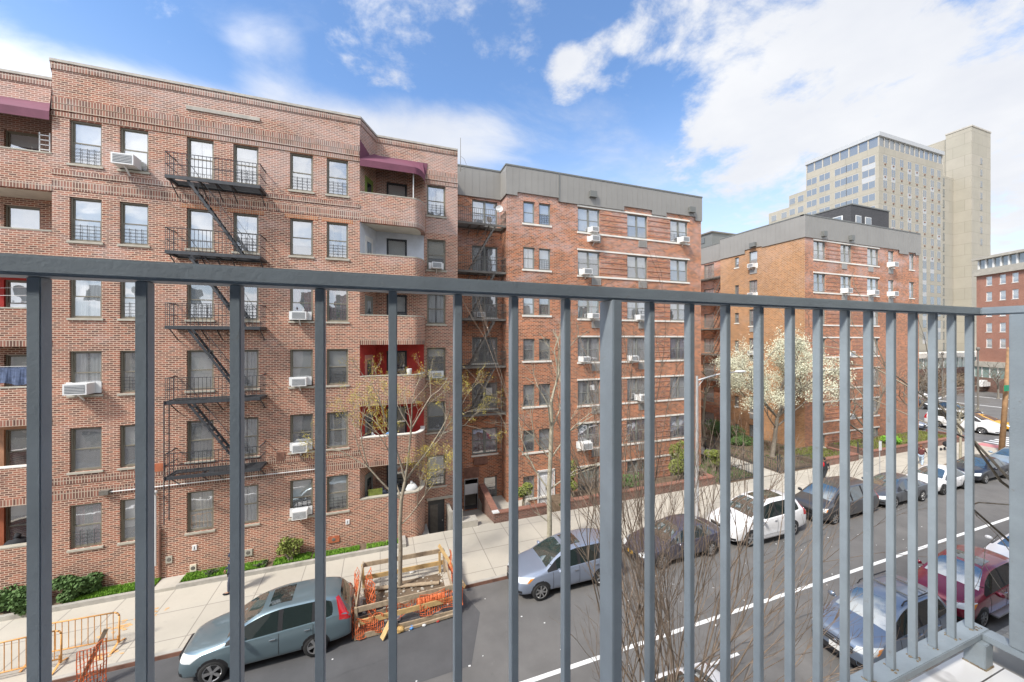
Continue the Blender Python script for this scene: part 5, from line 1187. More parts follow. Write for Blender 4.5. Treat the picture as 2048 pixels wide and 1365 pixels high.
tree('street_tree', 'young bare tree in a dirt pit beside the white coupe', 'tree', (42.1, 15.0, SW), None, .09, 2, dict(PD_, l0=.5, maxd=5), 'bark_pale', ('leaf_yellow', .06, 1, .05), 3, 'trees along the street', trunk=[(0, 0, 0), (.0, 0, 1.2), (.03, 0, 2.2)], limbs=[(2, (0, 0, 1), 1, 1), (2, (.8, 0, .9), .8, 1), (2, (-.8, 0, .9), .8, 1)])
m = MB(); m.quad((41.2, 14.5, SW+.005), (43.2, 14.5, SW+.005), (43.2, 15.6, SW+.005), (41.2, 15.6, SW+.005)); struct('soil', m, 'soil')
random.seed(60)
for (k, (x, y, s_)) in enumerate(((74, 30, 1), (90, 34, 1.1), (100, 40, 1.2), (96, 30, 1), (83, 42, 1.2), (118, 40.5, 1.1))):
    tree('bare_tree', ['bare tree beyond the car park beside the cream tower', 'bare tree in front of the green glass band', 'taller bare tree close to the podium', 'bare tree at the far side of the car park', 'large bare tree left of the podium', 'bare tree before the podium at far right'][k], 'tree', (x, y, 0), None, .14*s_, 3*s_, dict(PD_, maxd=5), 'bark_grey', None, 80+k, 'bare trees beyond the crossing', trunk=[(0, 0, 0), (0, 0, 1.6*s_)], limbs=[(1, (0, 0, 1), 1, 1), (1, (.8, .3, .9), .8, 1), (1, (-.8, -.2, .9), .8, 1)])
# bushes
def bush(label, loc, r, mat, n, size, seed, stems=True, cat='bush', squash=.75, core='leaf_dark', lumps=7):
    random.seed(seed); t = thing('bush', label, cat, loc, 0, 'bushes along the buildings'); l = MB(); c = MB()
    cen = [Vector((random.uniform(-.6, .6)*r[0], random.uniform(-.5, .5)*r[1], random.uniform(.3, .85)*r[2])) for _ in range(lumps)]
    for k in range(n):
        q = random.choice(cen); v = Vector((random.gauss(0, 1), random.gauss(0, 1), random.gauss(0, 1))).normalized(); rad = .42*(r[0]+r[1])/2*random.uniform(.75, 1.15)
        p = q+Vector((v.x*rad, v.y*rad, v.z*rad*squash)); 
        if p.z < .02: p.z = random.uniform(.02, .2)
        w = Vector((random.uniform(-1, 1), random.uniform(-1, 1), random.uniform(-.3, 1))).normalized()*size*random.uniform(.6, 1.3); u = w.orthogonal().normalized()*size*.4
        l.add([p-w*.5, p+u, p+w*.5, p-u], [(0, 1, 2, 3)])
    for k in range(14): q = random.choice(cen); c.tube((random.uniform(-.1, .1), random.uniform(-.08, .08), 0), q+Vector((random.uniform(-.2, .2), 0, .1)), .018, .006, 5, caps=False)
    l.build('foliage', mat, t); c.build('stems', 'bark', t)
    return t
bush('broad dark green bush against the wall at the far left', (-12.2, 18.35, .15), (1.0, .5, .8), 'leaf_green', 2600, .11, 1)
bush('dark green bush just right of the leftmost railing bar', (-10.75, 18.35, .15), (.75, .45, 1.0), 'leaf_green', 2300, .11, 2)
bush('loose grey green bush under the tilted air conditioner', (-3.65, 18.3, .2), (.6, .4, 1.15), 'leaf_yellow', 900, .09, 3)
bush('low dark weed on the grass strip left of the loose bush', (-4.75, 18.3, .2), (.25, .2, .2), 'leaf_dark', 200, .08, 4)
bush('small dark weed near the slab path', (-6.5, 18.3, .2), (.22, .2, .2), 'leaf_dark', 200, .08, 5)
bush('olive yellow shrub left of the white cellar door', (8.0, 20.4, -.3), (.7, .6, 1.9), 'leaf_yellow', 1800, .10, 6)
bush('narrow olive shrub between cellar door and wide windows', (11.6, 20.8, -.3), (.5, .5, 2.6), 'leaf_yellow', 1500, .10, 7, squash=1.3)
bush('dark green shrub below the middle wide windows', (15.8, 20.6, -.3), (.9, .6, 1.5), 'leaf_green', 1300, .10, 8)
bush('tall olive green shrub at the right corner of the long planter', (19.7, 20.3, -.3), (1.2, .7, 3.6), 'leaf_yellow', 4200, .11, 9, squash=1.2)
bush('bright olive shrub by the courtyard entrance', (23.0, 20.3, SW), (.8, .7, 1.8), 'leaf_yellow', 2000, .10, 10)
bush('green shrub beside the courtyard path, further in', (24.4, 26.2, SW), (1.2, 1.4, 1.6), 'leaf_green', 2400, .13, 12)
bush('green shrub at the foot of the orange side wall', (32.6, 27.5, SW), (1.6, 2, 1.3), 'leaf_green', 2400, .13, 13)
bush('low green shrub under the side wall windows', (31.2, 24.6, SW), (1.4, .8, .8), 'leaf_green', 1500, .12, 18)
bush('bright green shrub on the planter under the spreading bare tree', (43.2, 19.6, .45), (1.0, .6, .7), 'plant_bright', 1300, .12, 14)
bush('twiggy brownish shrub in the planter by the lamp post', (20.6, 19.5, -.3), (.5, .4, 1.4), 'twig', 500, .09, 15)
m = MB(); random.seed(70)
for k in range(9000):
    x, y, z = random.uniform(94, 140), random.uniform(36, 43), 0; z = abs(random.gauss(1.0, .8)); q = Vector((x, y, z)); w = Vector((random.uniform(-1, 1), random.uniform(-1, 1), random.uniform(-.2, 1)))*.3; u = w.orthogonal().normalized()*.12
    m.add([q-w, q+u, q+w, q-u], [(0, 1, 2, 3)])
tag(m.build('undergrowth', 'soil'), kind='stuff')
m = MB(); m.box(93, 150, 35.2, 35.6, 0, 1.1); tag(m.build('stone_wall', 'brick_planter'), 'low brown stone wall along the far side of the car park', 'wall')
m = MB()
for k in range(16): random.seed(k+5); x = 104+k*.9; m.box(x, x+.8, 34.3, 35, 1.1, 1.1+random.uniform(.5, 1.3))
tag(m.build('snow_fence', 'plate_white'), 'white ragged sheeting along the top of the far stone wall', 'sheeting')

# ------------------------------------------------------------------ cars
from mathutils.bvhtree import BVHTree
def allbody(kind, parts):
    vs, fs = [], []
    for me in parts.values():
        k = len(vs); vs += [v.co.copy() for v in me.vertices]; fs += [[i+k for i in p.vertices] for p in me.polygons]
    return vs, fs
DG = bpy.context
SPEC = {
 # x, half width, bottom, belt, top, roof-edge half width
 'suv': dict(L=4.53, W=.91, st=[(0.0, .58, .34, .60, .74, .45), (.03, .70, .26, .66, .84, .52), (.16, .82, .24, .76, .93, .62), (.5, .885, .24, .87, 1.02, .70), (.95, .905, .24, .95, 1.09, .76), (1.16, .91, .24, .98, 1.13, .77),
        (1.55, .91, .24, 1.0, 1.40, .66), (2.0, .91, .24, 1.01, 1.60, .60), (2.48, .91, .24, 1.03, 1.66, .60), (2.58, .91, .24, 1.035, 1.665, .60), (3.40, .91, .24, 1.07, 1.66, .59), (3.5, .91, .24, 1.075, 1.655, .59), (3.98, .90, .25, 1.12, 1.60, .57), (4.16, .89, .27, 1.13, 1.55, .55), (4.42, .86, .30, 1.08, 1.14, .62), (4.50, .82, .32, .95, 1.0, .62), (4.53, .70, .36, .8, .86, .5)],
        cowl=1.16, head=2.0, rear=(4.16, 4.42), side=(1.55, 3.98), pil=[(2.48, 2.58), (3.40, 3.5)], wx=(.88, 3.50), wr=.35, hl=(.16, .66, .80), roofrail=False),
 'sedan': dict(L=4.85, W=.91, st=[(0.0, .55, .30, .50, .60, .42), (.04, .70, .22, .56, .68, .5), (.2, .82, .20, .64, .76, .6), (.6, .88, .20, .76, .86, .68), (1.1, .90, .20, .84, .94, .74), (1.32, .91, .20, .88, .98, .75),
        (1.75, .91, .20, .90, 1.2, .64), (2.25, .91, .20, .92, 1.40, .56), (2.72, .91, .20, .93, 1.455, .55), (2.82, .91, .20, .935, 1.455, .55), (3.40, .91, .20, .95, 1.43, .54), (3.46, .91, .2, .955, 1.42, .54), (3.85, .90, .2, .97, 1.28, .57), (4.25, .89, .22, .98, 1.06, .66), (4.55, .87, .24, .96, 1.03, .68), (4.78, .82, .26, .86, .98, .62), (4.85, .66, .32, .7, .8, .5)],
        cowl=1.32, head=2.25, rear=(3.46, 4.25), side=(1.75, 3.85), pil=[(2.72, 2.82), (3.40, 3.46)], wx=(.93, 3.72), wr=.335, hl=(.2, .66, .64), roofrail=False),
 'van': dict(L=5.1, W=.98, st=[(0.0, .6, .30, .56, .70, .45), (.04, .74, .22, .62, .80, .55), (.2, .87, .20, .74, .93, .66), (.55, .95, .20, .88, 1.03, .74), (.9, .97, .20, .95, 1.12, .80), (1.05, .98, .2, .97, 1.16, .80),
        (1.5, .98, .2, .99, 1.45, .70), (1.98, .98, .20, 1.0, 1.66, .65), (2.5, .98, .2, 1.0, 1.73, .66), (2.6, .98, .2, 1.0, 1.735, .66), (3.55, .98, .2, 1.02, 1.73, .65), (3.66, .98, .2, 1.02, 1.73, .65), (4.6, .97, .22, 1.04, 1.68, .63), (4.78, .96, .24, 1.04, 1.62, .62), (5.0, .93, .28, .98, 1.1, .7), (5.07, .88, .3, .85, .95, .66), (5.1, .75, .34, .75, .84, .55)],
        cowl=1.05, head=1.98, rear=(4.78, 5.0), side=(1.5, 4.6), pil=[(2.5, 2.6), (3.55, 3.66)], wx=(.98, 3.98), wr=.345, hl=(.2, .72, .78), roofrail=False),
}
def scaled(base, L, W, H):
    s = dict(SPEC[base]); f = L/s['L']; fw = W/s['W']; top = max(r[4] for r in s['st']); fh = H/top
    s['st'] = [(r[0]*f, r[1]*fw, r[2], r[3]*fh, r[4]*fh, r[5]*fw) for r in s['st']]
    for k in ('cowl', 'head'): s[k] *= f
    s['rear'] = tuple(v*f for v in s['rear']); s['side'] = tuple(v*f for v in s['side']); s['pil'] = [(a*f, b*f) for a, b in s['pil']]; s['wx'] = tuple(v*f for v in s['wx']); s['L'] = L; s['W'] = W; s['hl'] = (s['hl'][0], s['hl'][1]*fw, s['hl'][2]*fh)
    return s
SPEC['bigsuv'] = scaled('suv', 5.0, .98, 1.84); SPEC['coupe'] = scaled('sedan', 4.6, .90, 1.38); SPEC['crossover'] = scaled('suv', 4.55, .91, 1.66)
SPEC['bigsuv']['wr'] = .38; SPEC['coupe']['pil'] = [(0, 0)]
SPEC['bigvan'] = scaled('van', 5.4, 1.0, 2.1)
_cc = {}
def car_bodies(kind):
    if kind in _cc: return _cc[kind]
    s = SPEC[kind]; st = s['st']; n = len(st); vs = []; fs = []; ms = []; near = lambda a, b: abs(a-b) < .02
    # cross-section, half: bottom centre .. sill .. belt .. roof edge .. centre
    def sec(r):
        x, w, zb, be, tp, wr = r; be = min(be, tp-.05)
        return [(x, 0, zb), (x, w*.80, zb), (x, w*.965, zb+.07), (x, w*.985, zb+(be-zb)*.45), (x, w, zb+(be-zb)*.74), (x, w*.955, be-.01), (x, w*.935, be+.012), (x, wr+.03, tp-.075), (x, wr*.90, tp-.03), (x, wr*.45, tp-.004), (x, 0, tp)]
    K = 11; ring = 2*K-2
    for r in st:
        h = sec(r); vs += h; vs += [(p[0], -p[1], p[2]) for p in h[1:-1][::-1]]
    def mat(i, j):       # i segment index, j ring row (folded)
        a, b = st[i][0], st[i+1][0]; jj = j if j < K-1 else ring-1-j; c = (a+b)/2
        if s['cowl']-.02 < c < s['head']+.02 and jj >= 8: return 1
        if s['rear'][0]-.02 < c < s['rear'][1]+.02 and jj >= 8: return 2
        if jj == 6 and s['side'][0]-.02 < c < s['side'][1]+.02:
            for k, (p, q) in enumerate(s['pil']):
                if p-.02 < c < q+.02 and q > p: return 6
            ps = [p for p, q in s['pil'] if q > p]
            return 3 if not ps or c < ps[0] else (4 if len(ps) < 2 or c < ps[1] else 5)
        if jj == 6 and s['cowl'] < c < s['side'][0]: return 6
        return 0
    for i in range(n-1):
        for j in range(ring):
            a, b = i*ring+j, i*ring+(j+1) % ring; fs.append((a, b, b+ring, a+ring)); ms.append(mat(i, j))
    fs.append(tuple(range(ring))[::-1]); ms.append(0); fs.append(tuple(range((n-1)*ring, n*ring))); ms.append(0)
    me = bpy.data.meshes.new('tmp'); me.from_pydata(vs, [], fs); me.polygons.foreach_set('material_index', ms)
    for k in range(8): me.materials.append(MAT['cloth_black'])
    at = me.attributes.new('crease_edge', 'FLOAT', 'EDGE'); cr = []
    mp = {}
    for p in me.polygons:
        for e in p.edge_keys: mp.setdefault(e, set()).add(p.material_index)
    for e in me.edges:
        c = 0.0; k = tuple(sorted(e.vertices)); m_ = mp.get(k, {0}); ia, ja = divmod(k[0], ring); ib, jb = divmod(k[1], ring)
        if len(m_) > 1: c = .85
        elif ia != ib and ja == jb and (ja in (5, 6, ring-5, ring-6)): c = .35
        elif ia == ib and near(st[ia][0], s['cowl']) : c = .5
        cr.append(c)
    at.data.foreach_set('value', cr)
    o = link('tmpcar', me); sb = o.modifiers.new('s', 'SUBSURF'); sb.levels = 2; sb.render_levels = 2
    cutters = []
    for wx in s['wx']:
        m = MB(); m.tube((wx, -1.3, s['wr']+.0), (wx, -s['W']+.26, s['wr']+.0), s['wr']+.055, n=32); m.tube((wx, s['W']-.26, s['wr']), (wx, 1.3, s['wr']), s['wr']+.055, n=32)
        c = m.build('cut', 'black_trim'); cutters.append(c); b = o.modifiers.new('b', 'BOOLEAN'); b.object = c; b.operation = 'DIFFERENCE'; b.solver = 'EXACT'
    bpy.context.view_layer.update(); dg = bpy.context.evaluated_depsgraph_get(); ev = bpy.data.meshes.new_from_object(o.evaluated_get(dg))
    for c in cutters: bpy.data.objects.remove(c)
    bpy.data.objects.remove(o)
    bm = bmesh.new(); bm.from_mesh(ev); bm.faces.ensure_lookup_table(); parts = {}
    keep = {k: [] for k in range(8)}
    for f in bm.faces:
        c = f.calc_center_median(); mi = f.material_index
        for wx in s['wx']:
            dxz = math.hypot(c.x-wx, c.z-s['wr'])
            if dxz < s['wr']+.06 and abs(c.y) < s['W']*1.2 and abs(c.y) > s['W']-.5 and mi in (0, 7) and (dxz < s['wr']+.045 or abs(f.normal.y) < .35 and dxz < s['wr']+.058): mi = 7
        if mi == 0 and c.z < s['st'][5][2]+.085: mi = 7
        keep[mi].append(f)
    names = {0: 'body', 1: 'windshield', 2: 'rear_window', 3: 'front_window', 4: 'rear_side_window', 5: 'quarter_window', 6: 'window_pillar', 7: 'lower_trim'}
    out = {}
    for mi, fl in keep.items():
        if not fl: continue
        sides = (0,) if mi in (0, 1, 2, 7, 6) else (1, -1)
        for sd in sides:
            vid = {}; v2 = []; f2 = []
            for f in fl:
                if sd and f.calc_center_median().y*sd < 0: continue
                idx = []
                for v in f.verts:
                    if v.index not in vid: vid[v.index] = len(v2); v2.append(tuple(v.co))
                    idx.append(vid[v.index])
                f2.append(idx)
            if not f2: continue
            m2 = bpy.data.meshes.new(names[mi]); m2.from_pydata(v2, [], f2); m2.polygons.foreach_set('use_smooth', [True]*len(f2)); m2.update()
            try: m2.set_sharp_from_angle(angle=R(38))
            except Exception: pass
            out[(names[mi], sd)] = m2
    bm.free(); _cc[kind] = (out, s); return _cc[kind]
def wheel_meshes(r, w=.22, spokes=5, rim='rim_silver'):
    k = ('w', r, w, spokes, rim)
    if k in _cc: return _cc[k]
    t = MB(); t.lathe([(r*.66, -w/2), (r*.90, -w/2), (r*.985, -w/2+.03), (r, 0), (r*.985, w/2-.03), (r*.90, w/2), (r*.66, w/2), (r*.64, 0), (r*.66, -w/2)], 36, axis='y')
    q = MB(); q.lathe([(r*.60, -w/2+.012), (r*.665, -w/2-.004), (r*.67, -w/2+.02)], 36, axis='y'); q.lathe([(r*.655, -w/2+.03), (r*.6, w/2-.06), (0, w/2-.06)], 36, 1, axis='y')
    for i in range(spokes):
        a = 2*math.pi*i/spokes
        for da in ((-.10, .10) if spokes < 7 else (0,)):
            q.bar((math.cos(a+da*.6)*r*.12, -w/2+.02, math.sin(a+da*.6)*r*.12), (math.cos(a+da)*r*.63, -w/2+.008, math.sin(a+da)*r*.63), r*.13, .03, 0, up=(0, 1, 0))
    q.lathe([(0, -w/2-.002), (r*.14, -w/2+.002), (r*.17, -w/2+.03)], 16, axis='y')
    _cc[k] = (t.mesh('tyre', 'tyre', True), q.mesh('rim', [rim, 'black_trim'])); return _cc[k]
def make_car(kind, label, cat, paint, loc, rz=0, grille='chrome', spokes=5, rim='rim_silver', roofrail=False, sunroof=False, plate='plate_white', amber=False, group='cars parked along the kerbs', shield='car_shield', boards=False, blackroof=False):
    parts, s = car_bodies(kind); t = thing('parked_car' if 'driv' not in label else 'car', label, cat, loc, rz, group)
    for (nm, sd), me in parts.items():
        m_ = me.copy(); mt = {'body': paint, 'lower_trim': 'black_trim', 'window_pillar': 'black_trim', 'windshield': shield}.get(nm, 'car_glass'); m_.materials.clear(); m_.materials.append(MAT[mt]); link(nm, m_, t)
    st = s['st']; L, W = s['L'], s['W']
    def at(x, k):
        for i in range(len(st)-1):
            if st[i][0] <= x <= st[i+1][0]: f = (x-st[i][0])/(st[i+1][0]-st[i][0]+1e-9); return st[i][k]*(1-f)+st[i+1][k]*f
        return st[-1][k]
    ty, ri = wheel_meshes(s['wr'], .225, spokes, rim)
    for wx in s['wx']:
        for sd in (1, -1):
            o = link('wheel', ty, t, (wx, -sd*(W-.125), s['wr'])); o.rotation_euler = (0, R(random.uniform(0, 70)), 0) if sd > 0 else (0, 0, math.pi)
            link('rim', ri, o)
    bvh = BVHTree.FromPolygons(*allbody(kind, parts))
    def hitp(o_, d_, off=.005):
        h = bvh.ray_cast(Vector(o_), Vector(d_).normalized(), 6)
        return None if h[0] is None else h[0]+h[1]*(off if h[1].dot(Vector(d_)) < 0 else -off)
    def patch(nm, mat_, quad, d_, par=t, n=9, off=.005):
        q = [Vector(p) for p in quad]; d_ = Vector(d_).normalized(); m = MB(); gr = []
        for i in range(n+1):
            row = []
            for j in range(n+1):
                a, b = i/n, j/n; p = (q[0]*(1-a)+q[1]*a)*(1-b)+(q[3]*(1-a)+q[2]*a)*b; row.append(hitp(p-d_*.8, d_, off))
            gr.append(row)
        for i in range(n):
            for j in range(n):
                c = (gr[i][j], gr[i+1][j], gr[i+1][j+1], gr[i][j+1])
                if all(v is not None for v in c) and max((c[0]-c[2]).length, (c[1]-c[3]).length) < .3: m.quad(*c)
        return m.build(nm, mat_, par, True)
    # lamps, grille, plates
    hx, hy, hz = s['hl']
    for sd in (1, -1):
        suvish = kind in ('suv', 'crossover', 'bigsuv'); f_ = W/.91; zt0 = hz+.02
        patch('headlight', 'lamp_lens', [(.03, sd*.40*f_, zt0-.13), (.32, sd*.86*f_, zt0-.09), (.62 if suvish else .5, sd*.85*f_, zt0+.09), (.10, sd*.46*f_, zt0+.02)], (.8, -sd*.5, -.15))
        patch('turn_lamp', 'lamp_amber', [(.30, sd*.87*f_, zt0-.085), (.40, sd*.88*f_, zt0-.06), (.58 if suvish else .46, sd*.88*f_, zt0+.07), (.42, sd*.86*f_, zt0+.05)], (.55, -sd*.8, -.1), off=.008) if amber else None
        patch('fog_lamp', 'black_trim', [(.04, sd*.5*f_, .36), (.2, sd*.74*f_, .36), (.2, sd*.74*f_, .46), (.04, sd*.5*f_, .46)], (.8, -sd*.5, 0))
        if suvish: patch('tail_light', 'lamp_red', [(L-.36, sd*.9*f_, .98), (L-.06, sd*.74*f_, .9), (L-.33, sd*.60*f_, 1.52), (L-.42, sd*.66*f_, 1.52)], (-.55, -sd*.8, -.05))
        elif kind in ('van', 'bigvan'): patch('tail_light', 'lamp_red', [(L-.3, sd*.95, .85), (L-.05, sd*.80, .85), (L-.2, sd*.75, 1.35), (L-.32, sd*.85, 1.35)], (-.6, -sd*.8, 0))
        else: patch('tail_light', 'lamp_red', [(L-.38, sd*.88, .80), (L-.03, sd*.5, .78), (L-.05, sd*.5, .93), (L-.3, sd*.87, .94)], (-.6, -sd*.8, 0))
        continue
        m = MB(); rot = Matrix.Rotation(sd*R(-38), 3, 'Z')@Matrix.Rotation(R(-12), 3, 'Y'); m.ell((0, 0, 0), (.07, .235, .095), 0, 16, 8, rot); o = m.build('headlight', 'lamp_lens', t, True); o.location = (hx-.03, sd*hy, hz-.03)
        m = MB(); m.ell((.0, 0, -.0), (.03, .06, .05), 0, 8, 6); q = m.build('turn_lamp', 'lamp_amber', o, True); q.location = (.12, sd*.165, .02) if amber else (.07, sd*.13, -.01); q.scale = (1.4, 1, 1) if amber else (.6, .5, .5)
        tx = L-.16; m = MB(); m.ell((0, 0, 0), (.13, .05, .2 if 'sedan' not in kind and kind != 'coupe' else .09), 0, 10, 8); o = m.build('tail_light', 'lamp_red', t, True); o.location = (tx, sd*(at(tx, 1)-.055), at(tx, 3)-.08)
    fz = (st[1][2]+st[1][4])/2
    m = MB(); w_ = .42; m.box(-.035, .10, -w_, w_, hz-.2, hz-.03); m.box(-.03, .06, -.5, .5, .3, .44); o = m.build('grille', 'black_trim', t)
    m = MB()
    for z in (hz-.19, hz-.115, hz-.045): m.bar((-.045, -w_, z), (-.045, w_, z), .02, .022, 0, up=(0, 0, 1))
    m.ell((-.05, 0, hz-.115), (.02, .06, .045)); m.build('chrome_bar', grille, o)
    m = MB(); m.box(-.06, -.037, -.155, .155, .44, .59); m.build('licence_plate', plate, t); m = MB(); m.box(L+.0, L+.02, -.155, .155, .62, .77); m.build('licence_plate', plate, t)
    for sd in (1, -1):
        m = MB(); xm = s['cowl']+.42; ym = at(xm, 1); zm = at(xm, 3)+.08; m.ell((xm, sd*(ym+.12), zm), (.07, .12, .085), 0, 10, 8); m.bar((xm+.03, sd*(ym-.04), zm-.05), (xm, sd*(ym+.06), zm-.02), .05, .03); m.build('mirror', paint if cat != 'minivan' else 'black_trim', t, True)
        # door seams and handles
        se = MB(); xs = [s['cowl']+.22]+[p[0]+.03 for p in s['pil'] if p[1] > p[0]][:2]
        if kind == 'coupe': xs = [s['cowl']+.22, 3.0]
        for x in xs:
            zs_ = [st[5][2]+.12+(at(x, 3)+.3-st[5][2]-.12)*k/12 for k in range(13)]; hp_ = [hitp((x, sd*2, z), (0, -sd, 0), .002) for z in zs_]
            for k in range(12):
                if hp_[k] is not None and hp_[k+1] is not None and zs_[k+1] < at(x, 3): se.bar(hp_[k], hp_[k+1], .012, .006, 0, up=(0, sd, 0))
        se.build('door_seam', 'black_trim', t)
        for x in xs[1:]:
            m = MB(); z = at(x, 3)-.13; m.bar((x-.24, sd*(at(x, 1)+.012), z), (x-.08, sd*(at(x, 1)+.012), z), .03, .025); m.build('door_handle', 'chrome' if grille == 'chrome' else paint, t)
    xr0, xr1 = s['head'], s['rear'][0]-.15
    if roofrail:
        for sd in (1, -1):
            m = MB(); y = sd*(at((xr0+xr1)/2, 5)-.03); z = max(r[4] for r in st)+.03; m.path([(xr0+.1, y, z-.09), (xr0+.25, y, z), (xr1-.25, y, z-.005), (xr1-.05, y, z-.1)], [.018]*4, 8); m.build('roof_rail', 'black_trim', t, True)
        for x in ((xr0*.6+xr1*.4)-.1, xr0*.25+xr1*.75): m = MB(); m.bar((x, -.52, z-.005), (x, .52, z-.005), .05, .02); m.build('roof_bar', 'metal_trim', t)
    if sunroof:
        m = MB(); x0 = xr0+.16; x1 = x0+(.62 if not blackroof else 1.5); nn = 8; gr = [[hitp((x0+(x1-x0)*i/nn, -.42+.84*j/nn, 3), (0, 0, -1), .006) for j in range(nn+1)] for i in range(nn+1)]
        for i in range(nn):
            for j in range(nn): m.quad(gr[i][j], gr[i+1][j], gr[i+1][j+1], gr[i][j+1])
        m.build('sunroof', 'car_glass', t, True)
    if boards:
        for sd in (1, -1): m = MB(); m.bar((s['wx'][0]+.5, sd*(W+.05), .36), (s['wx'][1]-.5, sd*(W+.05), .36), .18, .05); m.build('running_board', 'rim_silver' if boards == 1 else 'black_trim', t)
    m = MB()
    for sd in (.35, -.25): m.bar((s['cowl']+.02, sd, at(s['cowl'], 4)+.0), (s['cowl']+.18, sd-.5, at(s['cowl'], 4)+.085), .015, .012)
    m.build('wiper', 'black_trim', t)
    return t
random.seed(9)
YF = 13.52
make_car('crossover', 'teal grey crossover with long red tail lights and dark sunroof beside the timber pit', 'car', 'paint_teal', (-5.42, YF+.12, 0), R(1.0), sunroof=True)
make_car('crossover', 'blue grey crossover with a dark sunroof, first car right of the timber pit', 'car', 'paint_bluegrey', (4.85, YF+.05, 0), R(-.5), sunroof=True, amber=True, spokes=7)
make_car('sedan', 'purple grey sedan with orange front plate, seen through the bare near tree', 'car', 'paint_purplegrey', (10.45, YF, 0), R(.6), plate='plate_yellow', spokes=9)
make_car('bigsuv', 'white off-roader with black glass roof, parked ahead of the dark minivan', 'car', 'paint_pearl', (15.65, YF+.05, 0), R(-.4), sunroof=True, blackroof=True, roofrail=False, boards=1)
make_car('van', 'dark grey minivan with yellow front plate and amber lamps', 'minivan', 'paint_charcoal', (21.8, YF+.02, 0), R(.3), plate='plate_yellow', amber=True, spokes=7)
make_car('sedan', 'dark grey sedan parked tight behind the minivan', 'car', 'paint_darkgrey', (27.35, YF, 0), R(-.5))
make_car('coupe', 'white low coupe with dark wheels at the far kerb', 'car', 'paint_pearl', (32.7, YF, 0), R(.5), rim='rim_dark', grille='paint_pearl')
make_car('sedan', 'glossy black sedan, last clearly seen car at the far kerb', 'car', 'paint_black', (38.0, YF+.05, 0), R(-.3))
make_car('sedan', 'dark blue sedan just behind the glossy black one', 'car', 'paint_bluesilver', (43.6, YF, 0), R(.3))
YN = 7.25
make_car('crossover', 'steel blue crossover with roof rack on the near side of the street', 'car', 'paint_steelblue', (13.15, YN, 0), R(-.6), roofrail=True, amber=True)
make_car('crossover', 'crimson crossover with sunroof and side steps', 'car', 'paint_crimson', (18.5, YN, 0), R(.4), sunroof=True, amber=True, boards=1, spokes=7)
make_car('sedan', 'white sedan cut off by the right post, parked behind the crimson car', 'car', 'paint_pearl', (24.0, YN+.05, 0), R(-.4))
make_car('sedan', 'white sedan with dark roof glass under the near bare tree', 'car', 'paint_pearl', (3.85, YN-.3, 0), R(.4), sunroof=True, blackroof=True)
# cars in the cross street and the car park beyond
make_car('bigvan', 'white van driving across the junction', 'van', 'paint_pearl', (59.7, 18.4, 0), R(90), group='vehicles beyond the crossing')
make_car('sedan', 'yellow taxi driving beside the white van', 'taxi', 'paint_taxi', (63.6, 18.6, 0), R(90), group='vehicles beyond the crossing')
make_car('sedan', 'blue grey sedan parked round the corner of the orange building', 'car', 'paint_bluegrey', (55.6, 22.3, 0), R(90), group='vehicles beyond the crossing')
make_car('suv', 'white car with blue roof stripe in the far car park', 'car', 'paint_pearl', (83, 33.5, 0), R(65), group='vehicles beyond the crossing')
make_car('sedan', 'black sedan crossing behind the taxi', 'car', 'paint_black', (70.6, 23.6, 0), R(70), group='vehicles beyond the crossing')
make_car('suv', 'grey crossover parked at the left of the far car park', 'car', 'paint_darkgrey', (70.5, 33.0, 0), R(80), group='vehicles beyond the crossing')
make_car('sedan', 'silver blue sedan at the back of the far car park', 'car', 'paint_bluesilver', (77, 39.5, 0), R(75), group='vehicles beyond the crossing')

for (x, y, kd, pt, lb) in ((1838, 800, 'sedan', 'paint_bluegrey', 'blue grey sedan in the nearer row of the far car park'), (1905, 772, 'sedan', 'paint_darkgrey', 'dark sedan parked by the far stone wall'), (1936, 775, 'suv', 'paint_bluesilver', 'silver crossover parked by the far stone wall'), (1968, 778, 'sedan', 'paint_pearl', 'white sedan parked by the far stone wall'), (1862, 822, 'suv', 'paint_charcoal', 'charcoal crossover waiting behind the white van')):
    q = gp(x, y); make_car(kd, lb, 'car', pt, (q[0]+1, q[1], 0), R(80), group='vehicles beyond the crossing')
tree('bare_tree', 'pale bare tree at the far end of the planter, half over the pavement', 'tree', (48.2, 20.0, .4), None, .13, 3.0, PD_, 'bark_grey', None, 19, None, trunk=[(0, 0, 0), (.05, 0, 1.2), (.0, 0, 2.2)], limbs=[(2, (0, 0, 1), 1, 1.1), (2, (.8, 0, .8), .8, 1), (2, (-.8, .1, .8), .8, 1)])

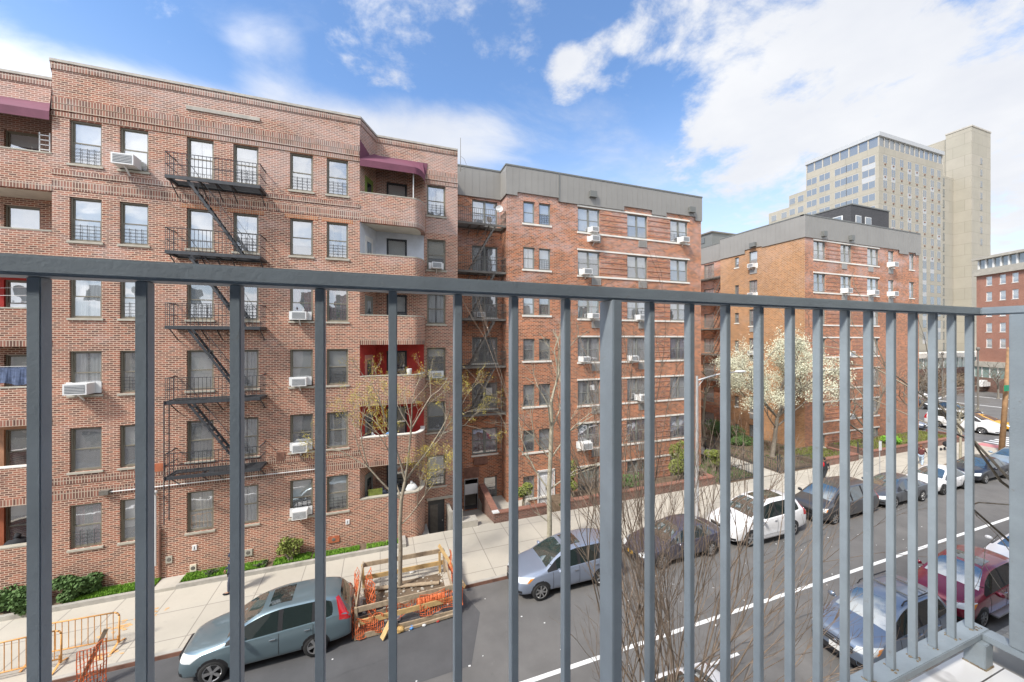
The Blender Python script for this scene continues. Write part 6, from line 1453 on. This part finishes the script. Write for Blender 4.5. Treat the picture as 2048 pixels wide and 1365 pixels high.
# ------------------------------------------------------------------ people
def skin_mesh(name, pts, edges, rad, mat, parent, root=0, sub=2):
    me = bpy.data.meshes.new('tmp'); me.from_pydata(pts, edges, []); o = link('tmp', me); o.modifiers.new('k', 'SKIN'); s = o.modifiers.new('s', 'SUBSURF'); s.levels = sub
    for i, v in enumerate(me.skin_vertices[0].data): r = rad[i]; v.radius = r if isinstance(r, tuple) else (r, r); v.use_root = (i == root)
    bpy.context.view_layer.update(); ev = bpy.data.meshes.new_from_object(o.evaluated_get(bpy.context.evaluated_depsgraph_get())); bpy.data.objects.remove(o)
    ev.name = name; ev.materials.clear(); ev.materials.append(MAT[mat]); ev.polygons.foreach_set('use_smooth', [True]*len(ev.polygons)); return link(name, ev, parent)
def person(label, loc, rz, H, coat, legs, shoes, hair, stride=.5, armsw=.3, hood=False, coatlen=.52, shirt=None, lean=.0):
    t = thing('person', label, 'person', loc, rz); k = H/1.75
    # local: x forward, y to the left, z up
    S = lambda x, y, z: (x*k, y*k, z*k)
    f = stride
    J = dict(pel=S(0, 0, .93), wa=S(.01, 0, 1.06), ch=S(.03+lean, 0, 1.28), nk=S(.04+lean, 0, 1.47), hd=S(.07+lean, 0, 1.60), tp=S(.07+lean, 0, 1.69))
    J['hl'] = S(0, .09, .88); J['hr'] = S(0, -.09, .88)
    J['kl'] = S(f*.30+.03, .095, .50); J['al'] = S(f*.55, .095, .10); J['tl'] = S(f*.55+.17, .10, .06)
    J['kr'] = S(-f*.10+.03, -.095, .49); J['ar'] = S(-f*.52, -.095, .13); J['tr'] = S(-f*.52+.14, -.10, .04)
    J['sl'] = S(.02+lean, .17, 1.41); J['sr'] = S(.02+lean, -.17, 1.41)
    J['el'] = S(-armsw*.45, .23, 1.14); J['er'] = S(armsw*.35, -.23, 1.14); J['wl'] = S(-armsw*.6+.05, .23, .90); J['wr'] = S(armsw*.9+.06, -.22, .93)
    names = list(J); idx = {n_: i for i, n_ in enumerate(names)}
    E = [('pel', 'wa'), ('wa', 'ch'), ('ch', 'nk'), ('nk', 'hd'), ('hd', 'tp'), ('pel', 'hl'), ('pel', 'hr'), ('hl', 'kl'), ('kl', 'al'), ('al', 'tl'), ('hr', 'kr'), ('kr', 'ar'), ('ar', 'tr'), ('ch', 'sl'), ('ch', 'sr'), ('sl', 'el'), ('sr', 'er'), ('el', 'wl'), ('er', 'wr')]
    rad = dict(pel=.12, wa=.11, ch=.13, nk=.055, hd=(.088, .08), tp=.07, hl=.085, hr=.085, kl=.06, kr=.06, al=.042, ar=.042, tl=.035, tr=.035, sl=.06, sr=.06, el=.042, er=.042, wl=.027, wr=.027)
    R_ = lambda v, q=1: (tuple(a*k*q for a in v) if isinstance(v, tuple) else v*k*q)
    body = skin_mesh('body', [J[n_] for n_ in names], [(idx[a], idx[b]) for a, b in E], [R_(rad[n_]) for n_ in names], 'skin', t)
    # hands: palm plus four fingers and a thumb, joined into the body mesh object
    for w_, sy in (('wl', 1), ('wr', -1)):
        W_ = Vector(J[w_]); pts = [tuple(W_), tuple(W_+Vector((.01, 0, -.07))*k)]; ed = [(0, 1)]; rr = [.022*k, .028*k]
        hnd = MB()
        for q in range(4):
            b = W_+Vector((-.028+.02*q, 0, -.085))*k; m_ = b+Vector((.004, -sy*.006, -.038-.006*(q in (1, 2))))*k; e = m_+Vector((.002, -sy*.018, -.026))*k
            hnd.tube(b, m_, .0085*k, .008*k, 6); hnd.tube(m_, e, .008*k, .006*k, 6)
        b = W_+Vector((.03, -sy*.005, -.045))*k; hnd.tube(b, b+Vector((.025, -sy*.012, -.03))*k, .010*k, .008*k, 6); hnd.tube(b+Vector((.025, -sy*.012, -.03))*k, b+Vector((.03, -sy*.02, -.055))*k, .008*k, .006*k, 6)
        hnd.ell(tuple(W_+Vector((.003, 0, -.05))*k), (.042*k, .018*k, .05*k), 0, 10, 8)
        hm = hnd.mesh('hand', 'skin', True); bm = bmesh.new(); bm.from_mesh(body.data); bm.from_mesh(hm); bm.to_mesh(body.data); bm.free()
    # face
    hd = Vector(J['hd']); f_ = MB(); f_.ell(tuple(hd+Vector((.085, 0, .005))*k), (.022*k, .014*k, .026*k), 0, 8, 6); f_.ell(tuple(hd+Vector((.0, .083, .0))*k), (.02*k, .012*k, .03*k), 0, 8, 6); f_.ell(tuple(hd+Vector((.0, -.083, .0))*k), (.02*k, .012*k, .03*k), 0, 8, 6)
    bm = bmesh.new(); bm.from_mesh(body.data); bm.from_mesh(f_.mesh('x', 'skin', True)); bm.to_mesh(body.data); bm.free()
    f_ = MB()
    for sy in (.03, -.03): f_.ell(tuple(hd+Vector((.078, sy, .03))*k), (.01*k, .013*k, .008*k), 0, 8, 5)
    f_.build('eyes', 'cloth_black', t); f_ = MB(); f_.ell(tuple(hd+Vector((.078, 0, -.045))*k), (.01*k, .025*k, .007*k), 0, 8, 5); f_.build('mouth', 'door_pink', t)
    h_ = MB(); h_.ell(tuple(hd+Vector((-.02, 0, .035))*k), (.105*k, .10*k, .115*k), 0, 14, 10); o = h_.build('hair' if not hood else 'hood', hair, t, True)
    # clothes: slightly larger skins over the same joints
    def cl(nm, ns, es, mat, q, extra=None):
        P_ = [J[n_] for n_ in ns]; i_ = {n_: i for i, n_ in enumerate(ns)}; return skin_mesh(nm, P_, [(i_[a], i_[b]) for a, b in es], [R_(rad[n_], q) for n_ in ns], mat, t)
    cl('trousers', ['pel', 'hl', 'hr', 'kl', 'al', 'kr', 'ar'], [('pel', 'hl'), ('pel', 'hr'), ('hl', 'kl'), ('kl', 'al'), ('hr', 'kr'), ('kr', 'ar')], legs, 1.22)
    J['hem'] = S(0, 0, .93-(coatlen-.45)*.6); rad['hem'] = (.165, .19)
    J['pel'] = S(0, 0, .98); rad['pel'] = (.15, .18); rad['wa'] = (.14, .17); rad['ch'] = (.145, .19)
    cl('jacket', ['hem', 'pel', 'wa', 'ch', 'nk', 'sl', 'sr', 'el', 'er', 'wl', 'wr'], [('hem', 'pel'), ('pel', 'wa'), ('wa', 'ch'), ('ch', 'nk'), ('ch', 'sl'), ('ch', 'sr'), ('sl', 'el'), ('sr', 'er'), ('el', 'wl'), ('er', 'wr')], coat, 1.18)
    if shirt: m = MB(); m.ell(S(.165+lean, 0, 1.25), (.06*k, .075*k, .17*k), 0, 12, 8); m.build('shirt', shirt, t, True)
    for a, b in (('al', 'tl'), ('ar', 'tr')):
        m = MB(); A, B_ = Vector(J[a]), Vector(J[b]); c = (A+B_)/2; m.ell(tuple(c+Vector((0, 0, -.025*k))), (.14*k, .052*k, .05*k), 0, 12, 8); m.build('shoe', shoes, t, True)
    return t
p = gp(1652, 968, SW); person('person in black coat over red top and red shoes walking on the pavement', (28.6, 16.45, SW), R(190), 1.68, 'cloth_black', 'cloth_black', 'shoe_red', 'hair_black', .85, .3, shirt='cloth_red')
p = gp(1849, 935, SW); person('person in maroon jacket and light jeans striding with one arm out', (39.2, 16.0, SW), R(15), 1.62, 'cloth_maroon', 'jeans_light', 'plate_white', 'hair_brown', .8, .9)
person('person in dark navy hooded jacket half hidden by a railing bar', (-5.36, 16.95, SW), R(180), 1.55, 'cloth_navy', 'jeans_dark', 'cloth_black', 'cloth_navy', .18, .3, hood=True)
# folded pushchair-like cart further back on the pavement
m = MB(); m.path([(0, 0, .1), (.5, 0, .9), (.75, 0, 1.05)], [.02]*3, 6); m.path([(.6, .0, .1), (.1, 0, .8)], [.02]*2, 6); m.ell((.35, 0, .6), (.32, .24, .25), 0, 12, 8)
for x in (0, .6): m.lathe([(.0, -.03), (.12, -.03), (.12, .03), (0, .03)], 14, axis='y', o=(x, .22, .12)); m.lathe([(.0, -.03), (.12, -.03), (.12, .03), (0, .03)], 14, axis='y', o=(x, -.22, .12))
q = gp(1889, 903, SW); o = m.build('pushchair', 'cloth_black'); o.location = (q[0], q[1], SW); tag(o, 'black pushchair standing on the pavement near the crossing', 'pushchair')

# ------------------------------------------------------------------ street furniture
LX, LY = gp(1394, 1056, SW)
t = thing('street_lamp', 'slim grey street lamp with a long bent arm over the pavement', 'street lamp', (LX, LY, SW))
zt = CAMZ+(678-757)/735*(LY/pxdir(1394, 678).y)-SW
m = MB(); m.lathe([(.16, 0), (.16, .25), (.11, .3), (.10, .8), (.085, .85), (.06, zt-.1), (.055, zt+.12)], 14); m.build('pole', 'steel_galv', t, True)
hp = Vector((2.1, .0, .55)); m = MB(); m.path([(0, 0, zt-.12), (1.3, 0, zt+.14), (2.8, 0, zt+.26)], [.045, .038, .03], 8); m.path([(0, 0, zt-.5), (.5, 0, zt+.0)], [.02, .02], 6); m.build('arm', 'steel_galv', t, True)
m = MB(); m.ell((3.05, 0, zt+.26), (.42, .14, .07), 0, 14, 8); m.build('lamp_head', 'plate_white', t, True)
# parking signs
for (x, y, w_) in ((1702, 955, 'small white parking sign on a thin pole behind the minivan'),):
    q = gp(x, y, SW); t = thing('parking_sign', w_, 'sign', (q[0], 14.75, SW)); m = MB(); m.tube((0, 0, 0), (0, 0, 3.0), .03, n=6); m.build('post', 'steel_galv', t); m = MB(); m.box(-.15, .15, -.04, -.031, 2.35, 2.95); m.build('sign_plate', 'sign_white', t)
q = gp(2003, 905, SW)
t = thing('utility_pole', 'leaning brown timber utility pole at the crossing', 'utility pole', (q[0], q[1], SW)); m = MB(); m.tube((0, 0, 0), (1.35, .0, 9.0), .19, .13, n=10); m.build('pole', 'pole_wood', t, True)
m = MB(); m.box(-.62, .1, -.03, .03, 0, .5); o = m.build('street_sign', 'sign_green'); o.location = (q[0]+.35, q[1]-.25, SW+5.3); tag(o, 'green street name sign on the leaning timber pole', 'street sign')
for (x, y, h, w_) in ((1885, 800, 7.5, 'thin dark pole standing in the far car park'), (1956, 832, 8.6, 'thin dark lamp pole behind the white van'), (1997, 790, 3.2, 'short pale post before the far stone wall')):
    q = gp(x, y); m = MB(); m.tube((0, 0, 0), (0, 0, h), .11, .08, n=8); m.ell((0, 0, h), (.2, .2, .25), 0, 8, 6); o = m.build('lamp_pole', 'iron_grey'); o.location = (q[0], q[1], 0); tag(o, w_, 'pole', 'poles beyond the crossing')
# orange barricades
def barricade(label, a, b):
    A, B_ = Vector((*a, SW)), Vector((*b, SW)); L = (B_-A).length; t = thing('barricade', label, 'barricade', A, math.atan2(B_.y-A.y, B_.x-A.x), 'orange barricades')
    m = MB(); r_ = .022; m.path([(0, 0, .12), (0, 0, .98), (.04, 0, 1.06), (.12, 0, 1.10), (L-.12, 0, 1.10), (L-.04, 0, 1.06), (L, 0, .98), (L, 0, .12)], [r_]*8, 8); m.tube((0, 0, .24), (L, 0, .24), r_, n=8); m.build('frame', 'barricade', t, True)
    m = MB(); n = int(L/.145)
    for k in range(1, n): m.tube((L*k/n, 0, .24), (L*k/n, 0, 1.09), .011, n=5)
    m.build('bars', 'barricade', t)
    for x in (.04, L-.04): m = MB(); m.bar((x, -.32, .02), (x, 0, .12), .05, .02); m.bar((x, .32, .02), (x, 0, .12), .05, .02); m.bar((x, 0, .1), (x, 0, .35), .03, .03); m.build('foot', 'barricade', t)
barricade('orange steel barricade at the very left edge of the pavement', (-11.15, 14.75), (-8.95, 14.85))
barricade('orange steel barricade crossing behind the slanted netted plank', (-9.95, 15.3), (-7.8, 15.2))
# timber fenced tree pit
def net(mb, a, b, h0, h1, n=26, k=9, sag=.05, seed=1):
    random.seed(seed); A, B_ = Vector(a), Vector(b); g_ = [[None]*(k+1) for _ in range(n+1)]; nn = (B_-A).cross(Vector((0, 0, 1))).normalized()
    for i in range(n+1):
        for j in range(k+1):
            f = i/n; hh = h0+(h1-h0)*j/k; g_[i][j] = A+(B_-A)*f+Vector((0, 0, hh-sag*math.sin(f*6.3+j)*.6))+nn*(sag*math.sin(f*9+j*.7)+random.uniform(-.02, .02))
    for i in range(n+1):
        for j in range(k):
            if random.random() < .95: mb.bar(g_[i][j], g_[i][j+1], .026, .006)
    for i in range(n):
        for j in range(k+1): mb.bar(g_[i][j], g_[i+1][j], .018, .006)
t = thing('timber_pit_fence', 'rough timber fence with torn orange netting round the tree pit', 'barrier', (.95, 14.3, 0))
def pb(mat, nm, a, b, w, h): m = MB(); q = Vector((.95, 14.3, 0)); m.bar(Vector(a)-q, Vector(b)-q, w, h); return m.build(nm, mat, t)
X0, X1, Y0, Y1 = -.75, 2.5, 13.15, 15.55
for (x, y, mt) in ((X0, Y0, 'wood_grey'), (X1, Y0-.0, 'wood_new'), (X0+.15, Y1, 'wood_new'), (X1+.05, Y1-.1, 'wood_grey'), (X1-.15, Y1-.1, 'wood_new')): pb(mt, 'post', (x, y, 0), (x+random.uniform(-.06, .06), y, 1.04), .09, .09)
for (a, b) in (((X0+.15, Y1, 1.02), (X1, Y1-.1, 1.05)), ((X0+.15, Y1, .5), (X1, Y1-.1, .55)), ((X0-.05, Y0, .95), (X1+.35, Y0-.02, 1.0)), ((X0, Y0-.06, .55), (X1+.1, Y0-.05, .6)), ((X0-.05, Y0-.1, .12), (X1+.2, Y0-.08, .12)), ((X0, Y0, 1.05), (X0+.12, Y1, 1.08)), ((X0-.05, Y0, .5), (X0+.05, Y1, .52)), ((X1+.05, Y0, .55), (X1+.05, Y1, .6))):
    pb(random.choice(['wood_grey', 'wood_grey', 'wood_new']), 'plank', a, b, .04, .17)
pb('wood_new', 'plank', (X1-.2, Y1-.1, 1.3), (X1+.6, Y0+.9, .25), .04, .16); pb('wood_grey', 'plank', (X0-.1, Y0+.7, 1.0), (X0+.1, Y0-.15, .45), .04, .14); pb('wood_new', 'plank', (.05, Y0-.35, .04), (.35, Y0-.2, .5), .2, .04)
pb('wood_grey', 'plank', (.4, Y0-.22, .05), (2.5, Y0-.16, .10), .06, .08); pb('wood_grey', 'plank', (X0, Y0+.5, .25), (X1, Y0+.7, .5), .04, .16); pb('wood_grey', 'plank', (X0+.3, Y1-.4, .3), (X1-.3, Y1-.8, .2), .16, .04)
nm = MB(); q = Vector((.95, 14.3, 0)); Q = lambda a: tuple(Vector(a)-q)
net(nm, Q((X0-.08, Y1, 0)), Q((X0-.08, Y0-.1, 0)), .1, 1.0, 24, 9, .07, 2); net(nm, Q((X0, Y0-.12, 0)), Q((.1, Y0-.1, 0)), .1, .7, 14, 6, .06, 3); net(nm, Q((1.3, Y0-.08, 0)), Q((X1+.3, Y0-.05, 0)), .3, 1.0, 18, 7, .05, 4); net(nm, Q((X1+.1, Y0, 0)), Q((X1+.25, Y1, 0)), .15, 1.0, 26, 9, .06, 5); net(nm, Q((X0+.3, Y1-.3, 0)), Q((X0+.5, Y0+.2, 0)), .2, 1.1, 16, 7, .12, 6); net(nm, Q((.2, Y0+.15, 0)), Q((1.5, Y0+.1, 0)), .3, .8, 14, 5, .1, 7)
nm.build('orange_netting', 'net_orange', t)
m = MB(); random.seed(5)
for k in range(130):
    x, y = random.uniform(X0+.1, X1), random.uniform(Y0+.1, Y1-.1); s_ = random.uniform(.02, .08); z = (SW if y > 14.45 else 0); m.ell((x, y, z+s_*.3), (s_, s_*.8, s_*.5), 0, 5, 3)
tag(m.build('rubble', 'concrete'), kind='stuff')
m = MB(); m.quad((X0+.15, 14.5, SW+.006), (X1-.1, 14.5, SW+.006), (X1-.1, Y1-.12, SW+.006), (X0+.15, Y1-.12, SW+.006)); struct('soil', m, 'soil')
m = MB()
for k in range(7): m.lathe([(.17-.01*(k % 2), -.5+k*.145), (.2, -.44+k*.145), (.18, -.37+k*.145)], 18, axis='y')
m.lathe([(0, -.5), (.17, -.5)], 18, axis='y'); m.lathe([(.18, .5), (0, .52)], 18, axis='y'); o = m.build('netting_roll', 'net_orange', None, True); o.location = (1.75, 13.75, .34); o.rotation_euler = (0, R(6), R(-82)); tag(o, 'rolled up bundle of orange netting lying inside the timber fence', 'netting roll')
for (x, y, mt, nm_, lb, s_) in ((1.42, 12.93, 'plate_white', 'crushed_cup', 'white crushed cup caught between the planks', .07), (1.0, 12.95, 'litter_blue', 'drink_carton', 'blue and white carton lying between the planks', .09), (.62, 12.95, 'cardboard', 'cardboard_flap', 'brown cardboard sheet wedged under the front plank', .16), (1.9, 12.95, 'paint_red', 'crushed_can', 'red crushed can near the right end of the planks', .06), (.55, 13.5, 'plate_white', 'plastic_bag', 'white crumpled plastic bag inside the fence', .15), (1.25, 15.85, 'plate_white', 'plastic_bag', 'pale crumpled bag on the pavement behind the fence', .12)):
    random.seed(int(x*77)); m = MB(); m.ell((0, 0, s_*.5), (s_, s_*.75, s_*.55), 0, 9, 6); m.v = [(a*random.uniform(.8, 1.2), b*random.uniform(.8, 1.2), max(0, c*random.uniform(.8, 1.2))) for a, b, c in m.v]; o = m.build(nm_, mt); o.location = (x, y, .012 if y < 14.4 else SW); tag(o, lb, 'litter')
# the next pit fence, only its corner plank shows
t = thing('netted_plank', 'slanted plank draped in torn orange netting beside the barricades', 'barrier', (-7.9, 13.7, 0))
m = MB(); q = Vector((-7.9, 13.7, 0)); m.bar(Vector((-8.0, 13.7, 0))-q, Vector((-7.45, 13.95, 1.52))-q, .05, .1); m.bar(Vector((-9.4, 13.55, .1))-q, Vector((-7.7, 13.6, .1))-q, .08, .16); m.build('plank', 'wood_grey', t)
nm = MB(); net(nm, Vector((-7.42, 13.9, 0))-q, Vector((-7.85, 13.55, 0))-q, .05, 1.25, 9, 10, .05, 12); net(nm, Vector((-7.85, 13.55, 0))-q, Vector((-8.3, 13.5, 0))-q, .05, .5, 8, 5, .05, 13); nm.build('orange_netting', 'net_orange', t)

# ------------------------------------------------------------------ the balcony with its railing
SB = 1.1; C = Vector((1.763*SB, .600*SB, 0)); DV = C.y
zt_, zb_ = CAMZ+.097*SB, CAMZ-.905*SB; zf_ = CAMZ-1.0*SB
RL = wthing('balcony_railing', 'blue grey painted steel balcony railing with slim upright bars', 'railing', (C.x, C.y, zf_))
def rbox(x0, x1, y0, y1, z0, z1, nm, bev=.002):
    me = MB(); me.box(x0, x1, y0, y1, z0, z1); me = me.mesh(nm, 'rail_paint'); bm = bmesh.new(); bm.from_mesh(me); bmesh.ops.bevel(bm, geom=bm.edges[:], offset=bev, segments=2, affect='EDGES'); bm.to_mesh(me); bm.free(); return link(nm, me, RL)
tw = .040; th = .0265
rbox(-1.6, C.x+tw/2, C.y-tw/2, C.y+tw/2, zt_-th, zt_, 'top_rail', .004); rbox(C.x-tw/2, C.x+tw/2, C.y-2.0, C.y-tw/2-.0005, zt_-th, zt_-.0005, 'top_rail', .004)
bw = .055
rbox(-1.6, C.x+bw/2, C.y-bw/2, C.y+bw/2, zb_-.022, zb_, 'bottom_rail', .002); rbox(C.x-bw/2, C.x+bw/2, C.y-2.0, C.y-bw/2-.0005, zb_-.022, zb_-.0005, 'bottom_rail', .002)
bx = [79, 290, 474.5, 641, 785.5, 915, 1027, 1131, 1299, 1378.5, 1450.5, 1517, 1579.5, 1635.5, 1689.5, 1736.5, 1782, 1825.5, 1865.5, 1903, 1939]
us = [pu(x, DV) for x in bx]
print('bar spacing', [round(us[k+1]-us[k], 4) for k in range(len(us)-1)])
us = [us[0]-.108, us[0]-.216]+us
for u in us:
    o = rbox(u-.0068, u+.0068, DV-.0095, DV+.0095, zb_+.0005, zt_-th-.0005, 'bar', .0012)
u = pu(1220.5, DV); rbox(u-.011, u+.011, DV-.026, DV+.024, zb_-.12, zt_-th-.0005, 'post', .002)
rbox(C.x-.022, C.x+.026, C.y-.12*SB+.0, C.y-.075*SB+.0, zb_+.0005, zt_-th-.001, 'post', .002)
for k in range(10): y = C.y-.22-k*.11; rbox(C.x-.0095, C.x+.0095, y-.0068, y+.0068, zb_+.0005, zt_-th-.001, 'bar', .0012)
rbox(C.x-.055, C.x-.005, C.y-.045, C.y+.005, zf_, zb_-.0225, 'foot', .002)
m = MB(); random.seed(6)       # rusty weld beads at the foot of each bar and where the foot plate meets the tiles
for u in us+[C.x-.004]:
    for k in range(9): m.ell((u+random.uniform(-.012, .012), DV+random.uniform(-.016, .016), zb_+.0005), (random.uniform(.002, .005), random.uniform(.002, .004), random.uniform(.001, .0028)), 0, 6, 4)
for k in range(26): a = random.random(); m.ell((C.x-.055+.05*a, C.y-.0455, zf_+.001), (.003, .002, random.uniform(.002, .006)), 0, 5, 4); m.ell((C.x-.0555, C.y-.045+.05*a, zf_+.001), (.002, .003, random.uniform(.002, .005)), 0, 5, 4); m.ell((C.x-.0045, C.y-.045+.05*a, zf_+.001), (.002, .003, random.uniform(.002, .005)), 0, 5, 4)
m.build('weld_rust', 'rust', RL, True)
BF = wthing('balcony_floor', 'white veined tile balcony floor with a concrete edge beyond the railing', 'balcony', (0, 0, zf_))
m = MB(); m.box(-2.0, C.x+.02, -1.3, C.y+.02, zf_-.02, zf_); m.build('tiles', 'tile_white', BF)
m = MB(); m.box(-2.0, C.x+.16, -1.3, C.y+.03, zf_-.2, zf_-.0205); m.box(C.x+.0205, C.x+.16, -1.3, C.y+.03, zf_-.02, zf_-.012); m.build('slab', 'concrete_old', BF)
m = MB(); m.box(-2.0, C.x+.15, -1.3, C.y+.1, CAMZ+1.55, CAMZ+1.75); o = None
